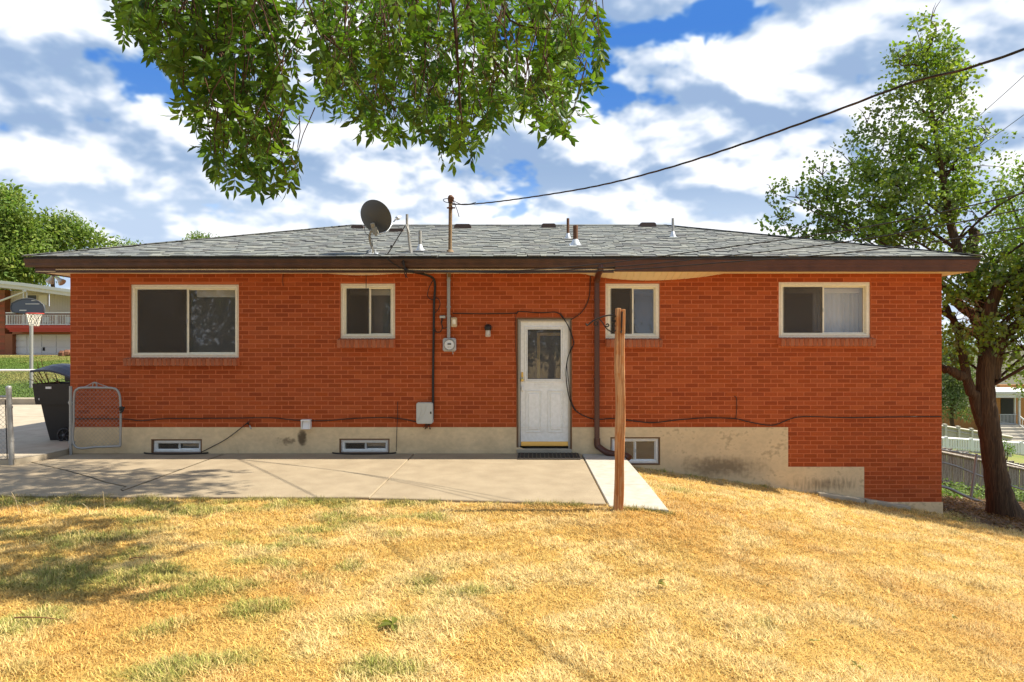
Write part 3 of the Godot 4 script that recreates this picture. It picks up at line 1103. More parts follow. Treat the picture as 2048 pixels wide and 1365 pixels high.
	for i in mb.v.size():
		mb.uv[i] = Vector2((mb.v[i].x - WALL_L) / (WALL_R - WALL_L), (0.42 - mb.v[i].y) / 1.67)
	var fl := put(mb, "mortar_fillet", M.foundation, house)
	# windows
	for i in wins.size():
		var r: Array = wins[i]
		slider_window([r[0] + 0.002, r[1] + 0.002, r[2] - 0.002, r[3] - 0.002], WX(WINDOWS[i][4]), house, M.vinyl_frame, -0.035, 0.062, true)
		# brick sill: a sloped row of headers
		var s: Array = sills[i]
		mb = MB.new()
		mb.span(Vector3(s[0] + 0.004, s[1] + 0.012, -0.03), Vector3(s[2] - 0.004, s[3] - 0.012, 0.0885))
		var sill := put(mb, "sill", M.mortar, house)
		var nb := int(round((s[2] - s[0]) / 0.0677))
		var bw: float = (s[2] - s[0]) / nb
		for k in nb:
			var one := MB.new()
			var t: Array = SILL_TONES[(k * 3 + i) % SILL_TONES.size()]
			one.col = Color(t[0], t[1], t[2])
			var tilt := Basis(Vector3.RIGHT, 0.16)
			one.cham(Vector3(s[0] + bw * (k + 0.5), (s[1] + s[3]) * 0.5 + 0.004, 0.018), Vector3(bw - 0.013, s[3] - s[1] - 0.010, 0.160), 0.005, tilt)
			put(one, "brick", M.brick, sill)
	for i in base.size():
		var r: Array = base[i]
		mb = MB.new()
		frame_ring(mb, [r[0] - 0.004, r[1] - 0.004, r[2] + 0.004, r[3] + 0.004], 0.022, -0.09, 0.017)
		var cs := put(mb, "window_casing", M.wood_casing, house)
		slider_window([r[0] + 0.019, r[1] + 0.019, r[2] - 0.019, r[3] - 0.019], WX(BASEMENT[i][4]), house, M.vinyl_white, -0.03, 0.042, i != 2)
	# a shallow metal rim of the window wells
	for i in 2:
		var r: Array = base[i]
		var pts := []
		for k in 13:
			var a := PI * k / 12.0
			pts.append(Vector3(lerpf(r[0] - 0.1, r[2] + 0.1, 0.5 - 0.5 * cos(a)), 0.012, 0.02 + 0.13 * sin(a)))
		mb = MB.new()
		mb.tube(pts, 0.012, 6)
		put(mb, "window_well_rim", M.dark_metal, house)
	build_door(house)
	build_roof(house)
	# curtains and blinds inside
	var cur := MB.new()
	var cx0 := WX(1644)
	var cx1 := WX(1752)
	for k in 40:
		var q := []
		for e in [k, k + 1]:
			var t: float = e / 40.0
			q.append(Vector3(lerpf(cx0, cx1, t), 0.0, -0.34 + (0.006 + 0.024 * smooth(0.45, 0.7, t)) * sin(e * 1.7)))
		cur.both(q[0] + Vector3(0, 1.5, 0), q[1] + Vector3(0, 1.5, 0), q[1] + Vector3(0, 2.66, 0), q[0] + Vector3(0, 2.66, 0), Vector3.BACK)
	var cc := put(cur, "curtain", M.curtain)
	tag(cc, "pale hanging curtain seen through a bedroom window pane", "curtain")
	for q in [[375, 474, 578, 592], [1562, 1738, 574, 584], [690, 784, 577, 588]]:
		mb = MB.new()
		mb.cham(Vector3((WX(q[0]) + WX(q[1])) * 0.5, (WY(q[2]) + WY(q[3])) * 0.5, -0.31), Vector3(WX(q[1]) - WX(q[0]), WY(q[2]) - WY(q[3]), 0.05), 0.006)
		var bl := put(mb, "window_blind", M.valance)
		tag(bl, ["raised grey roller blind inside the widest window", "raised pale blind inside the window with the curtain", "raised grey blind inside the narrow window beside the thick cable bundle"][[375, 1562, 690].find(q[0])], "blind")

func build_door(house: Node3D) -> void:
	var mb := MB.new()
	var o := [WX(1033), WY(906), WX(1144), WY(636)]
	# wooden casing and storm frame
	frame_ring(mb, [o[0] + 0.001, WY(899), o[2] - 0.001, o[3] - 0.001], 0.022, -0.09, 0.020, 0.004)
	var cas := put(mb, "door_casing", M.wood_casing, house)
	mb = MB.new()
	frame_ring(mb, [o[0] + 0.023, WY(899), o[2] - 0.023, o[3] - 0.023], 0.030, -0.10, -0.004, 0.004)
	frame_ring(mb, [o[0] + 0.034, WY(899), o[2] - 0.034, o[3] - 0.034], 0.008, -0.10, 0.002, 0.003)
	put(mb, "door_frame", M.aluminium, house)
	mb = MB.new()
	mb.cham(Vector3((o[0] + o[2]) * 0.5, WY(902.5), -0.03), Vector3(o[2] - o[0] - 0.004, 0.065, 0.16), 0.008)
	put(mb, "threshold", M.concrete_drive, house)
	# the leaf: stiles and rails round a light and two panels
	var L := [WX(1041) , WY(893), WX(1137), WY(643)]
	var g := [WX(1055), WY(759), WX(1122), WY(659)]
	var z := -0.045
	mb = MB.new()
	holed(mb, L[0], L[2], L[1], L[3], z, [g], Vector3.BACK)
	reveal(mb, g, z - 0.03, z)
	mb.both(Vector3(L[0], L[1], z), Vector3(L[0], L[3], z), Vector3(L[0], L[3], z - 0.04), Vector3(L[0], L[1], z - 0.04), Vector3.LEFT)
	mb.both(Vector3(L[2], L[1], z), Vector3(L[2], L[3], z), Vector3(L[2], L[3], z - 0.04), Vector3(L[2], L[1], z - 0.04), Vector3.RIGHT)
	var leaf := put(mb, "door", M.door_paint, house)
	tag(leaf, "white half glazed back door with two lower panels", "")
	mb = MB.new()
	frame_ring(mb, [g[0] - 0.045, g[1] - 0.045, g[2] + 0.045, g[3] + 0.045], 0.020, z, z + 0.014)
	frame_ring(mb, [g[0] - 0.014, g[1] - 0.014, g[2] + 0.014, g[3] + 0.014], 0.016, z, z + 0.016)
	put(mb, "light_moulding", M.door_paint, leaf)
	mb = MB.new()
	frame_ring(mb, [g[0] - 0.001, g[1] - 0.001, g[2] + 0.001, g[3] + 0.001], 0.008, z - 0.03, z - 0.004)
	put(mb, "glazing_bead", M.dark_metal, leaf)
	pane(g, z - 0.018, leaf)
	for q in [[1052, 1083], [1096, 1127]]:
		mb = MB.new()
		var p := [WX(q[0]), WY(866), WX(q[1]), WY(782)]
		frame_ring(mb, p, 0.014, z, z + 0.016)
		mb.cham(Vector3((p[0] + p[2]) * 0.5, (p[1] + p[3]) * 0.5, z + 0.001), Vector3(p[2] - p[0] - 0.075, p[3] - p[1] - 0.075, 0.026), 0.011)
		put(mb, "panel", M.door_paint, leaf)
	mb = MB.new()
	frame_ring(mb, [WX(1069), WY(776), WX(1108), WY(769)], 0.006, z, z + 0.006)
	put(mb, "mail_slot", M.door_paint, leaf)
	mb = MB.new()
	mb.cham(Vector3((L[0] + L[2]) * 0.5 + 0.002, WY(889), z + 0.006), Vector3(L[2] - L[0] - 0.012, 0.07, 0.012), 0.004)
	put(mb, "kick_plate", M.brass, leaf)
	mb = MB.new()
	mb.cham(P(1044.5, 750, z + 0.006), Vector3(0.032, 0.085, 0.012), 0.005)
	mb.lathe(P(1044.5, 760, z), [Vector2(0.0, 0.062), Vector2(0.02, 0.06), Vector2(0.028, 0.045), Vector2(0.024, 0.03), Vector2(0.012, 0.022), Vector2(0.014, 0.008), Vector2(0.028, 0.004), Vector2(0.028, 0.0)], 14, Basis(Vector3.RIGHT, PI / 2))
	put(mb, "door_knob", M.brass, leaf)
	mb = MB.new()
	mb.lathe(P(1045.5, 777, z + 0.028), [Vector2(0.0, 0.05), Vector2(0.01, 0.045), Vector2(0.02, 0.01), Vector2(0.024, -0.02), Vector2(0.016, -0.045), Vector2(0.0, -0.05)], 12)
	var cov := put(mb, "lock_cover", M.white_paint, leaf)
	# gilt frame of the inner doorway seen through the light
	mb = MB.new()
	frame_ring(mb, [WX(1076), 0.3, WX(1135), WY(664)], 0.05, -0.85, -0.75)
	var fr := put(mb, "inner_doorway", M.gold_frame, house)

func build_roof(house: Node3D) -> void:
	var run := (EAVE_R - EAVE_L) * 0.5
	var zr := EAVE_Z - 3.84
	var yr := EAVE_Y + PITCH * 3.84
	var xl := EAVE_L + 3.84
	var xr := EAVE_R - 3.84
	var zb := zr - 3.84
	var mb := MB.new()
	mb.col = Color(0.16, 0.165, 0.16)
	var dn := Vector3(0, -0.012, 0)
	var A := Vector3(EAVE_L, EAVE_Y, EAVE_Z) + dn
	var B := Vector3(EAVE_R, EAVE_Y, EAVE_Z) + dn
	var C := Vector3(EAVE_R, EAVE_Y, zb) + dn
	var D := Vector3(EAVE_L, EAVE_Y, zb) + dn
	var R0 := Vector3(xl, yr, zr) + dn
	var R1 := Vector3(xr, yr, zr) + dn
	mb.both(A, B, R1, R0, Vector3(0, 1, 0.3))
	mb.both(C, D, R0, R1, Vector3(0, 1, -0.3))
	mb.fan([A, R0, D], Vector3(-0.3, 1, 0))
	mb.fan([B, R1, C], Vector3(0.3, 1, 0))
	var roof := put(mb, "roof", M.shingle, house)
	# shingles of the front slope
	var ang := atan(PITCH)
	var tones := [[0.19, 0.21, 0.21], [0.215, 0.235, 0.23], [0.17, 0.185, 0.19], [0.245, 0.26, 0.245], [0.185, 0.19, 0.185], [0.205, 0.225, 0.225], [0.15, 0.16, 0.167], [0.265, 0.28, 0.26]]
	var basis := Basis(Vector3.RIGHT, ang)
	var expo := 0.142
	var slope := 3.84 / cos(ang)
	var tabs := []
	var rows := int(slope / expo)
	for r in rows:
		var s0 := r * expo
		var x0 := EAVE_L + s0 * cos(ang) - 0.01
		var x1 := EAVE_R - s0 * cos(ang) + 0.01
		var x := x0 + rnd(-0.2, 0.0)
		while x < x1:
			var w := rnd(0.075, 0.24)
			var a := maxf(x, x0)
			var b := minf(x + w, x1)
			if b - a > 0.02:
				tabs.append([a, b, s0, rng.randi() % tones.size(), rng.randi() % 3])
			x += w
	var cached := {}
	var rest := MB.new()
	var singles := 0
	for t in tabs:
		var thick: float = [0.006, 0.011, 0.016][t[4]]
		var s0: float = t[2] - 0.012
		var len := expo + 0.02
		var mid: float = s0 + len * 0.5
		var p := Vector3((t[0] + t[1]) * 0.5, EAVE_Y + sin(ang) * mid + 0.004 + thick * 0.5, EAVE_Z - cos(ang) * mid + 0.006)
		var tl := Basis(Vector3.RIGHT, ang - 0.035)
		var cl: Array = tones[t[3]]
		if singles < 300 and t[2] < 4.5 * expo and absf(p.x) < 4.2:
			var wq := int(round((t[1] - t[0] - 0.003) / 0.03))
			var key := [wq, t[3], t[4]]
			if not cached.has(key):
				var one := MB.new()
				one.col = Color(cl[0], cl[1], cl[2])
				one.box(Vector3.ZERO, Vector3(maxf(wq * 0.03, 0.02), thick, len), tl)
				cached[key] = one.mesh(M.shingle)
			var o := MeshInstance3D.new()
			o.mesh = cached[key]
			o.name = "shingle"
			roof.add_child(o, true)
			o.position = p - house.position
			singles += 1
		else:
			rest.col = Color(cl[0], cl[1], cl[2]) * rnd(0.9, 1.1)
			rest.box(p, Vector3(t[1] - t[0] - 0.003, thick, len), tl)
	# hip and ridge caps
	for e in [[A, R0], [B, R1]]:
		for k in 34:
			var t := (k + 0.5) / 34.0
			var p: Vector3 = e[0].lerp(e[1], t) + Vector3(0, 0.03, 0)
			var d: Vector3 = (e[1] - e[0]).normalized()
			var sd := d.cross(Vector3.UP).normalized()
			var cl: Array = tones[rng.randi() % tones.size()]
			rest.col = Color(cl[0], cl[1], cl[2])
			rest.box(p, Vector3(0.2, 0.012, 0.20), Basis(sd, sd.cross(d) * -1.0, d).orthonormalized())
	for k in 42:
		var cl: Array = tones[rng.randi() % tones.size()]
		rest.col = Color(cl[0], cl[1], cl[2])
		var p := R0.lerp(R1, (k + 0.5) / 42.0) + Vector3(0, 0.022, 0)
		rest.box(p + Vector3(0, 0, 0.06), Vector3(0.152, 0.012, 0.14), Basis(Vector3.RIGHT, ang))
		rest.box(p - Vector3(0, 0, 0.06), Vector3(0.152, 0.012, 0.14), Basis(Vector3.RIGHT, -ang))
	var fieldr := put(rest, "shingle_courses", M.shingle, roof)
	tag(fieldr, "", "", "", "stuff")
	# drip edge
	mb = MB.new()
	mb.cham(Vector3((EAVE_L + EAVE_R) * 0.5, EAVE_Y - 0.022, EAVE_Z - 0.005), Vector3(EAVE_R - EAVE_L, 0.03, 0.02), 0.003)
	mb.cham(Vector3(EAVE_L + 0.005, EAVE_Y - 0.022, (EAVE_Z + zb) * 0.5), Vector3(0.02, 0.03, EAVE_Z - zb - 0.03), 0.003)
	mb.cham(Vector3(EAVE_R - 0.005, EAVE_Y - 0.022, (EAVE_Z + zb) * 0.5), Vector3(0.02, 0.03, EAVE_Z - zb - 0.03), 0.003)
	put(mb, "drip_edge", M.dark_metal, house)
	# fascia boards
	var fz := 0.33
	var fy0 := 2.745
	mb = MB.new()
	mb.span(Vector3(EAVE_L + 0.09, fy0, fz - 0.02), Vector3(WX(1222), EAVE_Y - 0.04, fz))
	mb.span(Vector3(EAVE_L + 0.09, fy0, zb + 0.1), Vector3(EAVE_L + 0.11, EAVE_Y - 0.04, fz - 0.021))
	put(mb, "fascia", M.gutter, house)
	# gutter, K profile, open on top
	mb = MB.new()
	var prof := [Vector2(0.335, 2.935), Vector2(0.335, 2.825), Vector2(0.385, 2.822), Vector2(0.400, 2.845), Vector2(0.402, 2.885), Vector2(0.425, 2.91), Vector2(0.428, 2.936), Vector2(0.418, 2.940)]
	var gx0 := EAVE_L - 0.01
	var gx1 := WX(1224)
	for i in prof.size() - 1:
		var p: Vector2 = prof[i]
		var q: Vector2 = prof[i + 1]
		mb.quad(Vector3(gx0, q.y, q.x), Vector3(gx1, q.y, q.x), Vector3(gx1, p.y, p.x), Vector3(gx0, p.y, p.x))
	for e in [gx0, gx1]:
		var ring := []
		for p in prof:
			ring.append(Vector3(e, p.y, p.x))
		mb.fan(ring, Vector3(-1 if e == gx0 else 1, 0, 0))
	put(mb, "gutter", M.gutter, house)
	# ribbed leaning fascia of the other half, mitred at the corner
	mb = MB.new()
	var x0 := WX(1224)
	var n := 9
	for i in n:
		var t0 := float(i) / n
		var t1 := float(i + 1) / n
		for h in 2:
			var u0 := lerpf(t0, t1, 0.5 * h)
			var u1 := lerpf(t0, t1, 0.5 * h + 0.5)
			var d0 := 0.006 * (1 if h == 0 else 0)
			var d1 := 0.0 if h == 0 else 0.006
			var za := lerpf(0.415, 0.345, u0) + (0.0 if h == 0 else 0.006)
			var zc := lerpf(0.415, 0.345, u1) + (0.006 if h == 0 else 0.0)
			var ya := lerpf(EAVE_Y - 0.04, fy0 + 0.012, u0)
			var yc := lerpf(EAVE_Y - 0.04, fy0 + 0.012, u1)
			var xa := EAVE_R - (EAVE_Z - za)
			var xc := EAVE_R - (EAVE_Z - zc)
			mb.quad(Vector3(x0, ya, za), Vector3(xa, ya, za), Vector3(xc, yc, zc), Vector3(x0, yc, zc))
			mb.quad(Vector3(xa, ya, za), Vector3(xa, ya, zb), Vector3(xc, yc, zb), Vector3(xc, yc, zc))
	mb.both(Vector3(x0, EAVE_Y - 0.04, 0.33), Vector3(x0, EAVE_Y - 0.04, 0.415), Vector3(x0, fy0 + 0.012, 0.345), Vector3(x0, fy0 + 0.012, 0.33), Vector3.LEFT)
	put(mb, "ribbed_fascia", M.fascia_metal, house)
	# soffit: vinyl panels, some of them sagging from the wall
	var sof_root := MB.new()
	sof_root.span(Vector3(EAVE_L + 0.11, 2.76, zb + 0.1), Vector3(WALL_L - 0.001, 2.768, 0.335))
	sof_root.span(Vector3(WALL_R + 0.001, 2.76, zb + 0.1), Vector3(EAVE_R - 0.075, 2.768, 0.345))
	sof_root.span(Vector3(WALL_L, 2.784, -0.02), Vector3(WALL_R, 2.80, 0.33))
	var soffit := put(sof_root, "soffit", M.soffit, house)
	var xx := WALL_L
	var pw := 0.1016
	while xx < WALL_R:
		var sag := []
		for e in [0.0, pw]:
			var pxx: float = PIX_X + (xx + e) * 130.0
			var q := 0.0
			if pxx > 1168.0 and pxx < 1442.0:
				var t := (pxx - 1168.0) / 274.0
				q = 0.105 * pow(sin(PI * pow(t, 0.9)), 0.75)
			if pxx > 655.0 and pxx < 790.0:
				q = 0.026 * sin(PI * (pxx - 655.0) / 135.0)
			if pxx > 240.0 and pxx < 480.0:
				q = 0.006 * sin(PI * (pxx - 240.0) / 240.0)
			sag.append(q)
		mb = MB.new()
		var b := minf(xx + pw, WALL_R) - 0.003
		var up := 0.008
		var y0: float = 2.764 - sag[0]
		var y1: float = 2.764 - sag[1]
		var yf := 2.764
		var zi := 0.008
		# each panel has a raised groove along its seam
		mb.both(Vector3(xx + 0.012, y0, zi), Vector3(b, y1, zi), Vector3(b, yf, 0.33), Vector3(xx + 0.012, yf, 0.33), Vector3.DOWN)
		mb.both(Vector3(xx, y0 + up, zi), Vector3(xx + 0.012, y0, zi), Vector3(xx + 0.012, yf, 0.33), Vector3(xx, yf + up, 0.33), Vector3.DOWN)
		mb.both(Vector3(b, y1, zi), Vector3(b + 0.003, y1 + up, zi), Vector3(b + 0.003, yf + up, 0.33), Vector3(b, yf, 0.33), Vector3.DOWN)
		mb.both(Vector3(xx + 0.012, y0, zi), Vector3(b, y1, zi), Vector3(b, y1 + 0.006, zi), Vector3(xx + 0.012, y0 + 0.006, zi), Vector3.FORWARD)
		put(mb, "panel", M.soffit, soffit)
		xx += pw
	# downspout
	mb = MB.new()
	var zz := 0.075
	mb.cham(Vector3(WX(1193), (WY(556) + WY(880)) * 0.5, zz), Vector3(0.076, WY(556) - WY(880), 0.06), 0.012)
	mb.tube(curve([Vector3(WX(1196), 2.85, 0.37), Vector3(WX(1196), 2.79, 0.36), Vector3(WX(1194), 2.72, 0.17), Vector3(WX(1193), 2.64, 0.08)], 4), 0.047, 8, true)
	mb.tube(curve([Vector3(WX(1193), 0.24, zz), Vector3(WX(1194), 0.13, zz), P(1200, 896, 0.10), P(1215, 906, 0.18), P(1236, 910, 0.24), P(1252, 912, 0.29), P(1259, 917, 0.34)], 5), 0.05, 12, true)
	var ds := put(mb, "downspout", M.downspout, house)
	for py in [600.0, 758.0, 838.0]:
		mb = MB.new()
		mb.cham(Vector3(WX(1193), WY(py), zz - 0.01), Vector3(0.088, 0.03, 0.056), 0.004)
		put(mb, "strap", M.downspout, ds)

# ---------------------------------------------------------------- things on the roof
func flashing(o: Node3D, p: Vector3, r: float) -> void:
	var mb := MB.new()
	var tilt := Basis(Vector3.RIGHT, atan(PITCH))
	mb.cham(p + Vector3(0, 0.016, 0), Vector3(r * 5.0, 0.01, r * 5.5), 0.003, tilt)
	mb.lathe(p, [Vector2(r * 2.1, 0.0), Vector2(r * 2.0, 0.035), Vector2(r * 1.35, 0.075), Vector2(r * 1.15, 0.10), Vector2(r, 0.105)], 18)
	put(mb, "flashing", M.flashing, o)

func pipe_vent(px: float, top: float, foot: float, r: float, m: Material, label: String) -> void:
	var p := PR(px, foot)
	var t := P(px, top, p.z)
	var o := thing("vent_pipe", label, "vent pipe", p, "plumbing vent pipes on the roof")
	var mb := MB.new()
	var l := Vector3(rnd(-0.006, 0.006), 0, 0)
	mb.lathe(p - Vector3(0, 0.05, 0), [Vector2(r, 0.0), Vector2(r, (t.y - p.y) + 0.05), Vector2(r * 0.82, (t.y - p.y) + 0.05), Vector2(r * 0.82, (t.y - p.y) - 0.1)], 16)
	put(mb, "pipe", m, o)
	flashing(o, p, r)

func build_roof_things() -> void:
	# box vents under the ridge
	var vents := [[706, 722, 450, 459, "brown box vent on the shingles half hidden behind the satellite dish"], [778, 806, 457, 466, "brown box vent on the shingles between dish and antenna pole"], [908, 942, 448, 459, "brown box vent at the ridge beside the service mast"], [1083, 1112, 447, 458, "brown box vent at the ridge close to the twin vent pipes"], [1280, 1313, 445, 456, "brown box vent at the end of the ridge"]]
	for q in vents:
		var p := PR((q[0] + q[1]) * 0.5, q[3])
		var d := EYE_Z - p.z
		var w: float = (q[1] - q[0]) * d / FOCAL
		var h: float = (q[3] - q[2]) * d / FOCAL
		w = maxf(w, 0.24)
		var o := thing("roof_vent", q[4], "roof vent", p, "box vents along the ridge")
		var mb := MB.new()
		var po := PackedVector2Array([Vector2(-w * 0.5, 0.02), Vector2(-w * 0.5, h * 0.62), Vector2(-w * 0.46, h * 0.86), Vector2(-w * 0.38, h), Vector2(w * 0.38, h), Vector2(w * 0.46, h * 0.86), Vector2(w * 0.5, h * 0.62), Vector2(w * 0.5, 0.02)])
		mb.slab(po, p + Vector3(0, 0, 0.0), Basis.IDENTITY, 0.3)
		put(mb, "hood", M.vent_brown, o)
		mb = MB.new()
		mb.cham(p + Vector3(0, 0.03, -0.12), Vector3(w + 0.12, 0.012, 0.42), 0.003, Basis(Vector3.RIGHT, atan(PITCH)))
		put(mb, "flange", M.vent_brown, o)
	pipe_vent(840, 462, 503, 0.028, M.galvanised, "grey steel vent pipe beside the bent antenna pole")
	pipe_vent(1136, 437, 479, 0.024, M.rust, "thin rusty vent pipe standing behind a thicker brown one")
	pipe_vent(1151, 451, 492, 0.040, M.rust, "thick brown rusty vent pipe with a dark collar")
	pipe_vent(1346, 437, 475, 0.024, M.galvanised, "thin grey vent pipe standing alone by the hip")
	# satellite dish, seen from behind
	var f := PR(746, 510)
	var c := P(747, 436, f.z + 0.05)
	var dish := thing("satellite_dish", "dark grey satellite dish on a bent pole at the eave", "satellite dish", f)
	var mb := MB.new()
	var ax := Vector3(0.34, 0.42, -0.84).normalized()
	var bx := ax.cross(Vector3.UP).normalized()
	var bb := Basis(bx, ax, bx.cross(ax))
	var pr := []
	for i in 11:
		var t := i / 10.0
		pr.append(Vector2(0.262 * t, 0.065 * t * t))
	pr.append(Vector2(0.268, 0.067))
	pr.append(Vector2(0.262, 0.074))
	for i in range(9, -1, -1):
		pr.append(Vector2(0.26 * i / 10.0, 0.012 + 0.062 * pow(i / 10.0, 2.0)))
	mb.lathe(c, pr, 36, Basis(bb.x, bb.y, bb.z * 0.97))
	put(mb, "reflector", M.dish_grey, dish)
	mb = MB.new()
	mb.tube(curve([f + Vector3(0.0, -0.02, 0), f + Vector3(-0.015, 0.10, 0), f + Vector3(-0.05, 0.26, 0.02), P(743, 460, f.z + 0.10)], 5), 0.02, 10)
	put(mb, "mast", M.dish_metal, dish)
	mb = MB.new()
	mb.cham(P(747, 457, f.z + 0.06), Vector3(0.06, 0.16, 0.05), 0.008, Basis(Vector3.RIGHT, 0.3) * Basis(Vector3.BACK, 0.15))
	mb.cham(P(750, 462, f.z + 0.10), Vector3(0.085, 0.10, 0.012), 0.004, Basis(Vector3.BACK, 0.3))
	mb.cham(P(752, 470, f.z + 0.08), Vector3(0.04, 0.03, 0.04), 0.004)
	put(mb, "bracket", M.dish_metal, dish)
	mb = MB.new()
	mb.cham(f + Vector3(0.01, 0.02, 0.01), Vector3(0.14, 0.012, 0.10), 0.004, Basis(Vector3.RIGHT, atan(PITCH)))
	for k in [-0.05, -0.02, 0.04]:
		mb.cham(f + Vector3(k, 0.05, 0.03), Vector3(0.018, 0.06, 0.02), 0.004)
	put(mb, "foot_plate", M.flashing, dish)
	mb = MB.new()
	var feed := P(792, 438, f.z - 0.30)
	mb.tube(curve([c - ax * 0.02 + Vector3(0.05, -0.24, 0), c + Vector3(0.17, -0.19, -0.08), feed + Vector3(-0.05, -0.06, 0), feed], 5), 0.012, 8)
	mb.lathe(feed - ax * -0.02, [Vector2(0, 0.0), Vector2(0.03, 0.0), Vector2(0.036, -0.05), Vector2(0.022, -0.075), Vector2(0.022, -0.11), Vector2(0.0, -0.11)], 14, Basis(bb.x, -bb.y, -bb.z))
	put(mb, "feed_arm", M.flashing, dish)
	mb = MB.new()
	mb.tube(curve([P(728, 452, f.z + 0.1), P(731, 466, f.z + 0.12), P(740, 474, f.z + 0.12), P(744, 480, f.z + 0.06), P(748, 505, f.z + 0.04), P(762, 512, 0.45)], 6), 0.004, 5)
	put(mb, "cable", M.black_rubber, dish)
	# bent pole of a dismantled antenna
	var g := PR(822, 509)
	var pole := thing("antenna_pole", "bent grey antenna pole with a diagonal brace strut", "antenna pole", g)
	mb = MB.new()
	mb.tube(curve([g + Vector3(0, -0.02, 0), P(819, 490, g.z), P(816, 462, g.z), P(814, 448, g.z), P(814, 429, g.z)], 5), 0.021, 10)
	put(mb, "pole", M.galvanised, pole)
	mb = MB.new()
	mb.tube([PR(772, 512) + Vector3(0, -0.01, 0), P(810, 452, g.z + 0.02)], 0.008, 6)
	mb.tube([P(781, 494, g.z + 0.02), P(783, 491, g.z + 0.03)], 0.014, 6)
	put(mb, "strut", M.dark_metal, pole)
	mb = MB.new()
	mb.tube(curve([P(812, 449, g.z + 0.02), P(818, 466, g.z + 0.03), P(822, 490, g.z + 0.03), P(826, 512, g.z + 0.05)], 5), 0.006, 5)
	put(mb, "cable", M.galvanised, pole)
	mb = MB.new()
	mb.cham(g + Vector3(0, 0.012, 0), Vector3(0.16, 0.01, 0.1), 0.003, Basis(Vector3.RIGHT, atan(PITCH)))
	put(mb, "foot_plate", M.galvanised, pole)
	# service mast through the eave, with its conduit down to the meter
	var mz := 0.06
	var mast := thing("service_mast", "rusty electric service mast rising through the eave to a weatherhead", "service mast", P(900, 508, mz))
	mb = MB.new()
	mb.tube([Vector3(WX(899), 2.70, mz), P(900, 500, mz), P(901, 402, mz)], 0.028, 14)
	put(mb, "mast", M.rust_pole, mast)
	mb = MB.new()
	mb.tube([Vector3(WX(898), WY(676), 0.045), Vector3(WX(898), 2.77, 0.055)], 0.027, 14)
	for py in [560.0, 613.0, 631.0]:
		mb.tube([Vector3(WX(898), WY(py), 0.047), Vector3(WX(898), WY(py + 3), 0.047)], 0.034, 14)
	put(mb, "conduit", M.galvanised, mast)
	mb = MB.new()
	var wt := P(901, 402, mz)
	mb.lathe(wt, [Vector2(0.036, -0.03), Vector2(0.04, 0.0), Vector2(0.044, 0.03), Vector2(0.04, 0.06), Vector2(0.025, 0.085), Vector2(0.0, 0.092)], 14)
	mb.cham(wt + Vector3(0.03, 0.03, 0.02), Vector3(0.05, 0.06, 0.07), 0.014, Basis(Vector3.BACK, -0.4))
	put(mb, "weatherhead", M.rust, mast)
	mb = MB.new()
	mb.tube([P(894, 416, mz), P(910, 416, mz + 0.03)], 0.012, 8)
	mb.tube([P(897, 416, mz + 0.03), P(905, 416, mz + 0.03)], 0.022, 8)
	put(mb, "insulator", M.rust, mast)
	mb = MB.new()
	var fp := P(900, 507, mz)
	mb.lathe(fp - Vector3(0, 0.03, 0), [Vector2(0.075, 0.0), Vector2(0.07, 0.03), Vector2(0.05, 0.07), Vector2(0.034, 0.085)], 18)
	put(mb, "flashing", M.rust_pole, mast)
	# the service drop: three twisted conductors out to a pole behind the viewer
	var a := P(905, 409, mz + 0.05)
	var way := []
	for q in [[905, 409], [950, 408], [1030, 399], [1180, 375], [1330, 338], [1500, 283], [1660, 226], [1830, 163], [2048, 99]]:
		way.append(P(q[0], q[1], EYE_Z - 5.673 / ((q[0] - PIX_X) / FOCAL + 0.65)))
	way.append(Vector3(4.3, 3.62, 8.4))
	way.append(Vector3(8.0, 4.9, 14.0))
	way = curve(way, 24)
	var drop := thing("service_cable", "thick twisted black service cable running down to the mast", "cable", a)
	for k in 3:
		var pts := []
		var run := 0.0
		for i in way.size():
			if i > 0:
				run += way[i].distance_to(way[i - 1])
			var t: Vector3 = (way[mini(i + 1, way.size() - 1)] - way[maxi(i - 1, 0)]).normalized()
			var sd := t.cross(Vector3.UP).normalized()
			var up := sd.cross(t)
			var an := run * 9.0 + TAU * k / 3.0
			pts.append(way[i] + (sd * cos(an) + up * sin(an)) * 0.0052)
		mb = MB.new()
		mb.tube(pts, 0.0046, 6)
		put(mb, "conductor", [M.black_rubber, M.black_rubber, M.brown_cable][k], drop)
	# slack tails from the weatherhead
	for q in [[[903, 399], [915, 406], [930, 410], [952, 405]], [[897, 397], [887, 399], [890, 404], [905, 407], [925, 410], [945, 409]], [[905, 399], [909, 408], [914, 420], [918, 434]]]:
		var pts := []
		for e in q:
			pts.append(P(e[0], e[1], mz + 0.03))
		mb = MB.new()
		mb.tube(curve(pts, 6), 0.006, 5)
		put(mb, "lead", M.black_rubber, drop)
	# telephone and television lines to the bracket on the fascia
	var br := P(812, 541, 0.44)
	var names := ["upper thin black line strung over the roof corner to the eave bracket", "middle thin black line strung past the eave to the bracket", "lowest thin black line strung along the fascia to the bracket"]
	var ends := [[2048, 387, 5.2], [2048, 418, 5.4], [2048, 455, 5.6]]
	var mids := [[1400, 502, 7.4], [1400, 518, 7.5], [1400, 529, 7.6]]
	for k in 3:
		mb = MB.new()
		var e: Vector3 = P(ends[k][0], ends[k][1], EYE_Z - ends[k][2])
		var m2: Vector3 = P(mids[k][0], mids[k][1], EYE_Z - mids[k][2])
		var pts := curve([br + Vector3(0, 0, 0.01 * k), P(1060, 540 + 3 * k, EYE_Z - 9.0), m2, e, e + (e - m2) * 1.6 + Vector3(0, 0.6, 0)], 10)
		mb.tube(pts, 0.0055, 6)
		tag(put(mb, "telephone_line", M.black_rubber), names[k], "cable", "thin lines to the eave bracket")
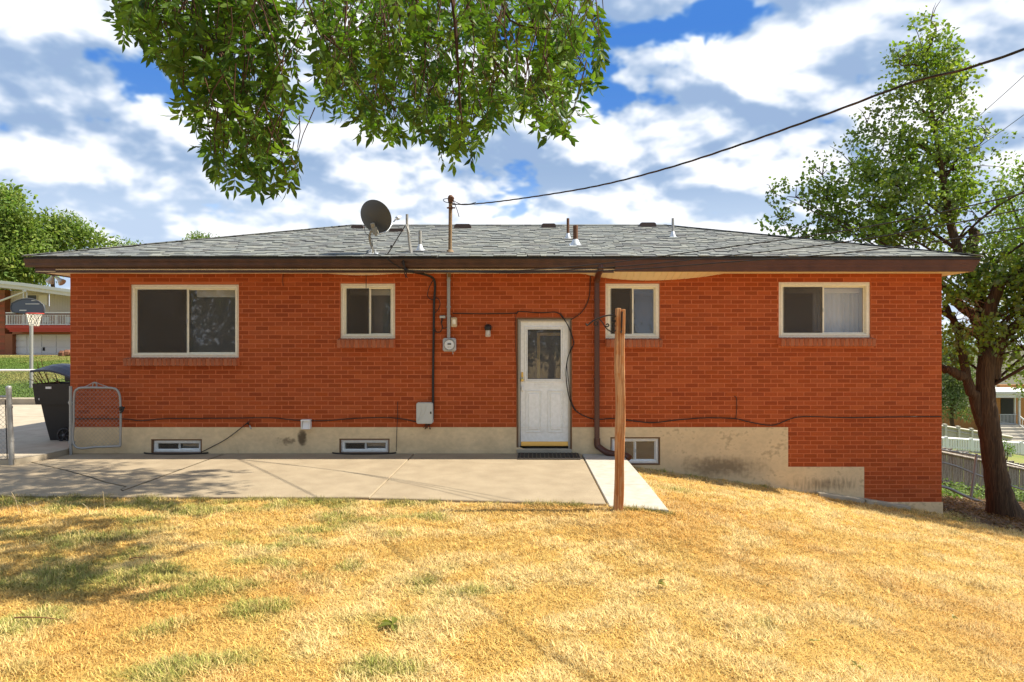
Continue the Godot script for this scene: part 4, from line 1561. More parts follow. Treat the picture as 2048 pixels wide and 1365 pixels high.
	# far lines beyond the trees
	for q in [[[2200, 8], [2048, 152], [1950, 240], [1800, 372], [1640, 500]], [[2200, 115], [2048, 230], [1955, 296], [1800, 400], [1660, 500]]]:
		var pts := []
		for i in q.size():
			pts.append(P(q[i][0], q[i][1], -9.0 - 3.0 * i))
		mb = MB.new()
		mb.tube(curve(pts, 6), 0.011, 5)
		tag(put(mb, "power_line", M.black_rubber), "thin power line crossing the sky behind the tall tree", "cable", "power lines behind the trees")

# ---------------------------------------------------------------- things on the wall
func wall_cable(called: String, label: String, pp: Array, r: float, m: Material, z := 0.018, group := "cables fixed to the brick wall") -> void:
	var mb := MB.new()
	mb.tube(on_wall(pp, z), r, 6)
	tag(put(mb, called, m), label, "cable", group)

func build_wall_things() -> void:
	# bracket on the fascia where the lines end
	var o := thing("line_bracket", "small dark bracket on the fascia holding the line ends", "bracket", P(812, 541, 0.42))
	var mb := MB.new()
	mb.tube([P(806, 520, 0.43), P(809, 534, 0.43), P(812, 543, 0.42)], 0.012, 6)
	put(mb, "arm", M.dark_metal, o)
	mb = MB.new()
	mb.cham(P(812, 540, 0.42), Vector3(0.05, 0.05, 0.05), 0.012)
	for q in [[[803, 524], [812, 542], [811, 556]], [[770, 515], [790, 530], [812, 541]], [[812, 541], [809, 548], [815, 556]]]:
		var pts := []
		for e in q:
			pts.append(P(e[0], e[1], 0.43))
		mb.tube(curve(pts, 5), 0.007, 5)
	put(mb, "clamp", M.black_rubber, o)
	wall_cable("wall_cable", "thick black cable bundle dropping from the eave to the grey box", [[812, 543, 0.40], [830, 545, 0.30], [852, 550, 0.14], [866, 557, 0.05], [870, 572, 0.025], [868, 610], [867, 680], [866, 760], [866, 820], [864, 842], [856, 850]], 0.019, M.black_rubber, 0.022)
	wall_cable("wall_cable", "thin black cable looping off the thick bundle below the eave", [[866, 560], [858, 576], [855, 592], [864, 600], [874, 596], [880, 606], [877, 618], [868, 628]], 0.0055, M.black_rubber, 0.03)
	wall_cable("wall_cable", "short black cable looping from the bundle up to the connector block", [[868, 655], [872, 664], [880, 664], [885, 655], [882, 645], [884, 636]], 0.0065, M.black_rubber, 0.03)
	wall_cable("wall_cable", "short black cable looping from the connector block to the conduit", [[886, 638], [883, 648], [887, 657], [895, 655]], 0.006, M.black_rubber, 0.03)
	wall_cable("wall_cable", "brown cable sagging along the wall from the gate to the grey box", [[146, 838], [245, 838.5], [280, 842], [330, 838], [400, 837.5], [470, 837], [545, 836.5], [590, 841], [650, 842], [700, 838], [760, 836], [800, 838], [840, 846]], 0.0075, M.brown_cable)
	wall_cable("wall_cable", "dark cable running over the door head and along the wall to the corner", [[905, 627], [960, 628], [1030, 627], [1037, 623.5], [1080, 626], [1112, 625], [1124, 634], [1138, 655], [1147, 682], [1146, 692], [1136, 715], [1132, 745], [1135, 780], [1143, 808], [1155, 825], [1188, 839], [1230, 838], [1300, 846], [1350, 841], [1410, 836.5], [1470, 838], [1500, 845], [1545, 851], [1580, 839], [1610, 834], [1700, 836], [1800, 834.5], [1883, 834]], 0.0075, M.black_rubber, 0.022)
	wall_cable("wall_cable", "thin dark cable hanging beside the door casing", [[1121, 626], [1134, 648], [1145, 676], [1148, 688], [1140, 702], [1134, 730], [1138, 770], [1142, 800], [1152, 822]], 0.005, M.black_rubber, 0.03)
	wall_cable("wall_cable", "dark cable curving from the eave to the door head", [[1181, 552], [1179, 590], [1172, 612], [1160, 628], [1142, 640]], 0.0075, M.brown_cable, 0.02)
	wall_cable("wall_cable", "thin cable rising from the long cable and ending on bare brick", [[1472, 838], [1474, 815], [1473, 797], [1469, 793]], 0.005, M.black_rubber)
	wall_cable("wall_cable", "thin dark wire dropping straight down the wall by the grey box", [[795, 804], [795, 836], [793.5, 860], [792.5, 903]], 0.004, M.black_rubber, 0.022)
	wall_cable("wall_cable", "thin black cable slanting down to the basement window", [[499, 842], [480, 858], [450, 880], [420, 896], [402, 905]], 0.006, M.black_rubber, 0.03)
	wall_cable("wall_cable", "short stub of cable on the brick just beside the widest window", [[566, 548], [565, 560], [566, 572]], 0.004, M.brown_cable, 0.012)
	wall_cable("wall_cable", "short dark wire hanging down over the narrow window frame", [[732, 548], [732, 565], [732, 577]], 0.005, M.brown_cable, 0.03)
	# door bell wire at the casing
	wall_cable("wall_cable", "thin grey wire running up the edge of the door casing", [[1034, 775], [1034, 740], [1031, 690], [1031, 640], [1034, 626]], 0.004, M.brown_cable, 0.024)
	# connector block
	o = thing("connector_block", "small green copper connector block with cables", "connector", P(885, 634, 0.02))
	mb = MB.new()
	mb.cham(P(885, 634.5, 0.025), Vector3(0.09, 0.028, 0.03), 0.005)
	put(mb, "body", M.box_grey, o)
	mb = MB.new()
	for k in 4:
		mb.tube([P(880.5 + 3 * k, 637.5, 0.025), P(880.5 + 3 * k, 631, 0.025)], 0.008, 6)
	put(mb, "screw", M.galvanised, o)
	# small beige box
	o = thing("junction_box", "small beige junction box beside the grey conduit", "junction box", P(908, 645, 0.0))
	mb = MB.new()
	mb.cham(P(908, 645, 0.035), Vector3(0.092, 0.15, 0.06), 0.012)
	put(mb, "body", M.box_beige, o)
	mb = MB.new()
	mb.cham(P(908, 644, 0.067), Vector3(0.05, 0.075, 0.012), 0.005)
	put(mb, "cover", M.vinyl_frame, o)
	# electric meter
	o = thing("electric_meter", "round glass electric meter on a square grey socket box", "electric meter", P(899, 690, 0.0))
	mb = MB.new()
	mb.cham(P(899, 690, 0.05), Vector3(0.20, 0.205, 0.09), 0.02)
	put(mb, "socket_box", M.meter_grey, o)
	var fw := Basis(Vector3.RIGHT, PI / 2)
	var mc := P(899, 690, 0.095)
	mb = MB.new()
	mb.lathe(mc, [Vector2(0.088, 0.0), Vector2(0.088, 0.02), Vector2(0.074, 0.024), Vector2(0.074, 0.006)], 28, fw)
	put(mb, "ring", M.galvanised, o)
	mb = MB.new()
	mb.lathe(mc, [Vector2(0.074, 0.02), Vector2(0.0, 0.02)], 28, fw)
	mb.cham(mc + Vector3(0, -0.035, 0.024), Vector3(0.075, 0.02, 0.006), 0.002)
	put(mb, "dial_plate", M.meter_face, o)
	mb = MB.new()
	mb.cham(mc + Vector3(0, 0.012, 0.026), Vector3(0.055, 0.022, 0.01), 0.002)
	for k in 4:
		mb.box(mc + Vector3(-0.024 + 0.016 * k, -0.035, 0.0285), Vector3(0.006, 0.012, 0.002))
	put(mb, "register", M.dark_metal, o)
	mb = MB.new()
	mb.lathe(mc, [Vector2(0.073, 0.022), Vector2(0.071, 0.07), Vector2(0.06, 0.088), Vector2(0.0, 0.092)], 28, fw)
	put(mb, "glass_dome", M.glass, o)
	mb = MB.new()
	mb.tube([P(905, 702, 0.05), P(906, 709, 0.05)], 0.008, 6)
	put(mb, "seal", M.galvanised, o)
	# cable terminal box
	o = thing("cable_box", "pale grey rounded cable box low on the wall", "utility box", P(849, 827, 0.0))
	mb = MB.new()
	var po := PackedVector2Array()
	for k in 4:
		for j in 6:
			var an := PI / 2 * k + PI / 2 * j / 5.0
			var cx: float = [0.095, -0.095, -0.095, 0.095][k]
			var cy: float = [0.13, 0.13, -0.13, -0.13][k]
			po.append(Vector2(cx + 0.032 * cos(an), cy + 0.032 * sin(an)))
	mb.slab(po, P(849, 827, 0.085), Basis.IDENTITY, 0.08)
	put(mb, "body", M.box_grey, o)
	mb = MB.new()
	var po2 := PackedVector2Array()
	for q in po:
		po2.append(q * 0.93)
	mb.slab(po2, P(849, 827, 0.097), Basis.IDENTITY, 0.014)
	put(mb, "cover", M.box_grey, o)
	mb = MB.new()
	mb.tube(curve([P(841, 811, 0.099), P(842, 822, 0.099), P(838, 836, 0.099), P(835, 841, 0.099)], 5), 0.003, 5)
	mb.tube(curve([P(852, 811, 0.099), P(850, 822, 0.099), P(844, 834, 0.099), P(836, 842, 0.099)], 5), 0.003, 5)
	put(mb, "wire", M.box_grey, o)
	mb = MB.new()
	mb.cham(P(861.5, 826, 0.098), Vector3(0.02, 0.035, 0.012), 0.003)
	put(mb, "latch", M.dark_metal, o)
	mb = MB.new()
	for k in 7:
		mb.tube(curve([P(852 + k * 1.2, 848, 0.04), P(851 + k * 1.4 + rnd(-3, 3), 853, 0.05 + rnd(0, 0.02)), P(848 + k * 2.0 + rnd(-2, 2), 858 + rnd(-3, 2), 0.04)], 4), 0.005, 5)
	put(mb, "tail", M.brown_cable, o)
	# wall lamp by the door
	o = thing("wall_lamp", "jelly jar wall lamp with dark hood and unlit frosted glass", "wall lamp", P(976, 660, 0.0))
	mb = MB.new()
	mb.lathe(P(976, 656, 0.0), [Vector2(0.058, 0.0), Vector2(0.056, 0.012), Vector2(0.03, 0.022), Vector2(0.024, 0.07), Vector2(0.0, 0.075)], 18, fw)
	mb.lathe(P(976, 661, 0.085), [Vector2(0.046, 0.0), Vector2(0.05, 0.035), Vector2(0.045, 0.065), Vector2(0.02, 0.08), Vector2(0.0, 0.082)], 18)
	put(mb, "hood", M.dark_metal, o)
	mb = MB.new()
	mb.lathe(P(976, 661, 0.085), [Vector2(0.037, 0.01), Vector2(0.04, -0.04), Vector2(0.043, -0.08), Vector2(0.036, -0.10), Vector2(0.0, -0.105)], 18)
	put(mb, "jar", M.lamp_glass, o)
	mb = MB.new()
	mb.lathe(P(976, 661, 0.085), [Vector2(0.0, -0.075), Vector2(0.02, -0.065), Vector2(0.026, -0.045), Vector2(0.016, -0.01), Vector2(0.014, 0.01)], 12)
	put(mb, "bulb", M.white_paint, o)
	# hose tap
	o = thing("hose_tap", "small hose tap sticking out of the foundation top", "tap", P(499, 853, 0.0))
	mb = MB.new()
	mb.tube(curve([P(499, 852, 0.0), P(499, 852, 0.06), P(500, 854, 0.09), P(502, 859, 0.095)], 4), 0.011, 8)
	put(mb, "spout", M.galvanised, o)
	mb = MB.new()
	mb.lathe(P(497, 850, 0.06), [Vector2(0.0, 0.03), Vector2(0.028, 0.028), Vector2(0.028, 0.02), Vector2(0.008, 0.016), Vector2(0.008, 0.0)], 12, Basis(Vector3.BACK, 0.5))
	put(mb, "wheel", M.dark_metal, o)
	# dryer hood
	o = thing("dryer_vent", "white plastic dryer vent hood over a sooty stain", "dryer vent", P(612, 850, 0.0))
	mb = MB.new()
	mb.cham(P(612, 841, 0.05), Vector3(0.14, 0.022, 0.10), 0.004)
	mb.cham(P(604, 850, 0.045), Vector3(0.012, 0.13, 0.09), 0.003)
	mb.cham(P(620.5, 850, 0.045), Vector3(0.012, 0.13, 0.09), 0.003)
	put(mb, "hood", M.vinyl_white, o)
	mb = MB.new()
	mb.cham(P(612, 851, 0.07), Vector3(0.112, 0.125, 0.008), 0.003, Basis(Vector3.RIGHT, -0.25))
	put(mb, "flap", M.meter_face, o)
	# flood lamps under the corner of the eave
	o = thing("flood_lamp", "pair of bare flood lamps under the eave by the gate corner", "flood lamp", P(107, 551, -0.35))
	mb = MB.new()
	mb.cham(P(107, 549, -0.35), Vector3(0.10, 0.04, 0.08), 0.008)
	put(mb, "base", M.dark_metal, o)
	for q in [[101, 560, -0.5], [120, 562, 0.8]]:
		var bs := Basis(Vector3.BACK, q[2])
		mb = MB.new()
		mb.tube([P(107, 550, -0.35), P(lerpf(107, q[0], 0.6), lerpf(550, q[1], 0.5), -0.33)], 0.014, 8)
		mb.lathe(P(q[0], q[1], -0.32), [Vector2(0.022, 0.07), Vector2(0.028, 0.03), Vector2(0.055, -0.02), Vector2(0.062, -0.045), Vector2(0.05, -0.055), Vector2(0.0, -0.06)], 16, bs)
		put(mb, "lamp_head", M.box_grey, o)
	# door mat
	o = thing("doormat", "dark rubber doormat on the concrete before the white door", "doormat", PG(1092, 913))
	mb = MB.new()
	var q0 := PG(1036, 908)
	var m0 := Vector3(WX(1036), 0.0, 0.06)
	var m1 := Vector3(WX(1036) + 0.92, 0.0, 0.60)
	mb.cham(Vector3((m0.x + m1.x) * 0.5, 0.010, (m0.z + m1.z) * 0.5), Vector3(m1.x - m0.x, 0.014, m1.z - m0.z), 0.004, Basis(Vector3.UP, -0.02))
	put(mb, "backing", M.mat_fibre, o)
	mb = MB.new()
	for k in 15:
		mb.cham(Vector3(lerpf(m0.x + 0.04, m1.x - 0.04, k / 14.0), 0.020, (m0.z + m1.z) * 0.5), Vector3(0.018, 0.012, m1.z - m0.z - 0.05), 0.003, Basis(Vector3.UP, -0.02))
	put(mb, "ridges", M.dark_metal, o)

# ---------------------------------------------------------------- chain link
func link_mesh(mb: MB, o: Vector3, ux: Vector3, uy: Vector3, w: float, h: float, cell: float, r: float) -> void:
	# diagonal wires clipped to a w by h panel
	var nrm := ux.cross(uy).normalized() * r * 0.9
	for sgn in [1.0, -1.0]:
		var c := -h
		while c < w + h:
			# line x = c + sgn*y (sgn 1) or x = c - ... clipped
			var ya := 0.0
			var yb := h
			var xa: float = c if sgn > 0 else c
			var p0 := Vector2(c, 0.0)
			var p1 := Vector2(c + sgn * h, h)
			if p0.x < 0 or p0.x > w or p1.x < 0 or p1.x > w:
				var t0 := 0.0
				var t1 := 1.0
				var dx := p1.x - p0.x
				for lim in [0.0, w]:
					var t = (lim - p0.x) / dx
					if (dx > 0) == (lim == 0.0):
						t0 = maxf(t0, t)
					else:
						t1 = minf(t1, t)
				if t1 - t0 < 0.01:
					c += cell
					continue
				var q0 := p0.lerp(p1, t0)
				var q1 := p0.lerp(p1, t1)
				p0 = q0
				p1 = q1
			mb.tube([o + ux * p0.x + uy * p0.y + nrm * sgn, o + ux * p1.x + uy * p1.y + nrm * sgn], r, 4, false)
			c += cell

func build_yard_things() -> void:
	# garden gate folded back against the wall
	var z := 0.14
	var gate := thing("garden_gate", "galvanised chain link garden gate standing open against the wall", "gate", P(140, 908, z))
	var x0 := P(149, 900, z)
	var tl := P(149, 790, z)
	var tr := P(240, 790, z)
	var bl := P(149, 893, z)
	var br := P(240, 893, z)
	var mb := MB.new()
	mb.tube(curve([br, P(241, 840, z), P(240, 800, z), P(236, 784, z), P(226, 777, z), P(200, 776, z), P(165, 776, z), P(154, 779, z), P(148, 790, z), P(147, 840, z), bl, P(195, 894.5, z), br], 5), 0.017, 8, false)
	put(mb, "frame", M.galvanised, gate)
	mb = MB.new()
	link_mesh(mb, P(149, 892, z), Vector3.RIGHT, Vector3.UP, 90.0 * (EYE_Z - z) / FOCAL, 113.0 * (EYE_Z - z) / FOCAL, 0.062, 0.0018)
	put(mb, "wire_mesh", M.galvanised, gate)
	mb = MB.new()
	mb.tube(curve([P(165, 776, z), P(178, 770, z), P(188, 765, z), P(200, 769, z), P(214, 774, z), P(222, 777, z)], 5), 0.006, 6)
	var ring := []
	for k in 17:
		ring.append(P(189, 771, z) + Vector3(cos(TAU * k / 16.0), sin(TAU * k / 16.0), 0) * 0.036)
	mb.tube(ring, 0.007, 6, false)
	mb.tube(curve([P(185, 772, z), P(188, 766, z), P(192, 771, z), P(189, 776, z)], 5), 0.004, 5)
	put(mb, "scroll", M.galvanised, gate)
	mb = MB.new()
	mb.tube([P(241, 818, z + 0.01), P(248, 815, z + 0.02), P(244, 823, z + 0.02), P(240, 826, z + 0.02)], 0.016, 7)
	mb.cham(P(242, 818, z), Vector3(0.05, 0.07, 0.05), 0.01)
	put(mb, "latch", M.dark_metal, gate)
	mb = MB.new()
	mb.tube([P(141, 913, z), P(141, 773, z)], 0.022, 10)
	for py in [806.0, 885.0]:
		mb.tube([P(136, py, z), P(149, py, z)], 0.014, 6)
		mb.tube([P(141, py - 4, z), P(141, py + 4, z)], 0.028, 10)
	put(mb, "hinge_post", M.galvanised, gate)
	# fence beside it
	var fz := 1.0
	var fence := thing("chain_link_fence", "low chain link fence ending in a thick steel post by the patio", "fence", PG(18, 930))
	mb = MB.new()
	var top := P(16.5, 775, fz)
	mb.tube([P(23, 934, fz), top], [0.036, 0.034], 14)
	mb.lathe(top, [Vector2(0.037, -0.03), Vector2(0.037, 0.0), Vector2(0.028, 0.018), Vector2(0.0, 0.026)], 14)
	for py in [813.0, 879.0]:
		mb.tube([P(17 + (py - 775) * 0.04, py, fz), P(17 + (py - 775) * 0.04, py + 4, fz)], 0.039, 14)
	put(mb, "post", M.galvanised, fence)
	mb = MB.new()
	mb.tube([P(17, 794, fz), P(17, 794, fz) + Vector3(-3.0, 0.0, 0.3)], 0.018, 8)
	put(mb, "top_rail", M.galvanised, fence)
	mb = MB.new()
	mb.tube([P(10, 800, fz), P(14, 926, fz)], 0.007, 6)
	put(mb, "tension_bar", M.dark_metal, fence)
	mb = MB.new()
	var ux := Vector3(-1, 0, 0.1).normalized()
	link_mesh(mb, P(13, 930, fz), ux, Vector3.UP, 2.9, 0.94, 0.066, 0.002)
	put(mb, "wire_mesh", M.galvanised, fence)
	# wheeled bin
	build_bin()
	# washing line post
	var pz := 3.50
	var d := EYE_Z - pz
	var foot := P(1236, 1012, pz)
	foot.y = ground_y(foot.x, pz) - 0.02
	var headp := P(1242, 617, pz)
	var post := thing("wooden_post", "weathered brown wooden post with a slotted top at the lawn edge", "post", foot)
	var bt := (headp - foot).normalized()
	var bxx := (Vector3.RIGHT - bt * bt.x).normalized()
	var bs := Basis(bxx, bt, bxx.cross(bt))
	var L := foot.distance_to(headp)
	mb = MB.new()
	var rings := []
	for i in 15:
		var t := i / 14.0
		var c := Vector3(0.010 * sin(t * 4.2) + 0.004 * sin(t * 13.0), t * (L - 0.26), 0.006 * sin(t * 5.0))
		var hw := 0.0445 + 0.0022 * sin(t * 17.0) + 0.001 * sin(t * 41.0)
		var tw := Basis(Vector3.UP, 0.10 * t)
		var square := []
		for q in [[-1, -0.86], [-0.86, -1], [0.86, -1], [1, -0.86], [1, 0.86], [0.86, 1], [-0.86, 1], [-1, 0.86]]:
			square.append(c + tw * Vector3(q[0] * hw, 0, q[1] * hw))
		rings.append(square)
	for i in 14:
		for k in 8:
			var k2 := (k + 1) % 8
			var mid: Vector3 = (rings[i][k] + rings[i][k2]) * 0.5
			mb.both(rings[i][k], rings[i][k2], rings[i + 1][k2], rings[i + 1][k], Vector3(mid.x, 0, mid.z))
	mb.fan(rings[14], Vector3.UP)
	var tip := Vector3(0.010 * sin(4.2) + 0.004 * sin(13.0), 0, 0)
	mb.cham(tip + Vector3(-0.022, L - 0.13, 0), Vector3(0.042, 0.26, 0.087), 0.004, Basis(Vector3.UP, 0.1))
	mb.cham(tip + Vector3(0.028, L - 0.135, 0), Vector3(0.032, 0.25, 0.087), 0.004, Basis(Vector3.UP, 0.1))
	var shaft := MeshInstance3D.new()
	shaft.name = "shaft"
	shaft.mesh = mb.mesh(M.post_wood)
	post.add_child(shaft)
	shaft.transform = Transform3D(bs, Vector3.ZERO)
	mb = MB.new()
	mb.cham(P(1244, 640, pz + 0.048), Vector3(0.012, 0.17, 0.006), 0.002, Basis(Vector3.BACK, -0.04))
	mb.tube(curve([P(1244, 660, pz + 0.052), P(1243, 666, pz + 0.06), P(1241, 663, pz + 0.06)], 4), 0.005, 5)
	put(mb, "metal_strap", M.dark_metal, post)
	# scrolled basket bracket
	var bk := thing("plant_bracket", "black wrought iron scroll bracket fixed to the wooden post", "bracket", P(1233, 640, pz))
	mb = MB.new()
	mb.tube(curve([P(1172, 647, pz), P(1174, 651, pz), P(1178, 649, pz), P(1185, 643, pz), P(1197, 637, pz), P(1212, 632, pz), P(1224, 631, pz), P(1234, 634, pz)], 6), 0.008, 6)
	put(mb, "arm", M.dark_metal, bk)
	for q in [[[1197, 637], [1204, 644], [1209, 652], [1216, 660], [1224, 664], [1231, 662], [1234, 656]], [[1234, 633], [1227, 634], [1224, 640], [1226, 645], [1230, 644], [1230, 640]], [[1231, 662], [1234, 655], [1229, 652], [1224, 655], [1226, 660]], [[1210, 652], [1215, 654], [1218, 651], [1215, 648], [1212, 650]], [[1191, 645], [1189, 649], [1193, 651], [1196, 647], [1193, 643]]]:
		var pts := []
		for e in q:
			pts.append(P(e[0], e[1], pz))
		mb = MB.new()
		mb.tube(curve(pts, 6), 0.0065, 5)
		put(mb, "scroll", M.dark_metal, bk)
	mb = MB.new()
	mb.cham(P(1233.5, 645, pz), Vector3(0.008, 0.17, 0.03), 0.002)
	put(mb, "wall_plate", M.dark_metal, bk)

func build_bin() -> void:
	# tapered body, thick rim section, wheels at the house side, lid propped up by branches
	var at := PG(100, 887, 0.08)
	at.z = -1.05
	at.y = 0.08
	var s := (EYE_Z - at.z - 0.33) / FOCAL
	var bin := thing("wheeled_bin", "black wheeled rubbish bin overfilled with dead branches", "bin", at)
	var lx := [86.0, 78.0, 73.0, 73.0, 65.0, 64.0, 61.0]
	var py := [887.0, 845.0, 811.0, 810.0, 810.0, 800.0, 768.0]
	var mb := MB.new()
	var rx := 146.0
	var dep := [0.20, 0.24, 0.27, 0.27, 0.31, 0.32, 0.34]
	for i in lx.size() - 1:
		var a0 = (lx[i] - PIX_X) * s
		var a1 = (lx[i + 1] - PIX_X) * s
		var r0 := (rx - PIX_X + (i * 2.0)) * s
		var r1 := (rx - PIX_X + (i + 1) * 2.0) * s
		var y0 = EYE_Y - (py[i] - PIX_Y) * s
		var y1 = EYE_Y - (py[i + 1] - PIX_Y) * s
		var c0 := [Vector3(a0 + 0.03, y0, at.z + dep[i]), Vector3(r0, y0, at.z + dep[i]), Vector3(r0, y0, at.z - dep[i]), Vector3(a0 + 0.03, y0, at.z - dep[i]), Vector3(a0, y0, at.z - dep[i] + 0.04), Vector3(a0, y0, at.z + dep[i] - 0.04)]
		var c1 := [Vector3(a1 + 0.03, y1, at.z + dep[i + 1]), Vector3(r1, y1, at.z + dep[i + 1]), Vector3(r1, y1, at.z - dep[i + 1]), Vector3(a1 + 0.03, y1, at.z - dep[i + 1]), Vector3(a1, y1, at.z - dep[i + 1] + 0.04), Vector3(a1, y1, at.z + dep[i + 1] - 0.04)]
		var mid := Vector3((a0 + r0) * 0.5, (y0 + y1) * 0.5, at.z)
		for k in 6:
			var k2 := (k + 1) % 6
			var cen: Vector3 = (c0[k] + c0[k2] + c1[k] + c1[k2]) * 0.25 - mid
			if absf(y1 - y0) < 0.012:
				cen = Vector3.DOWN
			mb.both(c0[k], c0[k2], c1[k2], c1[k], cen)
		if i == 0:
			mb.fan(c0, Vector3.DOWN)
	put(mb, "body", M.bin_plastic, bin)
	# lid: a shallow dome hinged at the house side
	mb = MB.new()
	var hx := (146.0 - PIX_X) * s
	var hy := EYE_Y - (757.0 - PIX_Y) * s
	var len := (146.0 - 62.0) * s
	var nn := 10
	var mm := 6
	for i in nn:
		for j in mm:
			var q := []
			for e in [[0, 0], [1, 0], [1, 1], [0, 1]]:
				var u: float = float(i + e[0]) / nn
				var w: float = float(j + e[1]) / mm * 2.0 - 1.0
				var dome := 0.10 * (1.0 - pow(absf(u * 2.0 - 1.0), 2.2)) * (1.0 - pow(absf(w), 2.5)) + 0.012
				q.append(Vector3(hx - len * u, hy + 0.115 * u + dome + 0.06 * sin(PI * u), at.z + 0.36 * w))
			mb.both(q[0], q[1], q[2], q[3], Vector3.UP)
	for i in nn:
		for w in [-1.0, 1.0]:
			var q := []
			for u in [float(i) / nn, float(i + 1) / nn]:
				q.append(Vector3(hx - len * u, hy + 0.115 * u + 0.012 + 0.06 * sin(PI * u), at.z + 0.36 * w))
			mb.both(q[0], q[1], q[1] + Vector3(0, -0.03, 0), q[0] + Vector3(0, -0.03, 0), Vector3(0, 0, w))
	mb.both(Vector3(hx - len, hy + 0.127, at.z - 0.36), Vector3(hx - len, hy + 0.127, at.z + 0.36), Vector3(hx - len, hy + 0.097, at.z + 0.36), Vector3(hx - len, hy + 0.097, at.z - 0.36), Vector3.LEFT)
	put(mb, "lid", M.lid_plastic, bin)
	mb = MB.new()
	mb.cham(Vector3(hx - 0.05, hy - 0.005, at.z + 0.33), Vector3(0.17, 0.085, 0.05), 0.012)
	mb.tube([Vector3(hx - 0.12, hy - 0.07, at.z + 0.34), Vector3(hx + 0.05, hy - 0.07, at.z + 0.34)], 0.018, 8)
	put(mb, "hinge", M.bin_plastic, bin)
	var wc := Vector3((126.0 - PIX_X) * s, EYE_Y - (872.0 - PIX_Y) * s, at.z + 0.30)
	for e in [0.0, -0.62]:
		mb = MB.new()
		var t := []
		for k in 25:
			t.append(wc + Vector3(cos(TAU * k / 24.0) * 0.108, sin(TAU * k / 24.0) * 0.108, e))
		mb.tube(t, 0.018, 8, false)
		var wheel := put(mb, "wheel", M.bin_plastic, bin)
		mb = MB.new()
		mb.lathe(wc + Vector3(0, 0, e - 0.015), [Vector2(0.028, 0.0), Vector2(0.028, 0.04), Vector2(0.0, 0.042)], 12, Basis(Vector3.RIGHT, PI / 2))
		for k in 6:
			var d := Vector3(cos(TAU * k / 6.0), sin(TAU * k / 6.0), 0)
			mb.tube([wc + d * 0.02 + Vector3(0, 0, e), wc + d * 0.1 + Vector3(0, 0, e)], 0.007, 5)
		put(mb, "rim", M.dish_grey, wheel)
	mb = MB.new()
	mb.box(Vector3((97.0 - PIX_X) * s, EYE_Y - (776.0 - PIX_Y) * s, at.z + 0.338), Vector3(0.095, 0.035, 0.006))
	put(mb, "sticker", M.white_paint, bin)
	mb = MB.new()
	mb.cham(Vector3((77.0 - PIX_X) * s, EYE_Y - (799.0 - PIX_Y) * s, at.z + 0.326), Vector3(0.02, 0.035, 0.012), 0.004)
	put(mb, "knob", M.box_grey, bin)
	# dead branches poking out from under the lid
	for k in 16:
		var u := rnd(0.02, 0.8)
		var b := Vector3((68.0 + 62.0 * u - PIX_X) * s, EYE_Y - (785.0 - PIX_Y) * s, at.z + rnd(-0.2, 0.28))
		var dir := Vector3(-0.55 + 0.5 * u + rnd(-0.25, 0.1), 1.0, rnd(-0.2, 0.2)).normalized()
		var l := rnd(0.20, 0.34) * (1.25 - 0.5 * u)
		if k < 4:
			b = Vector3((66.0 + 5.0 * k - PIX_X) * s, EYE_Y - (775.0 - PIX_Y) * s, at.z + 0.1)
			dir = Vector3([-0.9, -0.75, -0.6, -0.5][k], [0.6, 1.0, 1.3, 1.6][k], 0.1).normalized()
			l = [0.25, 0.36, 0.46, 0.5][k]
		mb = MB.new()
		mb.tube(curve([b - dir * 0.2, b, b + dir * l * 0.5 + Vector3(rnd(-0.02, 0.02), 0, 0.01), b + dir * l + Vector3(rnd(-0.05, 0.03), rnd(-0.02, 0.02), 0)], 3), [0.008, 0.008, 0.008, 0.008, 0.0075, 0.007, 0.0065, 0.006, 0.005, 0.004], 5)
		tag(put(mb, "dead_branch", M.twig), "dry brown branch sticking out of the black bin", "branch", "branches in the bin")

# ---------------------------------------------------------------- neighbours
func flat_box(mb: MB, px0: float, py0: float, px1: float, py1: float, z: float, dz: float) -> void:
	var a := P(px0, py0, z)
	var b := P(px1, py1, z)
	mb.span(Vector3(a.x, b.y, z - dz), Vector3(b.x, a.y, z))

func paint(mb: MB, r: float, g: float, b: float) -> MB:
	mb.col = Color(r, g, b)
	return mb

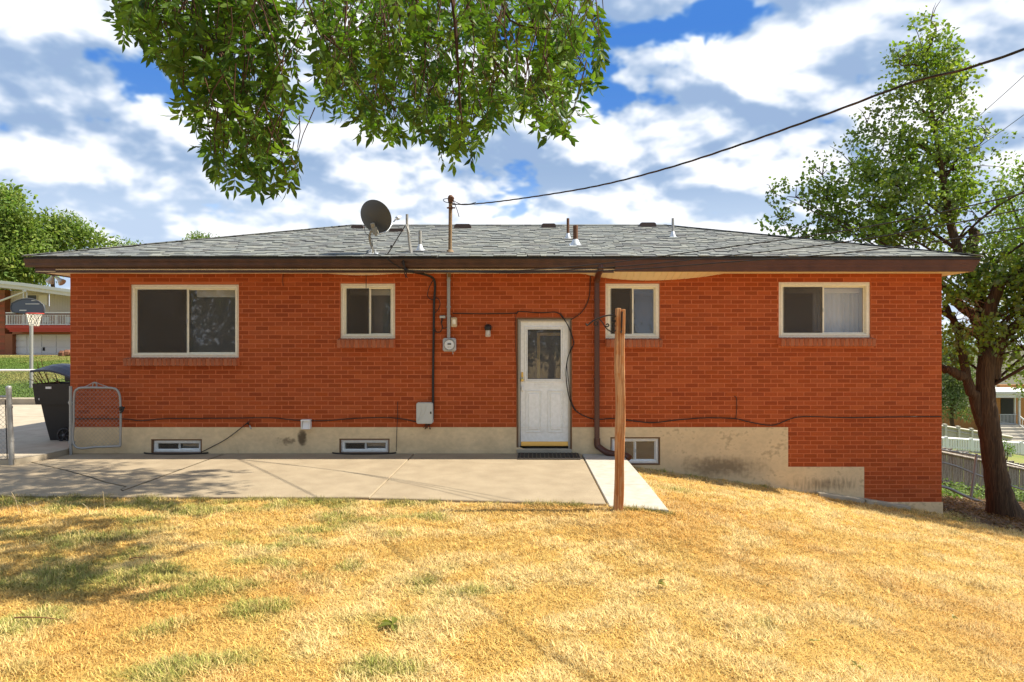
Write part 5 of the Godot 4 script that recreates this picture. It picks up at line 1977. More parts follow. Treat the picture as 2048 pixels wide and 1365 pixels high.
func build_neighbours() -> void:
	# ---- the house up the slope beyond the driveway
	var z := -39.5
	var h := thing("neighbour_house", "two storey cream and brick house with balcony above the green slope", "house", P(40, 715, z))
	var mb := paint(MB.new(), 0.34, 0.115, 0.045)
	flat_box(mb, -260, 622, 420, 745, z - 0.9, 0.3)
	flat_box(mb, -260, 580, 10, 622, z - 0.9, 0.3)
	flat_box(mb, -260, 580, 9, 712, z, 0.85)
	flat_box(mb, 9, 668, 24, 745, z, 0.85)
	flat_box(mb, 24, 660, 420, 669, z, 0.85)
	var bw := put(mb, "wall", M.painted, h)
	# brick courses on the pier that shows
	for k in 26:
		mb = paint(MB.new(), 0.30 + 0.06 * (k % 3), 0.10, 0.04)
		var yy := 587.0 + k * 4.7
		flat_box(mb, -40, yy, 8.7, yy + 4.1, z + 0.012, 0.02)
		put(mb, "brick_course", M.painted, bw)
	# cream vertical boards
	for k in 27:
		mb = paint(MB.new(), 0.80, 0.72, 0.56)
		var x0 := 10.0 + k * 5.2
		if x0 + 5 > 52 and x0 < 94:
			flat_box(mb, x0, 582, x0 + 4.9, 588, z - 0.55, 0.1)
		else:
			flat_box(mb, x0, 582, x0 + 4.9, 626, z - 0.55, 0.1)
		put(mb, "board", M.painted, h)
	mb = paint(MB.new(), 0.80, 0.72, 0.56)
	flat_box(mb, 150, 582, 420, 626, z - 0.55, 0.1)
	flat_box(mb, 50, 613, 98, 626, z - 0.56, 0.1)
	put(mb, "gable_panel", M.painted, h)
	mb = paint(MB.new(), 0.78, 0.70, 0.56)
	flat_box(mb, 52, 588, 95, 591, z - 0.5, 0.12)
	flat_box(mb, 52, 610, 95, 613, z - 0.5, 0.12)
	flat_box(mb, 52, 591, 54, 610, z - 0.5, 0.12)
	flat_box(mb, 93, 591, 95, 610, z - 0.5, 0.12)
	flat_box(mb, 72, 591, 74.5, 610, z - 0.5, 0.12)
	var win := put(mb, "window", M.painted, h)
	mb = MB.new()
	flat_box(mb, 54, 591, 72, 610, z - 0.55, 0.02)
	put(mb, "pane", M.dish_grey, win)
	mb = MB.new()
	flat_box(mb, 74.5, 591, 93, 610, z - 0.55, 0.02)
	put(mb, "blind", M.vinyl_frame, win)
	# low pitched roof with a deep white edge
	mb = paint(MB.new(), 0.75, 0.72, 0.64)
	var ra := P(-300, 535, z + 0.6)
	var rb := P(60, 571, z + 0.6)
	var rc := P(430, 622, z + 0.6)
	for e in [[ra, rb], [rb, rc]]:
		var dx: Vector3 = e[1] - e[0]
		mb.box((e[0] + e[1]) * 0.5 - Vector3(0, 0.2, 4.0), Vector3(dx.length(), 0.35, 9.5), Basis(dx.normalized(), dx.normalized().cross(Vector3.FORWARD) * -1.0, Vector3.BACK).orthonormalized())
	put(mb, "roof", M.painted, h)
	mb = paint(MB.new(), 0.8, 0.8, 0.76)
	for e in [[ra, rb], [rb, rc]]:
		var dx: Vector3 = e[1] - e[0]
		mb.box((e[0] + e[1]) * 0.5 + Vector3(0, 0.0, 0.80), Vector3(dx.length(), 0.22, 0.12), Basis(dx.normalized(), dx.normalized().cross(Vector3.FORWARD) * -1.0, Vector3.BACK).orthonormalized())
	mb.tube([P(50, 582, z + 1.4), P(46, 585, z + 0.9), P(-40, 617, z + 0.2)], 0.08, 6)
	put(mb, "gutter", M.painted, h)
	# balcony
	mb = paint(MB.new(), 0.50, 0.065, 0.04)
	flat_box(mb, 10, 651, 420, 657, z + 1.35, 2.2)
	flat_box(mb, 14, 657, 420, 660, z + 1.28, 2.1)
	flat_box(mb, 18, 660, 420, 664, z + 1.20, 2.0)
	var deck := put(mb, "balcony", M.painted, h)
	mb = paint(MB.new(), 0.82, 0.82, 0.80)
	flat_box(mb, 10, 625, 420, 627, z + 1.30, 0.06)
	flat_box(mb, 10, 630, 420, 631, z + 1.30, 0.05)
	flat_box(mb, 10, 648.5, 420, 650, z + 1.30, 0.05)
	put(mb, "rail", M.painted, deck)
	for k in 62:
		mb = paint(MB.new(), 0.82, 0.82, 0.80)
		var x0 := 11.0 + k * 3.3
		flat_box(mb, x0, 631, x0 + (2.0 if k % 10 == 0 else 0.9), 648.5, z + 1.29, 0.04)
		put(mb, "baluster", M.painted, deck)
	for x0 in [45.0, 52.0]:
		mb = paint(MB.new(), 0.82, 0.82, 0.80)
		flat_box(mb, x0, 585, x0 + 1.3, 651, z + 1.25, 0.06)
		put(mb, "column", M.painted, deck)
	# garage door of ribbed panels
	mb = paint(MB.new(), 0.80, 0.80, 0.77)
	flat_box(mb, 23, 668.6, 260, 740, z - 0.4, 0.1)
	var gd := put(mb, "garage_door", M.painted, h)
	for j in 5:
		for k in 8:
			mb = paint(MB.new(), 0.86, 0.86, 0.83)
			flat_box(mb, 25 + k * 29.4, 670.2 + j * 13.0, 52.5 + k * 29.4, 681.0 + j * 13.0, z - 0.36, 0.06)
			put(mb, "panel", M.painted, gd)
	mb = paint(MB.new(), 0.03, 0.03, 0.03)
	flat_box(mb, 84.5, 695, 85.6, 702, z - 0.3, 0.06)
	flat_box(mb, 86.8, 695, 87.9, 702, z - 0.3, 0.06)
	put(mb, "handle", M.painted, gd)
	# white furniture on the balcony
	for x0 in [85.0, 131.0]:
		mb = paint(MB.new(), 0.7, 0.74, 0.76)
		flat_box(mb, x0, 634, x0 + 12, 646, z + 0.9, 0.1)
		flat_box(mb, x0, 642, x0 + 12, 645, z + 1.2, 0.4)
		flat_box(mb, x0 + 0.5, 645, x0 + 2, 651, z + 1.15, 0.1)
		flat_box(mb, x0 + 10, 645, x0 + 11.5, 651, z + 1.15, 0.1)
		tag(put(mb, "balcony_chair", M.painted), "pale chair standing on the neighbour's red balcony", "chair", "chairs on the balcony")
	# drive edge and a brown covered heap in front of the garage
	mb = paint(MB.new(), 0.20, 0.085, 0.04)
	var hp := P(137, 716, z + 5.0)
	for k in 5:
		mb.cham(hp + Vector3(-0.35 + 0.2 * k, 0.22 + 0.08 * (k % 2), -0.1 * k), Vector3(0.5, 0.5 - 0.04 * k, 0.6), 0.14, Basis(Vector3.UP, 0.4 * k))
	tag(put(mb, "covered_heap", M.painted), "brown heap in front of the neighbour's white garage door", "heap")
	mb = paint(MB.new(), 0.42, 0.14, 0.06)
	flat_box(mb, 62, 711, 98, 717, z + 4.0, 0.25)
	tag(put(mb, "brick_edging", M.painted), "low red brick edging along the top of the green slope", "edging")
	# ---- fence at the foot of that slope
	var fz := -8.1
	var fn := thing("boundary_fence", "chain link fence with a pale top rail below the green slope", "fence", P(60, 800, fz))
	mb = MB.new()
	mb.tube([P(-400, 741, fz), P(260, 741, fz)], 0.028, 8)
	put(mb, "top_rail", M.white_paint, fn)
	mb = MB.new()
	link_mesh(mb, P(-60, 802, fz), Vector3.RIGHT, Vector3.UP, 320.0 * (EYE_Z - fz) / FOCAL, 61.0 * (EYE_Z - fz) / FOCAL, 0.085, 0.0016)
	put(mb, "wire_mesh", M.galvanised, fn)
	for px in [-60.0, 200.0]:
		mb = MB.new()
		mb.tube([P(px, 808, fz), P(px, 739, fz)], 0.03, 8)
		put(mb, "post", M.galvanised, fn)
	# ---- basketball stand on the driveway
	var bz := -13.0
	var bd := EYE_Z - bz
	var hoop := thing("basketball_hoop", "basketball stand with dark fan shaped backboard and white net", "basketball hoop", P(62, 785, bz))
	var base_y := ground_y(P(62, 700, bz).x, bz)
	mb = MB.new()
	var pt := P(62, 640, bz)
	mb.tube([Vector3(pt.x, base_y - 0.05, bz), Vector3(pt.x, P(62, 645, bz).y, bz), P(62, 620, bz + 0.1)], 0.055, 10)
	put(mb, "pole", M.galvanised, hoop)
	mb = MB.new()
	var po := PackedVector2Array()
	var cen := P(65, 628, bz)
	for q in [[32, 616], [34, 608], [44, 602.5], [54, 599.5], [65, 598.5], [76, 600], [87, 604], [96, 611], [98, 618], [97.5, 626], [93, 629], [80, 629.5], [52, 627.5], [36, 625.5], [33, 622]]:
		var p := P(q[0], q[1], bz)
		po.append(Vector2(p.x - cen.x, p.y - cen.y))
	mb.slab(po, cen + Vector3(0, 0, 0.25), Basis.IDENTITY, 0.06)
	put(mb, "backboard", M.board_navy, hoop)
	mb = MB.new()
	var rim := []
	for q in po:
		rim.append(cen + Vector3(q.x, q.y, 0.25))
	rim.append(rim[0])
	mb.tube(rim, 0.022, 6, false)
	put(mb, "border", M.dish_grey, hoop)
	var rc2 := P(67.5, 627.5, bz + 0.6)
	mb = MB.new()
	var t := []
	for k in 21:
		t.append(rc2 + Vector3(cos(TAU * k / 20.0) * 0.225, 0, sin(TAU * k / 20.0) * 0.225))
	mb.tube(t, 0.016, 6, false)
	mb.cham(rc2 + Vector3(0, 0.01, -0.28), Vector3(0.2, 0.03, 0.14), 0.004)
	put(mb, "rim", M.red_paint, hoop)
	mb = MB.new()
	for k in 12:
		for sg in [-1.0, 1.0]:
			var pts := []
			for j in 6:
				var a = TAU * (k + sg * j * 0.5) / 12.0
				var r := lerpf(0.225, 0.13, pow(j / 5.0, 0.7))
				pts.append(rc2 + Vector3(cos(a) * r, -0.42 * j / 5.0, sin(a) * r))
			mb.tube(pts, 0.008, 4, false)
	put(mb, "net", M.net, hoop)
	mb = MB.new()
	flat_box(mb, 62, 600.6, 71, 602, bz + 0.262, 0.01)
	flat_box(mb, 38, 620, 52, 622.2, bz + 0.262, 0.01)
	flat_box(mb, 50, 607.5, 78, 609, bz + 0.262, 0.01)
	put(mb, "decal", M.box_grey, hoop)
	mb = MB.new()
	mb.tube([P(62, 640, bz + 0.02), P(66, 622, bz + 0.22)], 0.03, 6)
	mb.tube([P(60, 646, bz + 0.04), P(60, 622, bz + 0.22)], 0.02, 6)
	put(mb, "bracket", M.galvanised, hoop)

	# ---- beyond the corner of the house, downhill
	# weathered board fence
	var wz := -7.0
	var wf := thing("board_fence", "old weathered grey board fence behind the leaning tree", "fence", P(1900, 990, wz))
	for k in 26:
		var px := 1872.0 + k * 11.2
		var top := 893.0 + k * 2.35 + rnd(-1.6, 1.6)
		mb = MB.new()
		var a := P(px, top, wz + rnd(-0.01, 0.01))
		var bb := P(px + 10.4, top + 115.0, wz)
		var bw2 := bb.x - a.x
		mb.cham(Vector3.ZERO, Vector3(bw2, a.y - bb.y, 0.022), 0.003, Basis(Vector3.BACK, rnd(-0.012, 0.012)))
		var o := MeshInstance3D.new()
		o.mesh = mb.mesh(M.board_grey)
		o.name = "board"
		wf.add_child(o, true)
		o.position = Vector3((a.x + bb.x) * 0.5, (a.y + bb.y) * 0.5, a.z) - wf.position
	mb = MB.new()
	mb.tube([P(1868, 902, wz + 0.05), P(2160, 962, wz + 0.05)], 0.035, 4)
	mb.tube([P(1868, 960, wz + 0.05), P(2160, 1022, wz + 0.05)], 0.035, 4)
	put(mb, "rail", M.board_grey, wf)
	# sagging chain link in front of it
	var cz := -4.6
	var cf := thing("sagging_fence", "sagging chain link fence with a leaning post by the tree", "fence", P(1950, 995, cz))
	mb = MB.new()
	mb.tube([P(1942, 1000, cz), P(1954, 908, cz)], 0.03, 8)
	put(mb, "post", M.galvanised, cf)
	mb = MB.new()
	mb.tube(curve([P(1870, 897, cz), P(1920, 906, cz), P(1958, 913, cz), P(2160, 962, cz)], 4), 0.02, 8)
	mb.tube(curve([P(1870, 922, cz), P(1910, 932, cz), P(1940, 944, cz), P(1975, 957, cz), P(2160, 1016, cz)], 4), 0.02, 8)
	put(mb, "rail", M.galvanised, cf)
	mb = MB.new()
	mb.tube(curve([P(1870, 970, cz), P(1900, 978, cz), P(1930, 992, cz), P(1975, 1008, cz), P(2050, 1024, cz)], 4), 0.03, 8)
	put(mb, "bottom_rail", M.galvanised, cf)
	mb = MB.new()
	var uy := Vector3(0, 1, 0)
	link_mesh(mb, P(1868, 972, cz), Vector3(1, -0.26, 0).normalized(), uy, 3.1, 0.74, 0.075, 0.0018)
	put(mb, "wire_mesh", M.galvanised, cf)
	# white picket rail fence
	var pz := -16.0
	var pf := thing("picket_fence", "short white picket fence above the old boards", "fence", P(1920, 900, pz))
	mb = MB.new()
	mb.tube([P(1860, 875, pz), P(2060, 888, pz)], 0.05, 4)
	mb.tube([P(1860, 893, pz), P(2060, 907, pz)], 0.05, 4)
	put(mb, "rail", M.white_paint, pf)
	for k in 40:
		mb = MB.new()
		var px := 1862.0 + k * 5.0
		var big := k % 10 == 6
		var yy := 875.0 + (px - 1860.0) * 0.068
		flat_box(mb, px, yy - (3.5 if big else 0.0), px + (5.0 if big else 2.9), yy + 22.0, pz + 0.06, 0.12 if big else 0.03)
		put(mb, "post" if big else "picket", M.white_paint, pf)
	# tan vinyl panel fence behind
	var vz := -20.0
	var vf := thing("vinyl_fence", "pale tan vinyl panel fence with capped posts", "fence", P(1920, 890, vz))
	for k in 7:
		var px := 1840.0 + k * 26.5
		var yy := 843.0 + k * 4.2
		for j in 8:
			mb = paint(MB.new(), 0.62, 0.58, 0.50)
			flat_box(mb, px + 3.0 * j + 1.5, yy + 4.0 + 0.5 * j, px + 3.0 * j + 4.2, yy + 48, vz, 0.03)
			put(mb, "board", M.painted, vf)
		mb = paint(MB.new(), 0.68, 0.64, 0.56)
		var a := P(px, yy + 2.5, vz + 0.04)
		var b := P(px + 26.5, yy + 6.7, vz + 0.04)
		mb.tube([a, b], 0.05, 4)
		mb.tube([a - Vector3(0, 0.17, 0), b - Vector3(0, 0.17, 0)], 0.02, 4)
		put(mb, "rail", M.painted, vf)
		mb = paint(MB.new(), 0.68, 0.64, 0.56)
		flat_box(mb, px - 1.8, yy - 1.0, px + 1.8, yy + 50, vz + 0.1, 0.16)
		flat_box(mb, px - 2.4, yy - 2.4, px + 2.4, yy - 1.0, vz + 0.12, 0.2)
		put(mb, "post", M.painted, vf)
	# the house with the porch
	var hz := -25.0
	var h2 := thing("porch_house", "tan brick house with a white railed porch and concrete steps", "house", P(2010, 900, hz))
	mb = paint(MB.new(), 0.50, 0.22, 0.06)
	flat_box(mb, 1860, 815, 1996, 905, hz - 0.6, 0.3)
	flat_box(mb, 1992, 790, 2001, 856, hz, 0.9)
	flat_box(mb, 2001, 770, 2330, 900, hz - 3.0, 0.3)
	put(mb, "wall", M.painted, h2)
	mb = paint(MB.new(), 0.80, 0.80, 0.78)
	flat_box(mb, 1988, 788, 2120, 796, hz + 0.5, 3.8)
	flat_box(mb, 1985, 784, 2125, 788, hz + 0.6, 4.0)
	put(mb, "porch_roof", M.painted, h2)
	for px in [2031.0, 2039.0]:
		mb = paint(MB.new(), 0.80, 0.80, 0.78)
		flat_box(mb, px, 796, px + (1.6 if px < 2035 else 3.2), 852, hz + 0.4, 0.1)
		put(mb, "column", M.painted, h2)
	mb = paint(MB.new(), 0.02, 0.02, 0.02)
	flat_box(mb, 2003, 797, 2030, 850, hz - 2.95, 0.04)
	put(mb, "doorway", M.painted, h2)
	mb = paint(MB.new(), 0.55, 0.57, 0.58)
	flat_box(mb, 2001, 829, 2034, 830.2, hz + 0.45, 0.05)
	flat_box(mb, 2001, 847.5, 2034, 848.7, hz + 0.45, 0.05)
	var rl := put(mb, "railing", M.painted, h2)
	for k in 12:
		mb = paint(MB.new(), 0.55, 0.57, 0.58)
		var px := 2002.0 + k * 2.7
		flat_box(mb, px, 830, px + 0.7, 848, hz + 0.44, 0.03)
		put(mb, "baluster", M.painted, rl)
	mb = paint(MB.new(), 0.8, 0.8, 0.78)
	mb.tube([P(2040, 833, hz + 0.6), P(2075, 862, hz + 2.2)], 0.04, 6)
	mb.tube([P(2040, 850, hz + 0.6), P(2075, 880, hz + 2.2)], 0.03, 6)
	for k in 8:
		mb.tube([P(2041 + 4.3 * k, 833.5 + 3.6 * k, hz + 0.6 + 0.2 * k), P(2041 + 4.3 * k, 850.5 + 3.8 * k, hz + 0.6 + 0.2 * k)], 0.018, 4)
	put(mb, "stair_rail", M.painted, h2)
	mb = paint(MB.new(), 0.52, 0.50, 0.45)
	flat_box(mb, 1998, 851, 2050, 905, hz + 0.7, 3.5)
	put(mb, "porch_slab", M.painted, h2)
	for k in 5:
		mb = paint(MB.new(), 0.58, 0.54, 0.46)
		flat_box(mb, 2003 + k * 2.0, 856.5 + k * 6.4, 2085, 915, hz + 1.0 + 0.3 * k, 0.32)
		put(mb, "step", M.painted, h2)

# ---------------------------------------------------------------- trees
# one leaf blade: two halves folded along the midrib, tip along +y
func leaf_blade(mb: MB, o: Vector3, b: Basis, l: float, w: float, fold := 0.25) -> void:
	var prof := [[0.0, 0.02], [0.28, 0.40], [0.52, 0.5], [0.8, 0.24], [1.0, 0.0]]
	var mid := []
	var le := []
	var ri := []
	for q in prof:
		var y: float = q[0] * l
		var x: float = q[1] * w
		var droop: float = -0.22 * l * q[0] * q[0]
		mid.append(o + b * Vector3(0, y, droop))
		le.append(o + b * Vector3(-x, y, droop + fold * x))
		ri.append(o + b * Vector3(x, y, droop + fold * x))
	for i in 3:
		mb.quad(le[i], le[i + 1], mid[i + 1], mid[i])
		mb.quad(mid[i], mid[i + 1], ri[i + 1], ri[i])
	mb.tri(le[3], mid[4], mid[3])
	mb.tri(mid[3], mid[4], ri[3])

func random_basis() -> Basis:
	return Basis(Vector3(rnd(-1, 1), rnd(-1, 1), rnd(-1, 1)).normalized(), rnd(0, TAU))

# a compound leaf: a thin stalk with paired leaflets, hanging along -y
func compound_leaf(pairs: int, l: float, w: float, tone: Color) -> ArrayMesh:
	var mb := MB.new()
	var len := pairs * l * 0.52
	mb.col = Color(0.16, 0.10, 0.035)
	var bend := rnd(0.02, 0.06)
	mb.tube([Vector3(0, 0, 0), Vector3(0, -len * 0.5, bend), Vector3(rnd(-0.02, 0.02), -len, bend * 0.4)], 0.0016, 4, false)
	for i in pairs:
		var t := (i + 0.6) / pairs
		var p := Vector3(0, -len * t, bend * sin(PI * t))
		for s in [-1.0, 1.0]:
			mb.col = tone * rnd(0.78, 1.25)
			var dir := Vector3(s * rnd(0.55, 0.95), -rnd(0.55, 1.0), rnd(-0.55, 0.55)).normalized()
			var side := dir.cross(Vector3(rnd(-0.5, 0.5), rnd(-0.3, 0.3), 1)).normalized()
			leaf_blade(mb, p, Basis(side, dir, side.cross(dir)), l * rnd(0.8, 1.15), w * rnd(0.85, 1.15))
	mb.col = tone
	var d := Vector3(rnd(-0.25, 0.25), -1, rnd(-0.25, 0.25)).normalized()
	var sd := d.cross(Vector3(rnd(-1, 1), 0.1, rnd(-1, 1))).normalized()
	leaf_blade(mb, Vector3(0, -len, bend * 0.4), Basis(sd, d, sd.cross(d)), l * 1.1, w)
	return mb.mesh(M.leaf)

# a ball of single leaves about a point
func leaf_clump(n: int, r: float, l: float, w: float, tone: Color) -> ArrayMesh:
	var mb := MB.new()
	for i in n:
		var p := Vector3(rnd(-1, 1), rnd(-1, 1), rnd(-1, 1))
		while p.length() > 1.0:
			p = Vector3(rnd(-1, 1), rnd(-1, 1), rnd(-1, 1))
		mb.col = tone * rnd(0.72, 1.3)
		mb.col.b *= rnd(0.8, 1.3)
		var dir := (p.normalized() * 0.6 + Vector3(rnd(-0.6, 0.6), rnd(-0.9, 0.35), rnd(-0.6, 0.6))).normalized()
		var side := dir.cross(Vector3(rnd(-0.6, 0.6), 1.0, rnd(-0.6, 0.6))).normalized()
		leaf_blade(mb, p * r, Basis(side, dir, side.cross(dir)), l * rnd(0.7, 1.2), w * rnd(0.7, 1.2))
	return mb.mesh(M.leaf)

func scatter(called: String, meshes: Array, spots: Array, parent: Node3D) -> void:
	# spots: [Transform3D, Color]
	for k in meshes.size():
		var mine := []
		for i in range(k, spots.size(), meshes.size()):
			mine.append(spots[i])
		if mine.is_empty():
			continue
		var mm := MultiMesh.new()
		mm.transform_format = MultiMesh.TRANSFORM_3D
		mm.use_colors = true
		mm.mesh = meshes[k]
		mm.instance_count = mine.size()
		for i in mine.size():
			mm.set_instance_transform(i, mine[i][0])
			mm.set_instance_color(i, mine[i][1])
		var o := MultiMeshInstance3D.new()
		o.name = called
		o.multimesh = mm
		o.set_meta("kind", "stuff")
		parent.add_child(o, true)
		o.transform = world_of(parent).affine_inverse()

# blobs: [centre, radii]; leaves gather towards the outside of each and thin out in noisy gaps
func blob_spots(blobs: Array, per_m3: float, size0: float, size1: float, gap := 0.0) -> Array:
	var out := []
	for b in blobs:
		var c: Vector3 = b[0]
		var r: Vector3 = b[1]
		var n := int(4.19 * r.x * r.y * r.z * per_m3 * (b[2] if b.size() > 2 else 1.0)) + 6
		for i in n:
			var u := Vector3(rnd(-1, 1), rnd(-1, 1), rnd(-1, 1))
			var l := u.length()
			if l > 1.0 or l < 0.01:
				continue
			if rng.randf() > 0.35 + 0.65 * l:
				continue
			u *= 1.0 + 0.22 * noise_c.get_noise_3dv(u * 30.0 + c * 11.0)
			var p := c + u * r
			if noise_b.get_noise_3dv(p * 55.0) < -0.42 + gap or noise_a.get_noise_3dv(p * 34.0) < -0.5 + gap * 1.6:
				continue
			var tint := 1.0 + 0.35 * noise_b.get_noise_3dv(p * 22.0)
			out.append([Transform3D(random_basis().scaled(Vector3.ONE * rnd(size0, size1)), p), Color(tint * rnd(0.9, 1.12), tint, tint * rnd(0.8, 1.1))])
	return out

func limb(mb: MB, pts: Array, r0: float, r1: float, sides := 8) -> void:
	var c := curve(pts, 5)
	var rr := []
	for i in c.size():
		var t := float(i) / (c.size() - 1)
		rr.append(lerpf(r0, r1, t) * (1.0 + 0.06 * sin(i * 1.9)))
		if i > 0 and i < c.size() - 1:
			c[i] += Vector3(rnd(-1, 1), rnd(-1, 1), rnd(-1, 1)) * r1 * 0.4
	mb.tube(c, rr, sides)

func simple_tree(called: String, label: String, foot: Vector3, trunk_r: float, blobs: Array, meshes: Array, per_m3: float, s0: float, s1: float, group := "", gap := 0.0) -> void:
	var o := thing(called, label, "tree", foot, group)
	var mb := MB.new()
	var top: Vector3 = blobs[0][0]
	var low := foot.lerp(top, 0.45) + Vector3(0, -0.3, 0)
	limb(mb, [foot - Vector3(0, 0.3, 0), foot.lerp(low, 0.5) + Vector3(0.1, 0, 0), low, top], trunk_r, trunk_r * 0.35)
	for b in blobs:
		var c: Vector3 = b[0]
		limb(mb, [low.lerp(top, clampf((c.y - low.y) / maxf(top.y - low.y, 0.1) * 0.6, 0.0, 0.8)), (low + c) * 0.5 + Vector3(0, 0.3, 0), c], trunk_r * 0.4, trunk_r * 0.08, 6)
	put(mb, "trunk", M.bark, o)
	scatter("crown", meshes, blob_spots(blobs, per_m3, s0, s1, gap), o)

func inside_poly(px: float, py: float, po: PackedVector2Array) -> bool:
	return Geometry2D.is_point_in_polygon(Vector2(px, py), po)

func build_trees() -> void:
	build_ash()
	build_leaning_tree()
	# crowns behind the neighbour's house, 25 to 40 m farther
	var far := [leaf_clump(26, 0.75, 0.42, 0.20, Color(0.20, 0.29, 0.055)), leaf_clump(26, 0.75, 0.42, 0.20, Color(0.15, 0.235, 0.05)), leaf_clump(24, 0.8, 0.40, 0.18, Color(0.24, 0.31, 0.07))]
	var z := -58.0
	var sc := (EYE_Z - z) / FOCAL
	var lists := [
		[[[-30, 440, 90, 70], [10, 470, 55, 60], [60, 500, 42, 46], [12, 395, 32, 16], [20, 405, 22, 18], [-10, 530, 95, 60], [70, 540, 40, 40], [40, 450, 30, 26]], "tall feathery green tree rising over the neighbour's cream roof"],
		[[[105, 450, 28, 24], [115, 438, 22, 14], [140, 455, 30, 24], [165, 470, 32, 22], [190, 482, 28, 18], [130, 485, 60, 35], [90, 470, 30, 30], [210, 492, 14, 12]], "rounded dark green tree next to the feathery one, beyond the cream roof"],
		[[[230, 488, 10, 10], [242, 484, 9, 8], [262, 490, 16, 9], [285, 494, 12, 8], [255, 500, 40, 14]], "low wispy treetop peeping over the hip of the roof"],
		[[[398, 474, 16, 8], [385, 480, 16, 9], [412, 477, 18, 8], [428, 484, 12, 7], [400, 490, 40, 12]], "small round treetop peeping over the roof slope"]]
	for k in lists.size():
		var bl := []
		for q in lists[k][0]:
			bl.append([P(q[0], q[1], z - 3.0 * k), Vector3(q[2] * sc, q[3] * sc, q[2] * sc * 0.8)])
		var c: Vector3 = bl[0][0]
		simple_tree("distant_tree", lists[k][1], Vector3(c.x, 1.2, c.z), 0.35, bl, far, 4.5 if k < 2 else 7.0, 0.7 if k < 2 else 0.45, 1.25 if k < 2 else 0.8, "trees beyond the roofs")
	# pine-like tree and shrubs beyond the corner
	var mid := [leaf_clump(40, 0.30, 0.16, 0.05, Color(0.16, 0.21, 0.09)), leaf_clump(40, 0.30, 0.16, 0.05, Color(0.20, 0.25, 0.12))]
	z = -22.5
	var b2 := []
	for q in [[1905, 730, 40, 40], [1925, 780, 40, 35], [1900, 800, 35, 40], [1940, 815, 26, 24], [1915, 690, 40, 40], [1895, 760, 40, 60]]:
		b2.append([P(q[0], q[1], z), Vector3(q[2], q[3], q[2]) * ((EYE_Z - z) / FOCAL)])
	simple_tree("evergreen_tree", "pale green evergreen tree behind the tan fence", P(1905, 905, z), 0.16, b2, mid, 26.0, 0.8, 1.3)
	var sh := [leaf_clump(36, 0.22, 0.10, 0.05, Color(0.16, 0.24, 0.06)), leaf_clump(36, 0.22, 0.10, 0.05, Color(0.12, 0.20, 0.05))]
	for q in [[2012, 896, 20, 14, -14.0, "bright green bush on the lawn before the porch steps"], [2090, 905, 22, 14, -14.0, "bright green bush beside the porch stair rail"]]:
		var c := P(q[0], q[1], q[4])
		var s := (EYE_Z - float(q[4])) / FOCAL
		var o := thing("garden_shrub", q[5], "bush", c - Vector3(0, q[3] * s, 0))
		var mb := MB.new()
		for k in 5:
			limb(mb, [c - Vector3(0, 0.6, 0), c + Vector3(rnd(-0.15, 0.15), -0.2, rnd(-0.1, 0.1)), c + Vector3(rnd(-0.25, 0.25), 0.1, rnd(-0.2, 0.2))], 0.02, 0.006, 5)
		put(mb, "stem", M.bark, o)
		scatter("foliage", sh, blob_spots([[c, Vector3(q[2], q[3], q[2]) * s]], 160.0, 0.6, 1.0), o)
	# tree whose branches reach in at the picture's edge
	var rb := [leaf_clump(16, 0.24, 0.085, 0.06, Color(0.21, 0.31, 0.07)), leaf_clump(16, 0.24, 0.085, 0.06, Color(0.27, 0.36, 0.10))]
	var bl2 := []
	for q in [[2080, 420, -4.8, 1.0, 0.9], [2040, 480, -4.6, 0.9, 0.7], [2010, 380, -5.0, 0.5, 0.5], [2035, 340, -5.0, 0.35, 0.35], [2000, 530, -4.4, 0.8, 0.7], [2060, 580, -4.0, 0.9, 0.8], [2150, 520, -4.0, 1.5, 1.4], [2030, 690, -4.6, 0.7, 0.6], [2060, 760, -4.8, 0.6, 0.5], [2300, 480, -3.6, 1.7, 1.5], [2200, 350, -4.5, 1.2, 1.0]]:
		bl2.append([P(q[0], q[1], q[2]), Vector3(q[3], q[4], q[3])])
	bl2.push_front(bl2.pop_at(6))
	simple_tree("broadleaf_tree", "light green broadleaf tree next to the leaning trunk", Vector3(12.8, ground_y(12.8, -4.3), -4.3), 0.2, bl2, rb, 62.0, 0.75, 1.15)
	# dense trees added unseen behind the viewer to darken the reflections in the panes
	var gt := [leaf_clump(20, 0.5, 0.22, 0.11, Color(0.07, 0.11, 0.025))]
	for q in [[-13.0, 21.0, "dense tree added out of view to darken the reflection in the widest window"], [-5.5, 20.5, "dense tree added out of view to darken the reflection in the narrow window"], [1.2, 22.0, "dense tree added out of view to darken the reflection in the door glass"], [-20.5, 20.0, "dense tree added out of view at the far corner of the lawn"]]:
		var c := Vector3(q[0], 2.6, q[1])
		simple_tree("added_tree", q[2], Vector3(q[0], 0.0, q[1]), 0.2, [[c + Vector3(0, 1.2, 0), Vector3(2.6, 1.8, 2.0)], [c + Vector3(-2.0, -0.6, 0), Vector3(2.2, 1.8, 1.6)], [c + Vector3(2.0, -0.6, 0), Vector3(2.2, 1.8, 1.6)]], gt, 9.0, 0.9, 1.4, "trees added out of view across the lawn")
	# creeping weeds at the sagging fence
	var iv := thing("ground_ivy", "bright green weeds creeping under the sagging fence", "weeds", P(1925, 985, -5.6))
	iv.set_meta("kind", "stuff")
	var wd := [leaf_clump(14, 0.13, 0.08, 0.06, Color(0.16, 0.27, 0.06)), leaf_clump(14, 0.13, 0.08, 0.06, Color(0.22, 0.32, 0.09))]
	var spots := []
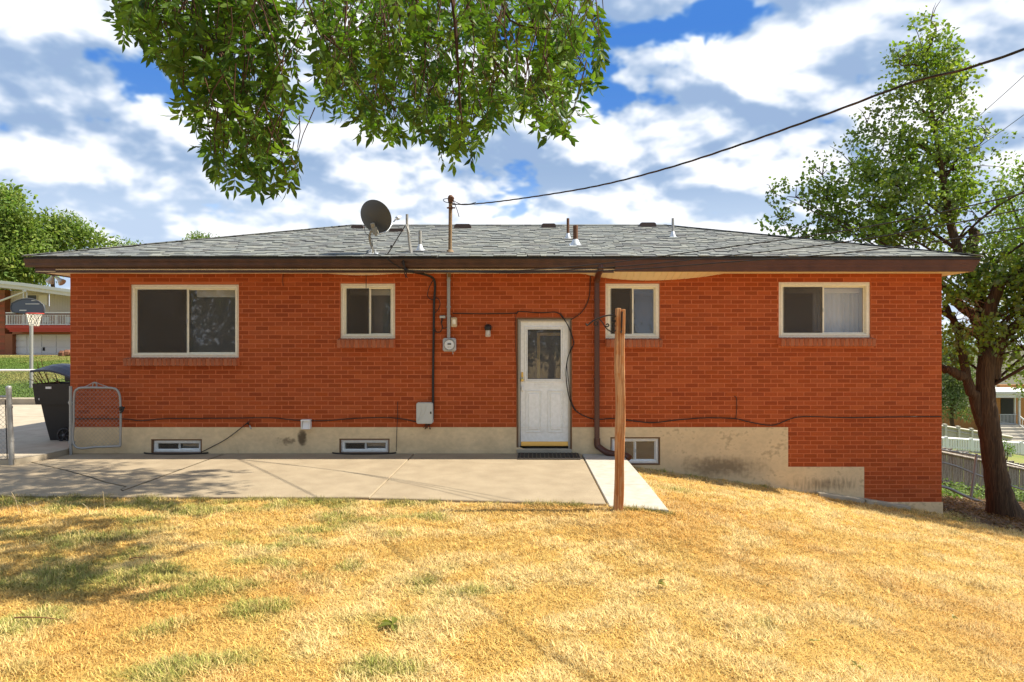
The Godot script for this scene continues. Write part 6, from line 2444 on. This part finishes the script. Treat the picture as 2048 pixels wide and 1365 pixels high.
	for i in 420:
		var x := rnd(8.8, 14.0)
		var zz := rnd(-6.9, -4.9)
		if noise_c.get_noise_2d(x * 16.0, zz * 16.0) < -0.18:
			continue
		spots.append([Transform3D(Basis(Vector3.UP, rnd(0, TAU)).scaled(Vector3.ONE * rnd(0.6, 1.2)), Vector3(x, ground_y(x, zz) + rnd(0.02, 0.2), zz)), Color(1, 1, 1) * rnd(0.8, 1.2)])
	scatter("leaves", wd, spots, iv)

# the big ash whose drooping twigs hang into the picture; its trunk stands beside the viewer
func build_ash() -> void:
	var foot := Vector3(-5.2, ground_y(-5.2, 12.5), 12.5)
	var o := thing("ash_tree", "big leafy ash tree with drooping twigs over the dry lawn", "tree", foot)
	var mb := MB.new()
	var fork := Vector3(-4.9, 3.6, 12.0)
	limb(mb, [foot - Vector3(0, 0.4, 0), foot + Vector3(0.1, 1.6, -0.2), fork], 0.42, 0.30, 14)
	var limbs := [[fork, Vector3(-3.6, 6.2, 9.6), Vector3(-2.3, 6.3, 7.2), Vector3(-1.7, 5.0, 6.0)], [fork, Vector3(-2.8, 6.6, 10.0), Vector3(-0.9, 7.0, 6.8), Vector3(-0.3, 5.8, 5.2)], [fork, Vector3(-6.0, 6.4, 10.4), Vector3(-6.6, 7.6, 8.2)], [fork, Vector3(-4.8, 7.2, 12.0), Vector3(-4.2, 10.2, 11.6)], [fork, Vector3(-6.6, 5.8, 13.2), Vector3(-8.6, 7.0, 14.0)], [fork, Vector3(-3.0, 6.0, 13.6), Vector3(-1.5, 7.5, 15.0)], [Vector3(-0.9, 7.0, 6.8), Vector3(0.0, 7.4, 4.4), Vector3(0.5, 7.3, 2.4), Vector3(-0.6, 7.2, 0.9)]]
	for q in limbs:
		limb(mb, q, 0.16 if q[0] == fork else 0.07, 0.022, 9)
	put(mb, "trunk", M.bark, o)
	# the part in view: two lobes of hanging leaves
	var left := PackedVector2Array([Vector2(225, -60), Vector2(232, 30), Vector2(262, 78), Vector2(310, 105), Vector2(345, 130), Vector2(375, 165), Vector2(362, 180), Vector2(385, 215), Vector2(400, 250), Vector2(410, 290), Vector2(425, 350), Vector2(450, 365), Vector2(470, 345), Vector2(500, 350), Vector2(545, 385), Vector2(585, 372), Vector2(592, 345), Vector2(575, 300), Vector2(555, 262), Vector2(572, 230), Vector2(596, 205), Vector2(592, 150), Vector2(575, 95), Vector2(590, 60), Vector2(560, -60)])
	var right := PackedVector2Array([Vector2(600, -60), Vector2(600, 45), Vector2(640, 60), Vector2(632, 120), Vector2(655, 190), Vector2(690, 245), Vector2(745, 265), Vector2(800, 275), Vector2(870, 270), Vector2(898, 318), Vector2(940, 310), Vector2(970, 285), Vector2(985, 240), Vector2(1030, 215), Vector2(1070, 225), Vector2(1082, 262), Vector2(1130, 272), Vector2(1152, 235), Vector2(1165, 195), Vector2(1190, 165), Vector2(1205, 120), Vector2(1200, 60), Vector2(1165, 5), Vector2(1180, -60)])
	var tones := [Color(0.070, 0.135, 0.018), Color(0.105, 0.19, 0.024), Color(0.055, 0.11, 0.018), Color(0.15, 0.25, 0.034)]
	var leaves := []
	for k in 8:
		leaves.append(compound_leaf(3 + k % 2, 0.090, 0.037, tones[k % 4]))
	var spots := []
	for pass_k in [[left, 225.0, 600.0, 420, 4.4, 6.0], [right, 590.0, 1215.0, 760, 4.6, 6.8]]:
		var made := 0
		var tries := 0
		while made < pass_k[3] * 1.25 and tries < 20000:
			tries += 1
			var px := rnd(pass_k[1], pass_k[2])
			var py := rnd(-60.0, 400.0)
			if not inside_poly(px - 24.0, py + 8.0, pass_k[0]) or not inside_poly(px + 24.0, py + 8.0, pass_k[0]) or not inside_poly(px, py + 28.0, pass_k[0]):
				continue
			var d := rnd(pass_k[4], pass_k[5])
			# the mass over the patio reaches farther towards the house
			if px > 640.0 and px < 1180.0 and rng.randf() < 0.5:
				d = rnd(7.3, 9.3)
			var p := P(px, py, EYE_Z - d)
			if noise_b.get_noise_3dv(p * 70.0) < -0.26 or noise_a.get_noise_3dv(p * 40.0) < -0.34:
				continue
			# leaves hang, turned any way about the vertical, the outer ones leaning out
			var b := Basis(Vector3.UP, rnd(0, TAU)) * Basis(Vector3.RIGHT, rnd(-0.3, 1.75))
			spots.append([Transform3D(b.scaled(Vector3.ONE * rnd(0.8, 1.15) * (1.4 if d > 7.0 else 1.0)), p), p, d])
			made += 1
	# a fringe along the lower outline so that tips stand out against the sky
	for po in [left, right]:
		for i in po.size() - 1:
			var a: Vector2 = po[i]
			var c: Vector2 = po[i + 1]
			var n := int(a.distance_to(c) / 15.0) + 1
			for k in n:
				var q := a.lerp(c, (k + rnd(0, 0.9)) / n)
				if q.y < 8.0 or rng.randf() < 0.15:
					continue
				var d := rnd(4.5, 5.6)
				var p := P(q.x + rnd(-8, 8), q.y - rnd(22, 42), EYE_Z - d)
				var b := Basis(Vector3.UP, rnd(0, TAU)) * Basis(Vector3.RIGHT, rnd(-0.2, 1.1))
				spots.append([Transform3D(b.scaled(Vector3.ONE * rnd(0.75, 1.05)), p), p, d])
	# twigs that carry them
	mb = MB.new()
	var twigs := [[[392, -80], [395, 20], [425, 85], [470, 160], [480, 200]], [[440, -60], [432, 60], [450, 130], [455, 210], [445, 300]], [[350, -60], [352, 60], [360, 80]], [[600, -40], [640, 60], [690, 110], [720, 180]], [[760, -60], [770, 80], [750, 160], [770, 230]], [[900, -60], [910, 40], [915, 120], [920, 230]], [[910, -50], [940, 30], [960, 80], [1010, 150], [1050, 190]], [[1040, -60], [1070, 60], [1100, 150], [1110, 220]], [[480, 190], [510, 250], [520, 320], [560, 360]], [[515, -60], [540, 40], [590, 80]], [[700, -60], [690, 50], [700, 120]], [[820, -60], [850, 90], [840, 200]], [[990, -60], [1020, 40], [1120, 60]]]
	for k in twigs.size():
		var pts := []
		for e in twigs[k]:
			pts.append(P(e[0], e[1], EYE_Z - 5.1 - 0.12 * (k % 5)))
		limb(mb, pts, 0.022 if k in [0, 5, 6] else 0.011, 0.004, 6)
	for s in spots:
		if rng.randf() < 0.55:
			var p: Vector3 = s[1]
			var up := Vector3(rnd(-0.18, 0.18), rnd(0.18, 0.4), rnd(-0.15, 0.15))
			mb.tube([p, p + up * 0.5 + Vector3(rnd(-0.03, 0.03), 0, 0), p + up], [0.003, 0.0036, 0.0042], 4, false)
	put(mb, "twigs", M.bark_red, o)
	spots.sort_custom(func(x, y): return x[2] < y[2])
	var rest := []
	for i in spots.size():
		if i < 300:
			var le := MeshInstance3D.new()
			le.mesh = leaves[i % 8]
			le.name = "leaf"
			o.add_child(le, true)
			le.transform = Transform3D(Basis.IDENTITY, -foot) * spots[i][0]
		else:
			rest.append([spots[i][0], Color(rnd(0.85, 1.2), rnd(0.9, 1.15), rnd(0.7, 1.2))])
	scatter("crown", leaves, rest, o)
	# the rest of the crown, above and behind the viewer
	var big := [leaf_clump(22, 0.34, 0.115, 0.045, tones[0]), leaf_clump(22, 0.34, 0.115, 0.045, tones[1])]
	var blobs := [[Vector3(-0.6, 7.25, 0.95), Vector3(1.7, 0.5, 0.5), 4.0], [Vector3(1.1, 7.1, 2.25), Vector3(1.75, 0.5, 0.45), 4.0], [Vector3(-1.6, 6.6, 5.6), Vector3(2.0, 1.0, 1.4)], [Vector3(-4.0, 7.0, 8.5), Vector3(2.6, 1.4, 2.2)], [Vector3(-6.5, 7.4, 9.5), Vector3(2.4, 1.8, 2.4)], [Vector3(-4.3, 9.6, 11.8), Vector3(3.0, 1.8, 3.0)], [Vector3(-8.3, 7.0, 13.6), Vector3(2.4, 1.8, 2.4)], [Vector3(-2.0, 7.6, 14.5), Vector3(2.6, 1.8, 2.4)], [Vector3(-5.0, 6.0, 14.5), Vector3(3.0, 1.6, 2.0)]]
	scatter("crown", big, blob_spots(blobs, 15.0, 0.8, 1.3), o)

func build_leaning_tree() -> void:
	var z := -1.7
	var foot := P(2000, 1012, z)
	var o := thing("leaning_tree", "tall broad tree with dark forked trunk beside the house corner", "tree", foot)
	var mb := MB.new()
	var s := (EYE_Z - z) / FOCAL
	var path := [[2012, 1036, 50], [2005, 1012, 36], [1999, 985, 30], [1993, 950, 27], [1984, 894, 25], [1977, 844, 25], [1972, 800, 23], [1971, 760, 21], [1974, 720, 20], [1975, 690, 19], [1966, 620, 17], [1945, 560, 15], [1918, 500, 12], [1900, 440, 10], [1888, 360, 7.5], [1872, 270, 5.5], [1858, 180, 3.5], [1852, 110, 2]]
	var pts := []
	var rr := []
	for i in path.size():
		var zz := z - (0.0 if i < 9 else 0.16 * (i - 8))
		pts.append(P(path[i][0], path[i][1], zz))
		rr.append(path[i][2] * s * 0.78)
	pts = curve(pts, 4)
	var rs := []
	for i in path.size() - 1:
		for k in 4:
			rs.append(lerpf(rr[i], rr[i + 1], k / 4.0) * (1.0 + 0.035 * sin(i * 7.0 + k * 2.3)))
	rs.append(rr[rr.size() - 1])
	mb.tube(pts, rs, 22)
	# forks
	var f1 := P(1960, 850, z)
	limb(mb, [P(1978, 880, z), P(1958, 820, z), P(1940, 775, z), P(1930, 740, z - 0.1), P(1915, 660, z - 0.4), P(1890, 610, z - 0.7)], 12.5 * s, 6 * s, 12)
	limb(mb, [P(1924, 755, z), P(1905, 742, z), P(1880, 735, z - 0.2), P(1840, 700, z - 0.6)], 10 * s, 5 * s, 8)
	limb(mb, [P(1985, 760, z), P(2000, 690, z), P(2035, 650, z + 0.1), P(2110, 600, z + 0.6), P(2220, 520, z + 1.4)], 14 * s, 6 * s, 10)
	limb(mb, [P(1972, 690, z), P(1955, 640, z - 0.2), P(1920, 610, z - 0.5), P(1885, 570, z - 0.9), P(1800, 495, z - 1.6), P(1700, 440, z - 1.7)], 14 * s, 4 * s, 10)
	limb(mb, [P(1940, 545, z - 0.6), P(1945, 500, z - 0.7), P(1952, 462, z - 0.8)], 14 * s, 10 * s, 10)
	limb(mb, [P(1975, 640, z), P(2000, 570, z + 0.2), P(2040, 545, z + 0.3), P(2100, 470, z + 0.6)], 13 * s, 5 * s, 10)
	put(mb, "trunk", M.bark, o)
	var blobs := []
	var list := [[1862, 42, -3.2, 0.26, 0.42], [1845, 95, -3.0, 0.6, 0.58], [1848, 165, -3.0, 0.85, 0.66], [1800, 120, -3.0, 0.3, 0.3], [1795, 190, -3.0, 0.42, 0.4], [1893, 140, -3.0, 0.45, 0.5], [1925, 200, -2.9, 0.4, 0.4], [1890, 250, -2.8, 0.75, 0.6], [1830, 290, -3.0, 0.95, 0.7], [1735, 245, -3.1, 0.36, 0.42], [1765, 300, -3.1, 0.7, 0.62], [1705, 330, -3.2, 0.5, 0.5], [1645, 350, -3.2, 0.34, 0.5], [1655, 400, -3.2, 0.6, 0.5], [1592, 395, -3.2, 0.4, 0.42], [1565, 440, -3.2, 0.42, 0.4], [1600, 460, -3.2, 0.55, 0.3], [1545, 385, -3.2, 0.16, 0.28], [1740, 410, -3.2, 1.05, 0.75], [1830, 400, -2.9, 1.0, 0.8], [1700, 470, -3.3, 1.2, 0.35], [1910, 340, -2.6, 0.75, 0.6], [1975, 265, -2.6, 0.38, 0.28], [1950, 300, -2.6, 0.6, 0.4], [1930, 400, -2.5, 0.7, 0.5], [1860, 475, -3.0, 0.8, 0.4, 0.6], [1960, 440, -2.2, 0.6, 0.5, 0.6], [1985, 520, -1.9, 0.8, 0.5], [1930, 560, -1.9, 0.55, 0.55], [1980, 590, -1.6, 0.75, 0.5], [1910, 640, -2.0, 0.38, 0.6], [2020, 640, -1.3, 0.8, 0.5], [1950, 670, -1.3, 0.55, 0.35], [1910, 710, -2.1, 0.3, 0.3], [2050, 700, -1.4, 0.6, 0.35], [1900, 560, -2.2, 0.4, 0.5],
		[2170, 560, -0.9, 1.2, 0.9], [2260, 480, -0.4, 1.5, 1.0], [2380, 420, 0.1, 1.7, 1.1], [2300, 330, -0.8, 1.5, 1.0], [2150, 330, -1.6, 0.7, 0.8], [2520, 400, -0.3, 1.6, 1.1], [2700, 420, -0.4, 1.7, 1.1], [2560, 330, -2.2, 1.8, 1.2], [2650, 440, 0.9, 1.2, 0.8]]
	for q in list:
		blobs.append([P(q[0], q[1], q[2]), Vector3(q[3], q[4], q[3]), q[5] if q.size() > 5 else 1.0])
	# twiggy branches into the clumps
	mb = MB.new()
	for b in blobs:
		var c: Vector3 = b[0]
		var best: Vector3 = pts[30]
		var bd := 1e9
		for i in range(26, pts.size()):
			var q: Vector3 = pts[i]
			var hd := Vector2(c.x - q.x, c.z - q.z).length()
			var dd := c.distance_to(q) + maxf(0.0, q.y - c.y + 0.7 * hd) * 2.5
			if dd < bd:
				bd = dd
				best = q
		limb(mb, [best, best.lerp(c, 0.35) + Vector3(rnd(-0.1, 0.1), 0.12, rnd(-0.1, 0.1)), best.lerp(c, 0.7) + Vector3(rnd(-0.15, 0.15), rnd(-0.05, 0.12), 0), c], 0.026, 0.005, 6)
		for k in 5:
			var e = c + Vector3(rnd(-1, 1), rnd(-0.6, 1), rnd(-1, 1)) * b[1] * 0.9
			mb.tube([c, (c + e) * 0.5 + Vector3(0, 0.06, 0), e], [0.01, 0.007, 0.003], 4, false)
	put(mb, "branches", M.bark_red, o)
	# a spray of dead reddish twigs
	mb = MB.new()
	for k in 40:
		var c := P(1945 + rnd(-22, 16), 625 + rnd(-25, 35), -0.7 + rnd(-0.2, 0.2))
		mb.tube([c, c + Vector3(rnd(-0.15, 0.15), rnd(-0.22, 0.08), rnd(-0.1, 0.1))], [0.004, 0.002], 4, false)
	var dead := put(mb, "dead_twigs", M.twig, o)
	var lf := [leaf_clump(14, 0.21, 0.085, 0.068, Color(0.20, 0.30, 0.045)), leaf_clump(14, 0.20, 0.095, 0.075, Color(0.25, 0.34, 0.055)), leaf_clump(14, 0.20, 0.095, 0.075, Color(0.22, 0.29, 0.11))]
	scatter("crown", lf, blob_spots(blobs, 185.0, 0.72, 1.05, 0.22), o)

# ---------------------------------------------------------------- grass
func tuft(n: int, r: float, h: float, w: float, lean: float) -> ArrayMesh:
	var mb := MB.new()
	for i in n:
		var a := rnd(0, TAU)
		var q := sqrt(rng.randf()) * r
		var p := Vector3(cos(a) * q, -0.01, sin(a) * q)
		var yaw := rnd(0, TAU)
		var sd := Vector3(cos(yaw), 0, sin(yaw)) * w * 0.5 * rnd(0.7, 1.2)
		var fw := Vector3(-sin(yaw), 0, cos(yaw)) * rnd(0.2, 1.0) * lean
		var hh := h * rnd(0.45, 1.15)
		var m := p + Vector3(0, hh * 0.6, 0) + fw * hh * 0.35
		var t := p + Vector3(0, hh * rnd(0.75, 1.0), 0) + fw * hh * 1.1
		var k := rnd(0.5, 1.32)
		mb.col = Color(k * rnd(0.96, 1.04), k, k * rnd(0.85, 1.15))
		mb.quad(p - sd, m - sd * 0.8, m + sd * 0.8, p + sd)
		mb.tri(m - sd * 0.8, t, m + sd * 0.8)
	return mb.mesh(M.blade)

func on_paving(x: float, z: float) -> bool:
	if x < 0.87 and z < lerpf(2.9, 3.3, clampf((x + 6.0) / 6.8, 0.0, 1.0)) + 0.01 and z > -1.0:
		return true
	return x >= 0.87 and x < 1.50 and z < lerpf(3.40, 3.54, clampf((x - 0.87) / 0.6, 0.0, 1.0)) + 0.01

func build_grass() -> void:
	var o := thing("dry_grass", "short straw coloured dry lawn grass with green patches", "grass", Vector3(0, 0, 5))
	o.set_meta("kind", "stuff")
	var tufts := []
	for k in 5:
		tufts.append(tuft(16, 0.06, 0.040, 0.0062, 1.7))
	for k in 2:
		tufts.append(tuft(14, 0.055, 0.058, 0.0055, 1.2))
	var spots := []
	var n := 0
	while n < 125000:
		n += 1
		# denser towards the viewer, as the picture needs it
		var d := 1.0 / lerpf(1.0 / 2.9, 1.0 / 11.5, pow(rng.randf(), 1.45))
		var z := EYE_Z - d
		var half := 0.80 * d + 0.5
		var x := rnd(-half, half)
		if on_paving(x, z) or (z < 0.03 and x < WALL_R + 0.02) or x < -9.0:
			continue
		var bare := smooth(6.2, 6.9, x + 0.5 * noise_b.get_noise_2d(x * 30.0, z * 30.0)) * smooth(0.95, 0.3, z)
		if rng.randf() < bare * 0.985:
			continue
		var pn := noise_b.get_noise_2d(x * 24.0 + 500.0, z * 24.0)
		var fine := noise_c.get_noise_2d(x * 30.0, z * 30.0)
		var orange := noise_b.get_noise_2d(x * 14.0 - 300.0, z * 14.0 + 90.0)
		# greener beside the tree's shade, along the paving edge and by the foot of the wall
		var pm := noise_b.get_noise_2d(x * 60.0 - 700.0, z * 85.0)
		var g := 0.02 + 0.45 * pn + 0.45 * fine + 1.0 * pm
		g += 0.20 * smooth(0.5, -4.0, x) + 0.16 * smooth(0.3, -1.6, x) * smooth(4.8, 6.2, z) + 0.30 * smooth(3.75, 3.25, z) * smooth(1.7, 1.2, x) - 0.55 * smooth(-2.5, 0.8, x)
		g += 0.75 * smooth(0.55, 0.1, z - 0.12 * (x - 3.0)) * smooth(1.4, 1.9, x) + 0.6 * smooth(1.25, 1.9, x) * smooth(2.6, 1.7, x) * smooth(2.7, 1.6, z)
		g += 0.45 * smooth(6.6, 7.6, x) * smooth(2.0, 0.8, z)
		var green := smooth(0.18, 0.55, g)
		var straw := Color(0.80, 0.55, 0.17).lerp(Color(0.88, 0.68, 0.31), smooth(-0.2, 0.4, fine + 0.4 * pn))
		straw = straw.lerp(Color(0.66, 0.36, 0.085), smooth(0.02, 0.42, orange) * 0.42)
		var c := straw.lerp(Color(0.27, 0.31, 0.055).lerp(Color(0.50, 0.48, 0.13), rng.randf()), green * (0.95 if rng.randf() < 0.62 else 0.25))
		var k := rnd(0.72, 1.22)
		c = Color(c.r * k, c.g * k, c.b * k)
		var edge := 1.0 + 0.25 * green
		var b := Basis(Vector3.UP, rnd(0, TAU)).scaled(Vector3(rnd(0.9, 1.3), rnd(0.7, 1.25) * edge * (0.85 + 0.5 * smooth(-0.2, 0.5, fine)), rnd(0.9, 1.3)))
		spots.append([Transform3D(b, Vector3(x, ground_y(x, z), z)), c])
	# a longer fringe where the grass meets the paving
	for i in 2600:
		var x := rnd(-6.5, 1.5)
		var e := lerpf(2.95, 3.32, clampf((x + 4.6) / 5.4, 0.0, 1.0)) if x < 0.87 else lerpf(3.40, 3.54, (x - 0.87) / 0.6)
		if noise_c.get_noise_1d(x * 40.0) < -0.22:
			continue
		var z := e + rnd(-0.035, 0.06)
		var c := Color(0.24, 0.26, 0.06).lerp(Color(0.62, 0.47, 0.18), rng.randf() * rng.randf() + 0.15) * rnd(0.7, 1.15)
		spots.append([Transform3D(Basis(Vector3.UP, rnd(0, TAU)).scaled(Vector3(0.7, rnd(0.9, 1.9), 0.7)), Vector3(x, ground_y(x, z) - 0.005, z)), c])
	scatter("tufts", tufts, spots, o)
	# dry leaves and bits on the bare earth beside the house
	var lit := thing("leaf_litter", "brown leaf litter on the bare earth around the trunk", "litter", Vector3(8, -1.2, -1))
	lit.set_meta("kind", "stuff")
	var bits := []
	for k in 2:
		var mb := MB.new()
		for i in 9:
			var p := Vector3(rnd(-0.16, 0.16), rnd(0.0, 0.015), rnd(-0.16, 0.16))
			mb.col = Color(0.30, 0.17, 0.07) * rnd(0.4, 1.3)
			var dir := Vector3(rnd(-1, 1), rnd(-0.05, 0.25), rnd(-1, 1)).normalized()
			var sd := dir.cross(Vector3.UP + Vector3(rnd(-0.4, 0.4), 0, rnd(-0.4, 0.4))).normalized()
			leaf_blade(mb, p, Basis(sd, dir, sd.cross(dir)), rnd(0.03, 0.07), rnd(0.015, 0.04), 0.5)
		bits.append(mb.mesh(M.leaf))
	spots = []
	for i in 1500:
		var x := rnd(6.45, 12.0)
		var z := rnd(-5.0, 1.2)
		if z > 0.2 and x < 7.0:
			continue
		spots.append([Transform3D(Basis(Vector3.UP, rnd(0, TAU)), Vector3(x, ground_y(x, z) + 0.004, z)), Color.WHITE * rnd(0.6, 1.2)])
	scatter("litter", bits, spots, lit)
	# grass of the neighbour's slope
	var hill := thing("slope_grass", "green watered grass on the slope below the neighbour's house", "grass", Vector3(-14, 0.3, -15))
	hill.set_meta("kind", "stuff")
	spots = []
	var long := [tuft(14, 0.22, 0.09, 0.03, 0.8), tuft(14, 0.22, 0.09, 0.03, 0.8)]
	for i in 9000:
		var d := rnd(18.8, 46.0)
		var z := EYE_Z - d
		var x := rnd(-0.84, -0.62) * d
		var pn := noise_b.get_noise_2d(x * 8.0, z * 8.0)
		var c := Color(0.15, 0.25, 0.035).lerp(Color(0.36, 0.35, 0.10), smooth(-0.1, 0.45, pn + 0.5 * smooth(38.0, 45.0, d)))
		spots.append([Transform3D(Basis(Vector3.UP, rnd(0, TAU)), Vector3(x, ground_y(x, z), z)), c * rnd(0.85, 1.15)])
	scatter("tufts", long, spots, hill)
	# tall dry stalks by the patio edge
	for q in [[[45, 1045], [38, 1010], [20, 992], [10, 1000]], [[38, 1030], [30, 1000], [22, 985]], [[70, 1030], [66, 1015], [55, 1008]], [[209, 1022], [207, 1000], [205, 983]], [[180, 1025], [172, 1014], [164, 1008]], [[250, 1012], [268, 1000], [275, 990]], [[20, 1055], [30, 1035], [36, 1030]]]:
		var foot := PG(q[0][0], q[0][1], -0.02)
		var pts := []
		for e in q:
			pts.append(P(e[0], e[1], foot.z))
		var mb := MB.new()
		mb.col = Color(0.62, 0.50, 0.30)
		mb.tube(curve(pts, 5), 0.0026, 4)
		tag(put(mb, "dry_stalk", M.painted), "tall pale dry grass stalk at the patio edge", "stalk", "dry stalks by the patio")
	# fallen twigs and curled leaves on the lawn
	for q in [[75, 1238, 0.30, 0.1], [305, 1122, 0.16, 0.9], [275, 1118, 0.12, -0.2]]:
		var p := PG(q[0], q[1], 0.03)
		var mb := MB.new()
		var dir := Vector3(cos(q[3]), 0, sin(q[3]))
		limb(mb, [p - dir * q[2] * 0.5, p + Vector3(0, 0.012, 0.01), p + dir * q[2] * 0.5], 0.005, 0.002, 5)
		tag(put(mb, "fallen_twig", M.twig), "thin brown twig lying on the grass", "twig", "twigs on the lawn")
	for q in [[785, 1250, 1.3, "largest curled green leaf lying on the dry grass"], [1316, 1168, 0.9, "curled pale leaf lying on the dry grass"], [1630, 1283, 0.6, "small curled leaf on the dry grass"], [1715, 1333, 0.6, "small curled leaf on the dry grass"], [1905, 1234, 0.6, "small curled leaf on the dry grass"]]:
		var x0 := PG(q[0], q[1], 0.0)
		var p := PG(q[0], q[1], ground_y(x0.x, x0.z) + 0.05)
		var mb := MB.new()
		mb.col = Color(0.20, 0.22, 0.05) if q[2] > 1.0 else Color(0.42, 0.38, 0.16)
		for k in 4:
			var dir := Vector3(rnd(-1, 1), rnd(-0.1, 0.35), rnd(-1, 1)).normalized()
			var sd := dir.cross(Vector3.UP + Vector3(rnd(-0.5, 0.5), 0, rnd(-0.5, 0.5))).normalized()
			leaf_blade(mb, p, Basis(sd, dir, sd.cross(dir)), 0.07 * q[2], 0.03 * q[2], 0.8)
		tag(put(mb, "fallen_leaf", M.leaf), q[3], "leaf", "fallen leaves on the lawn")
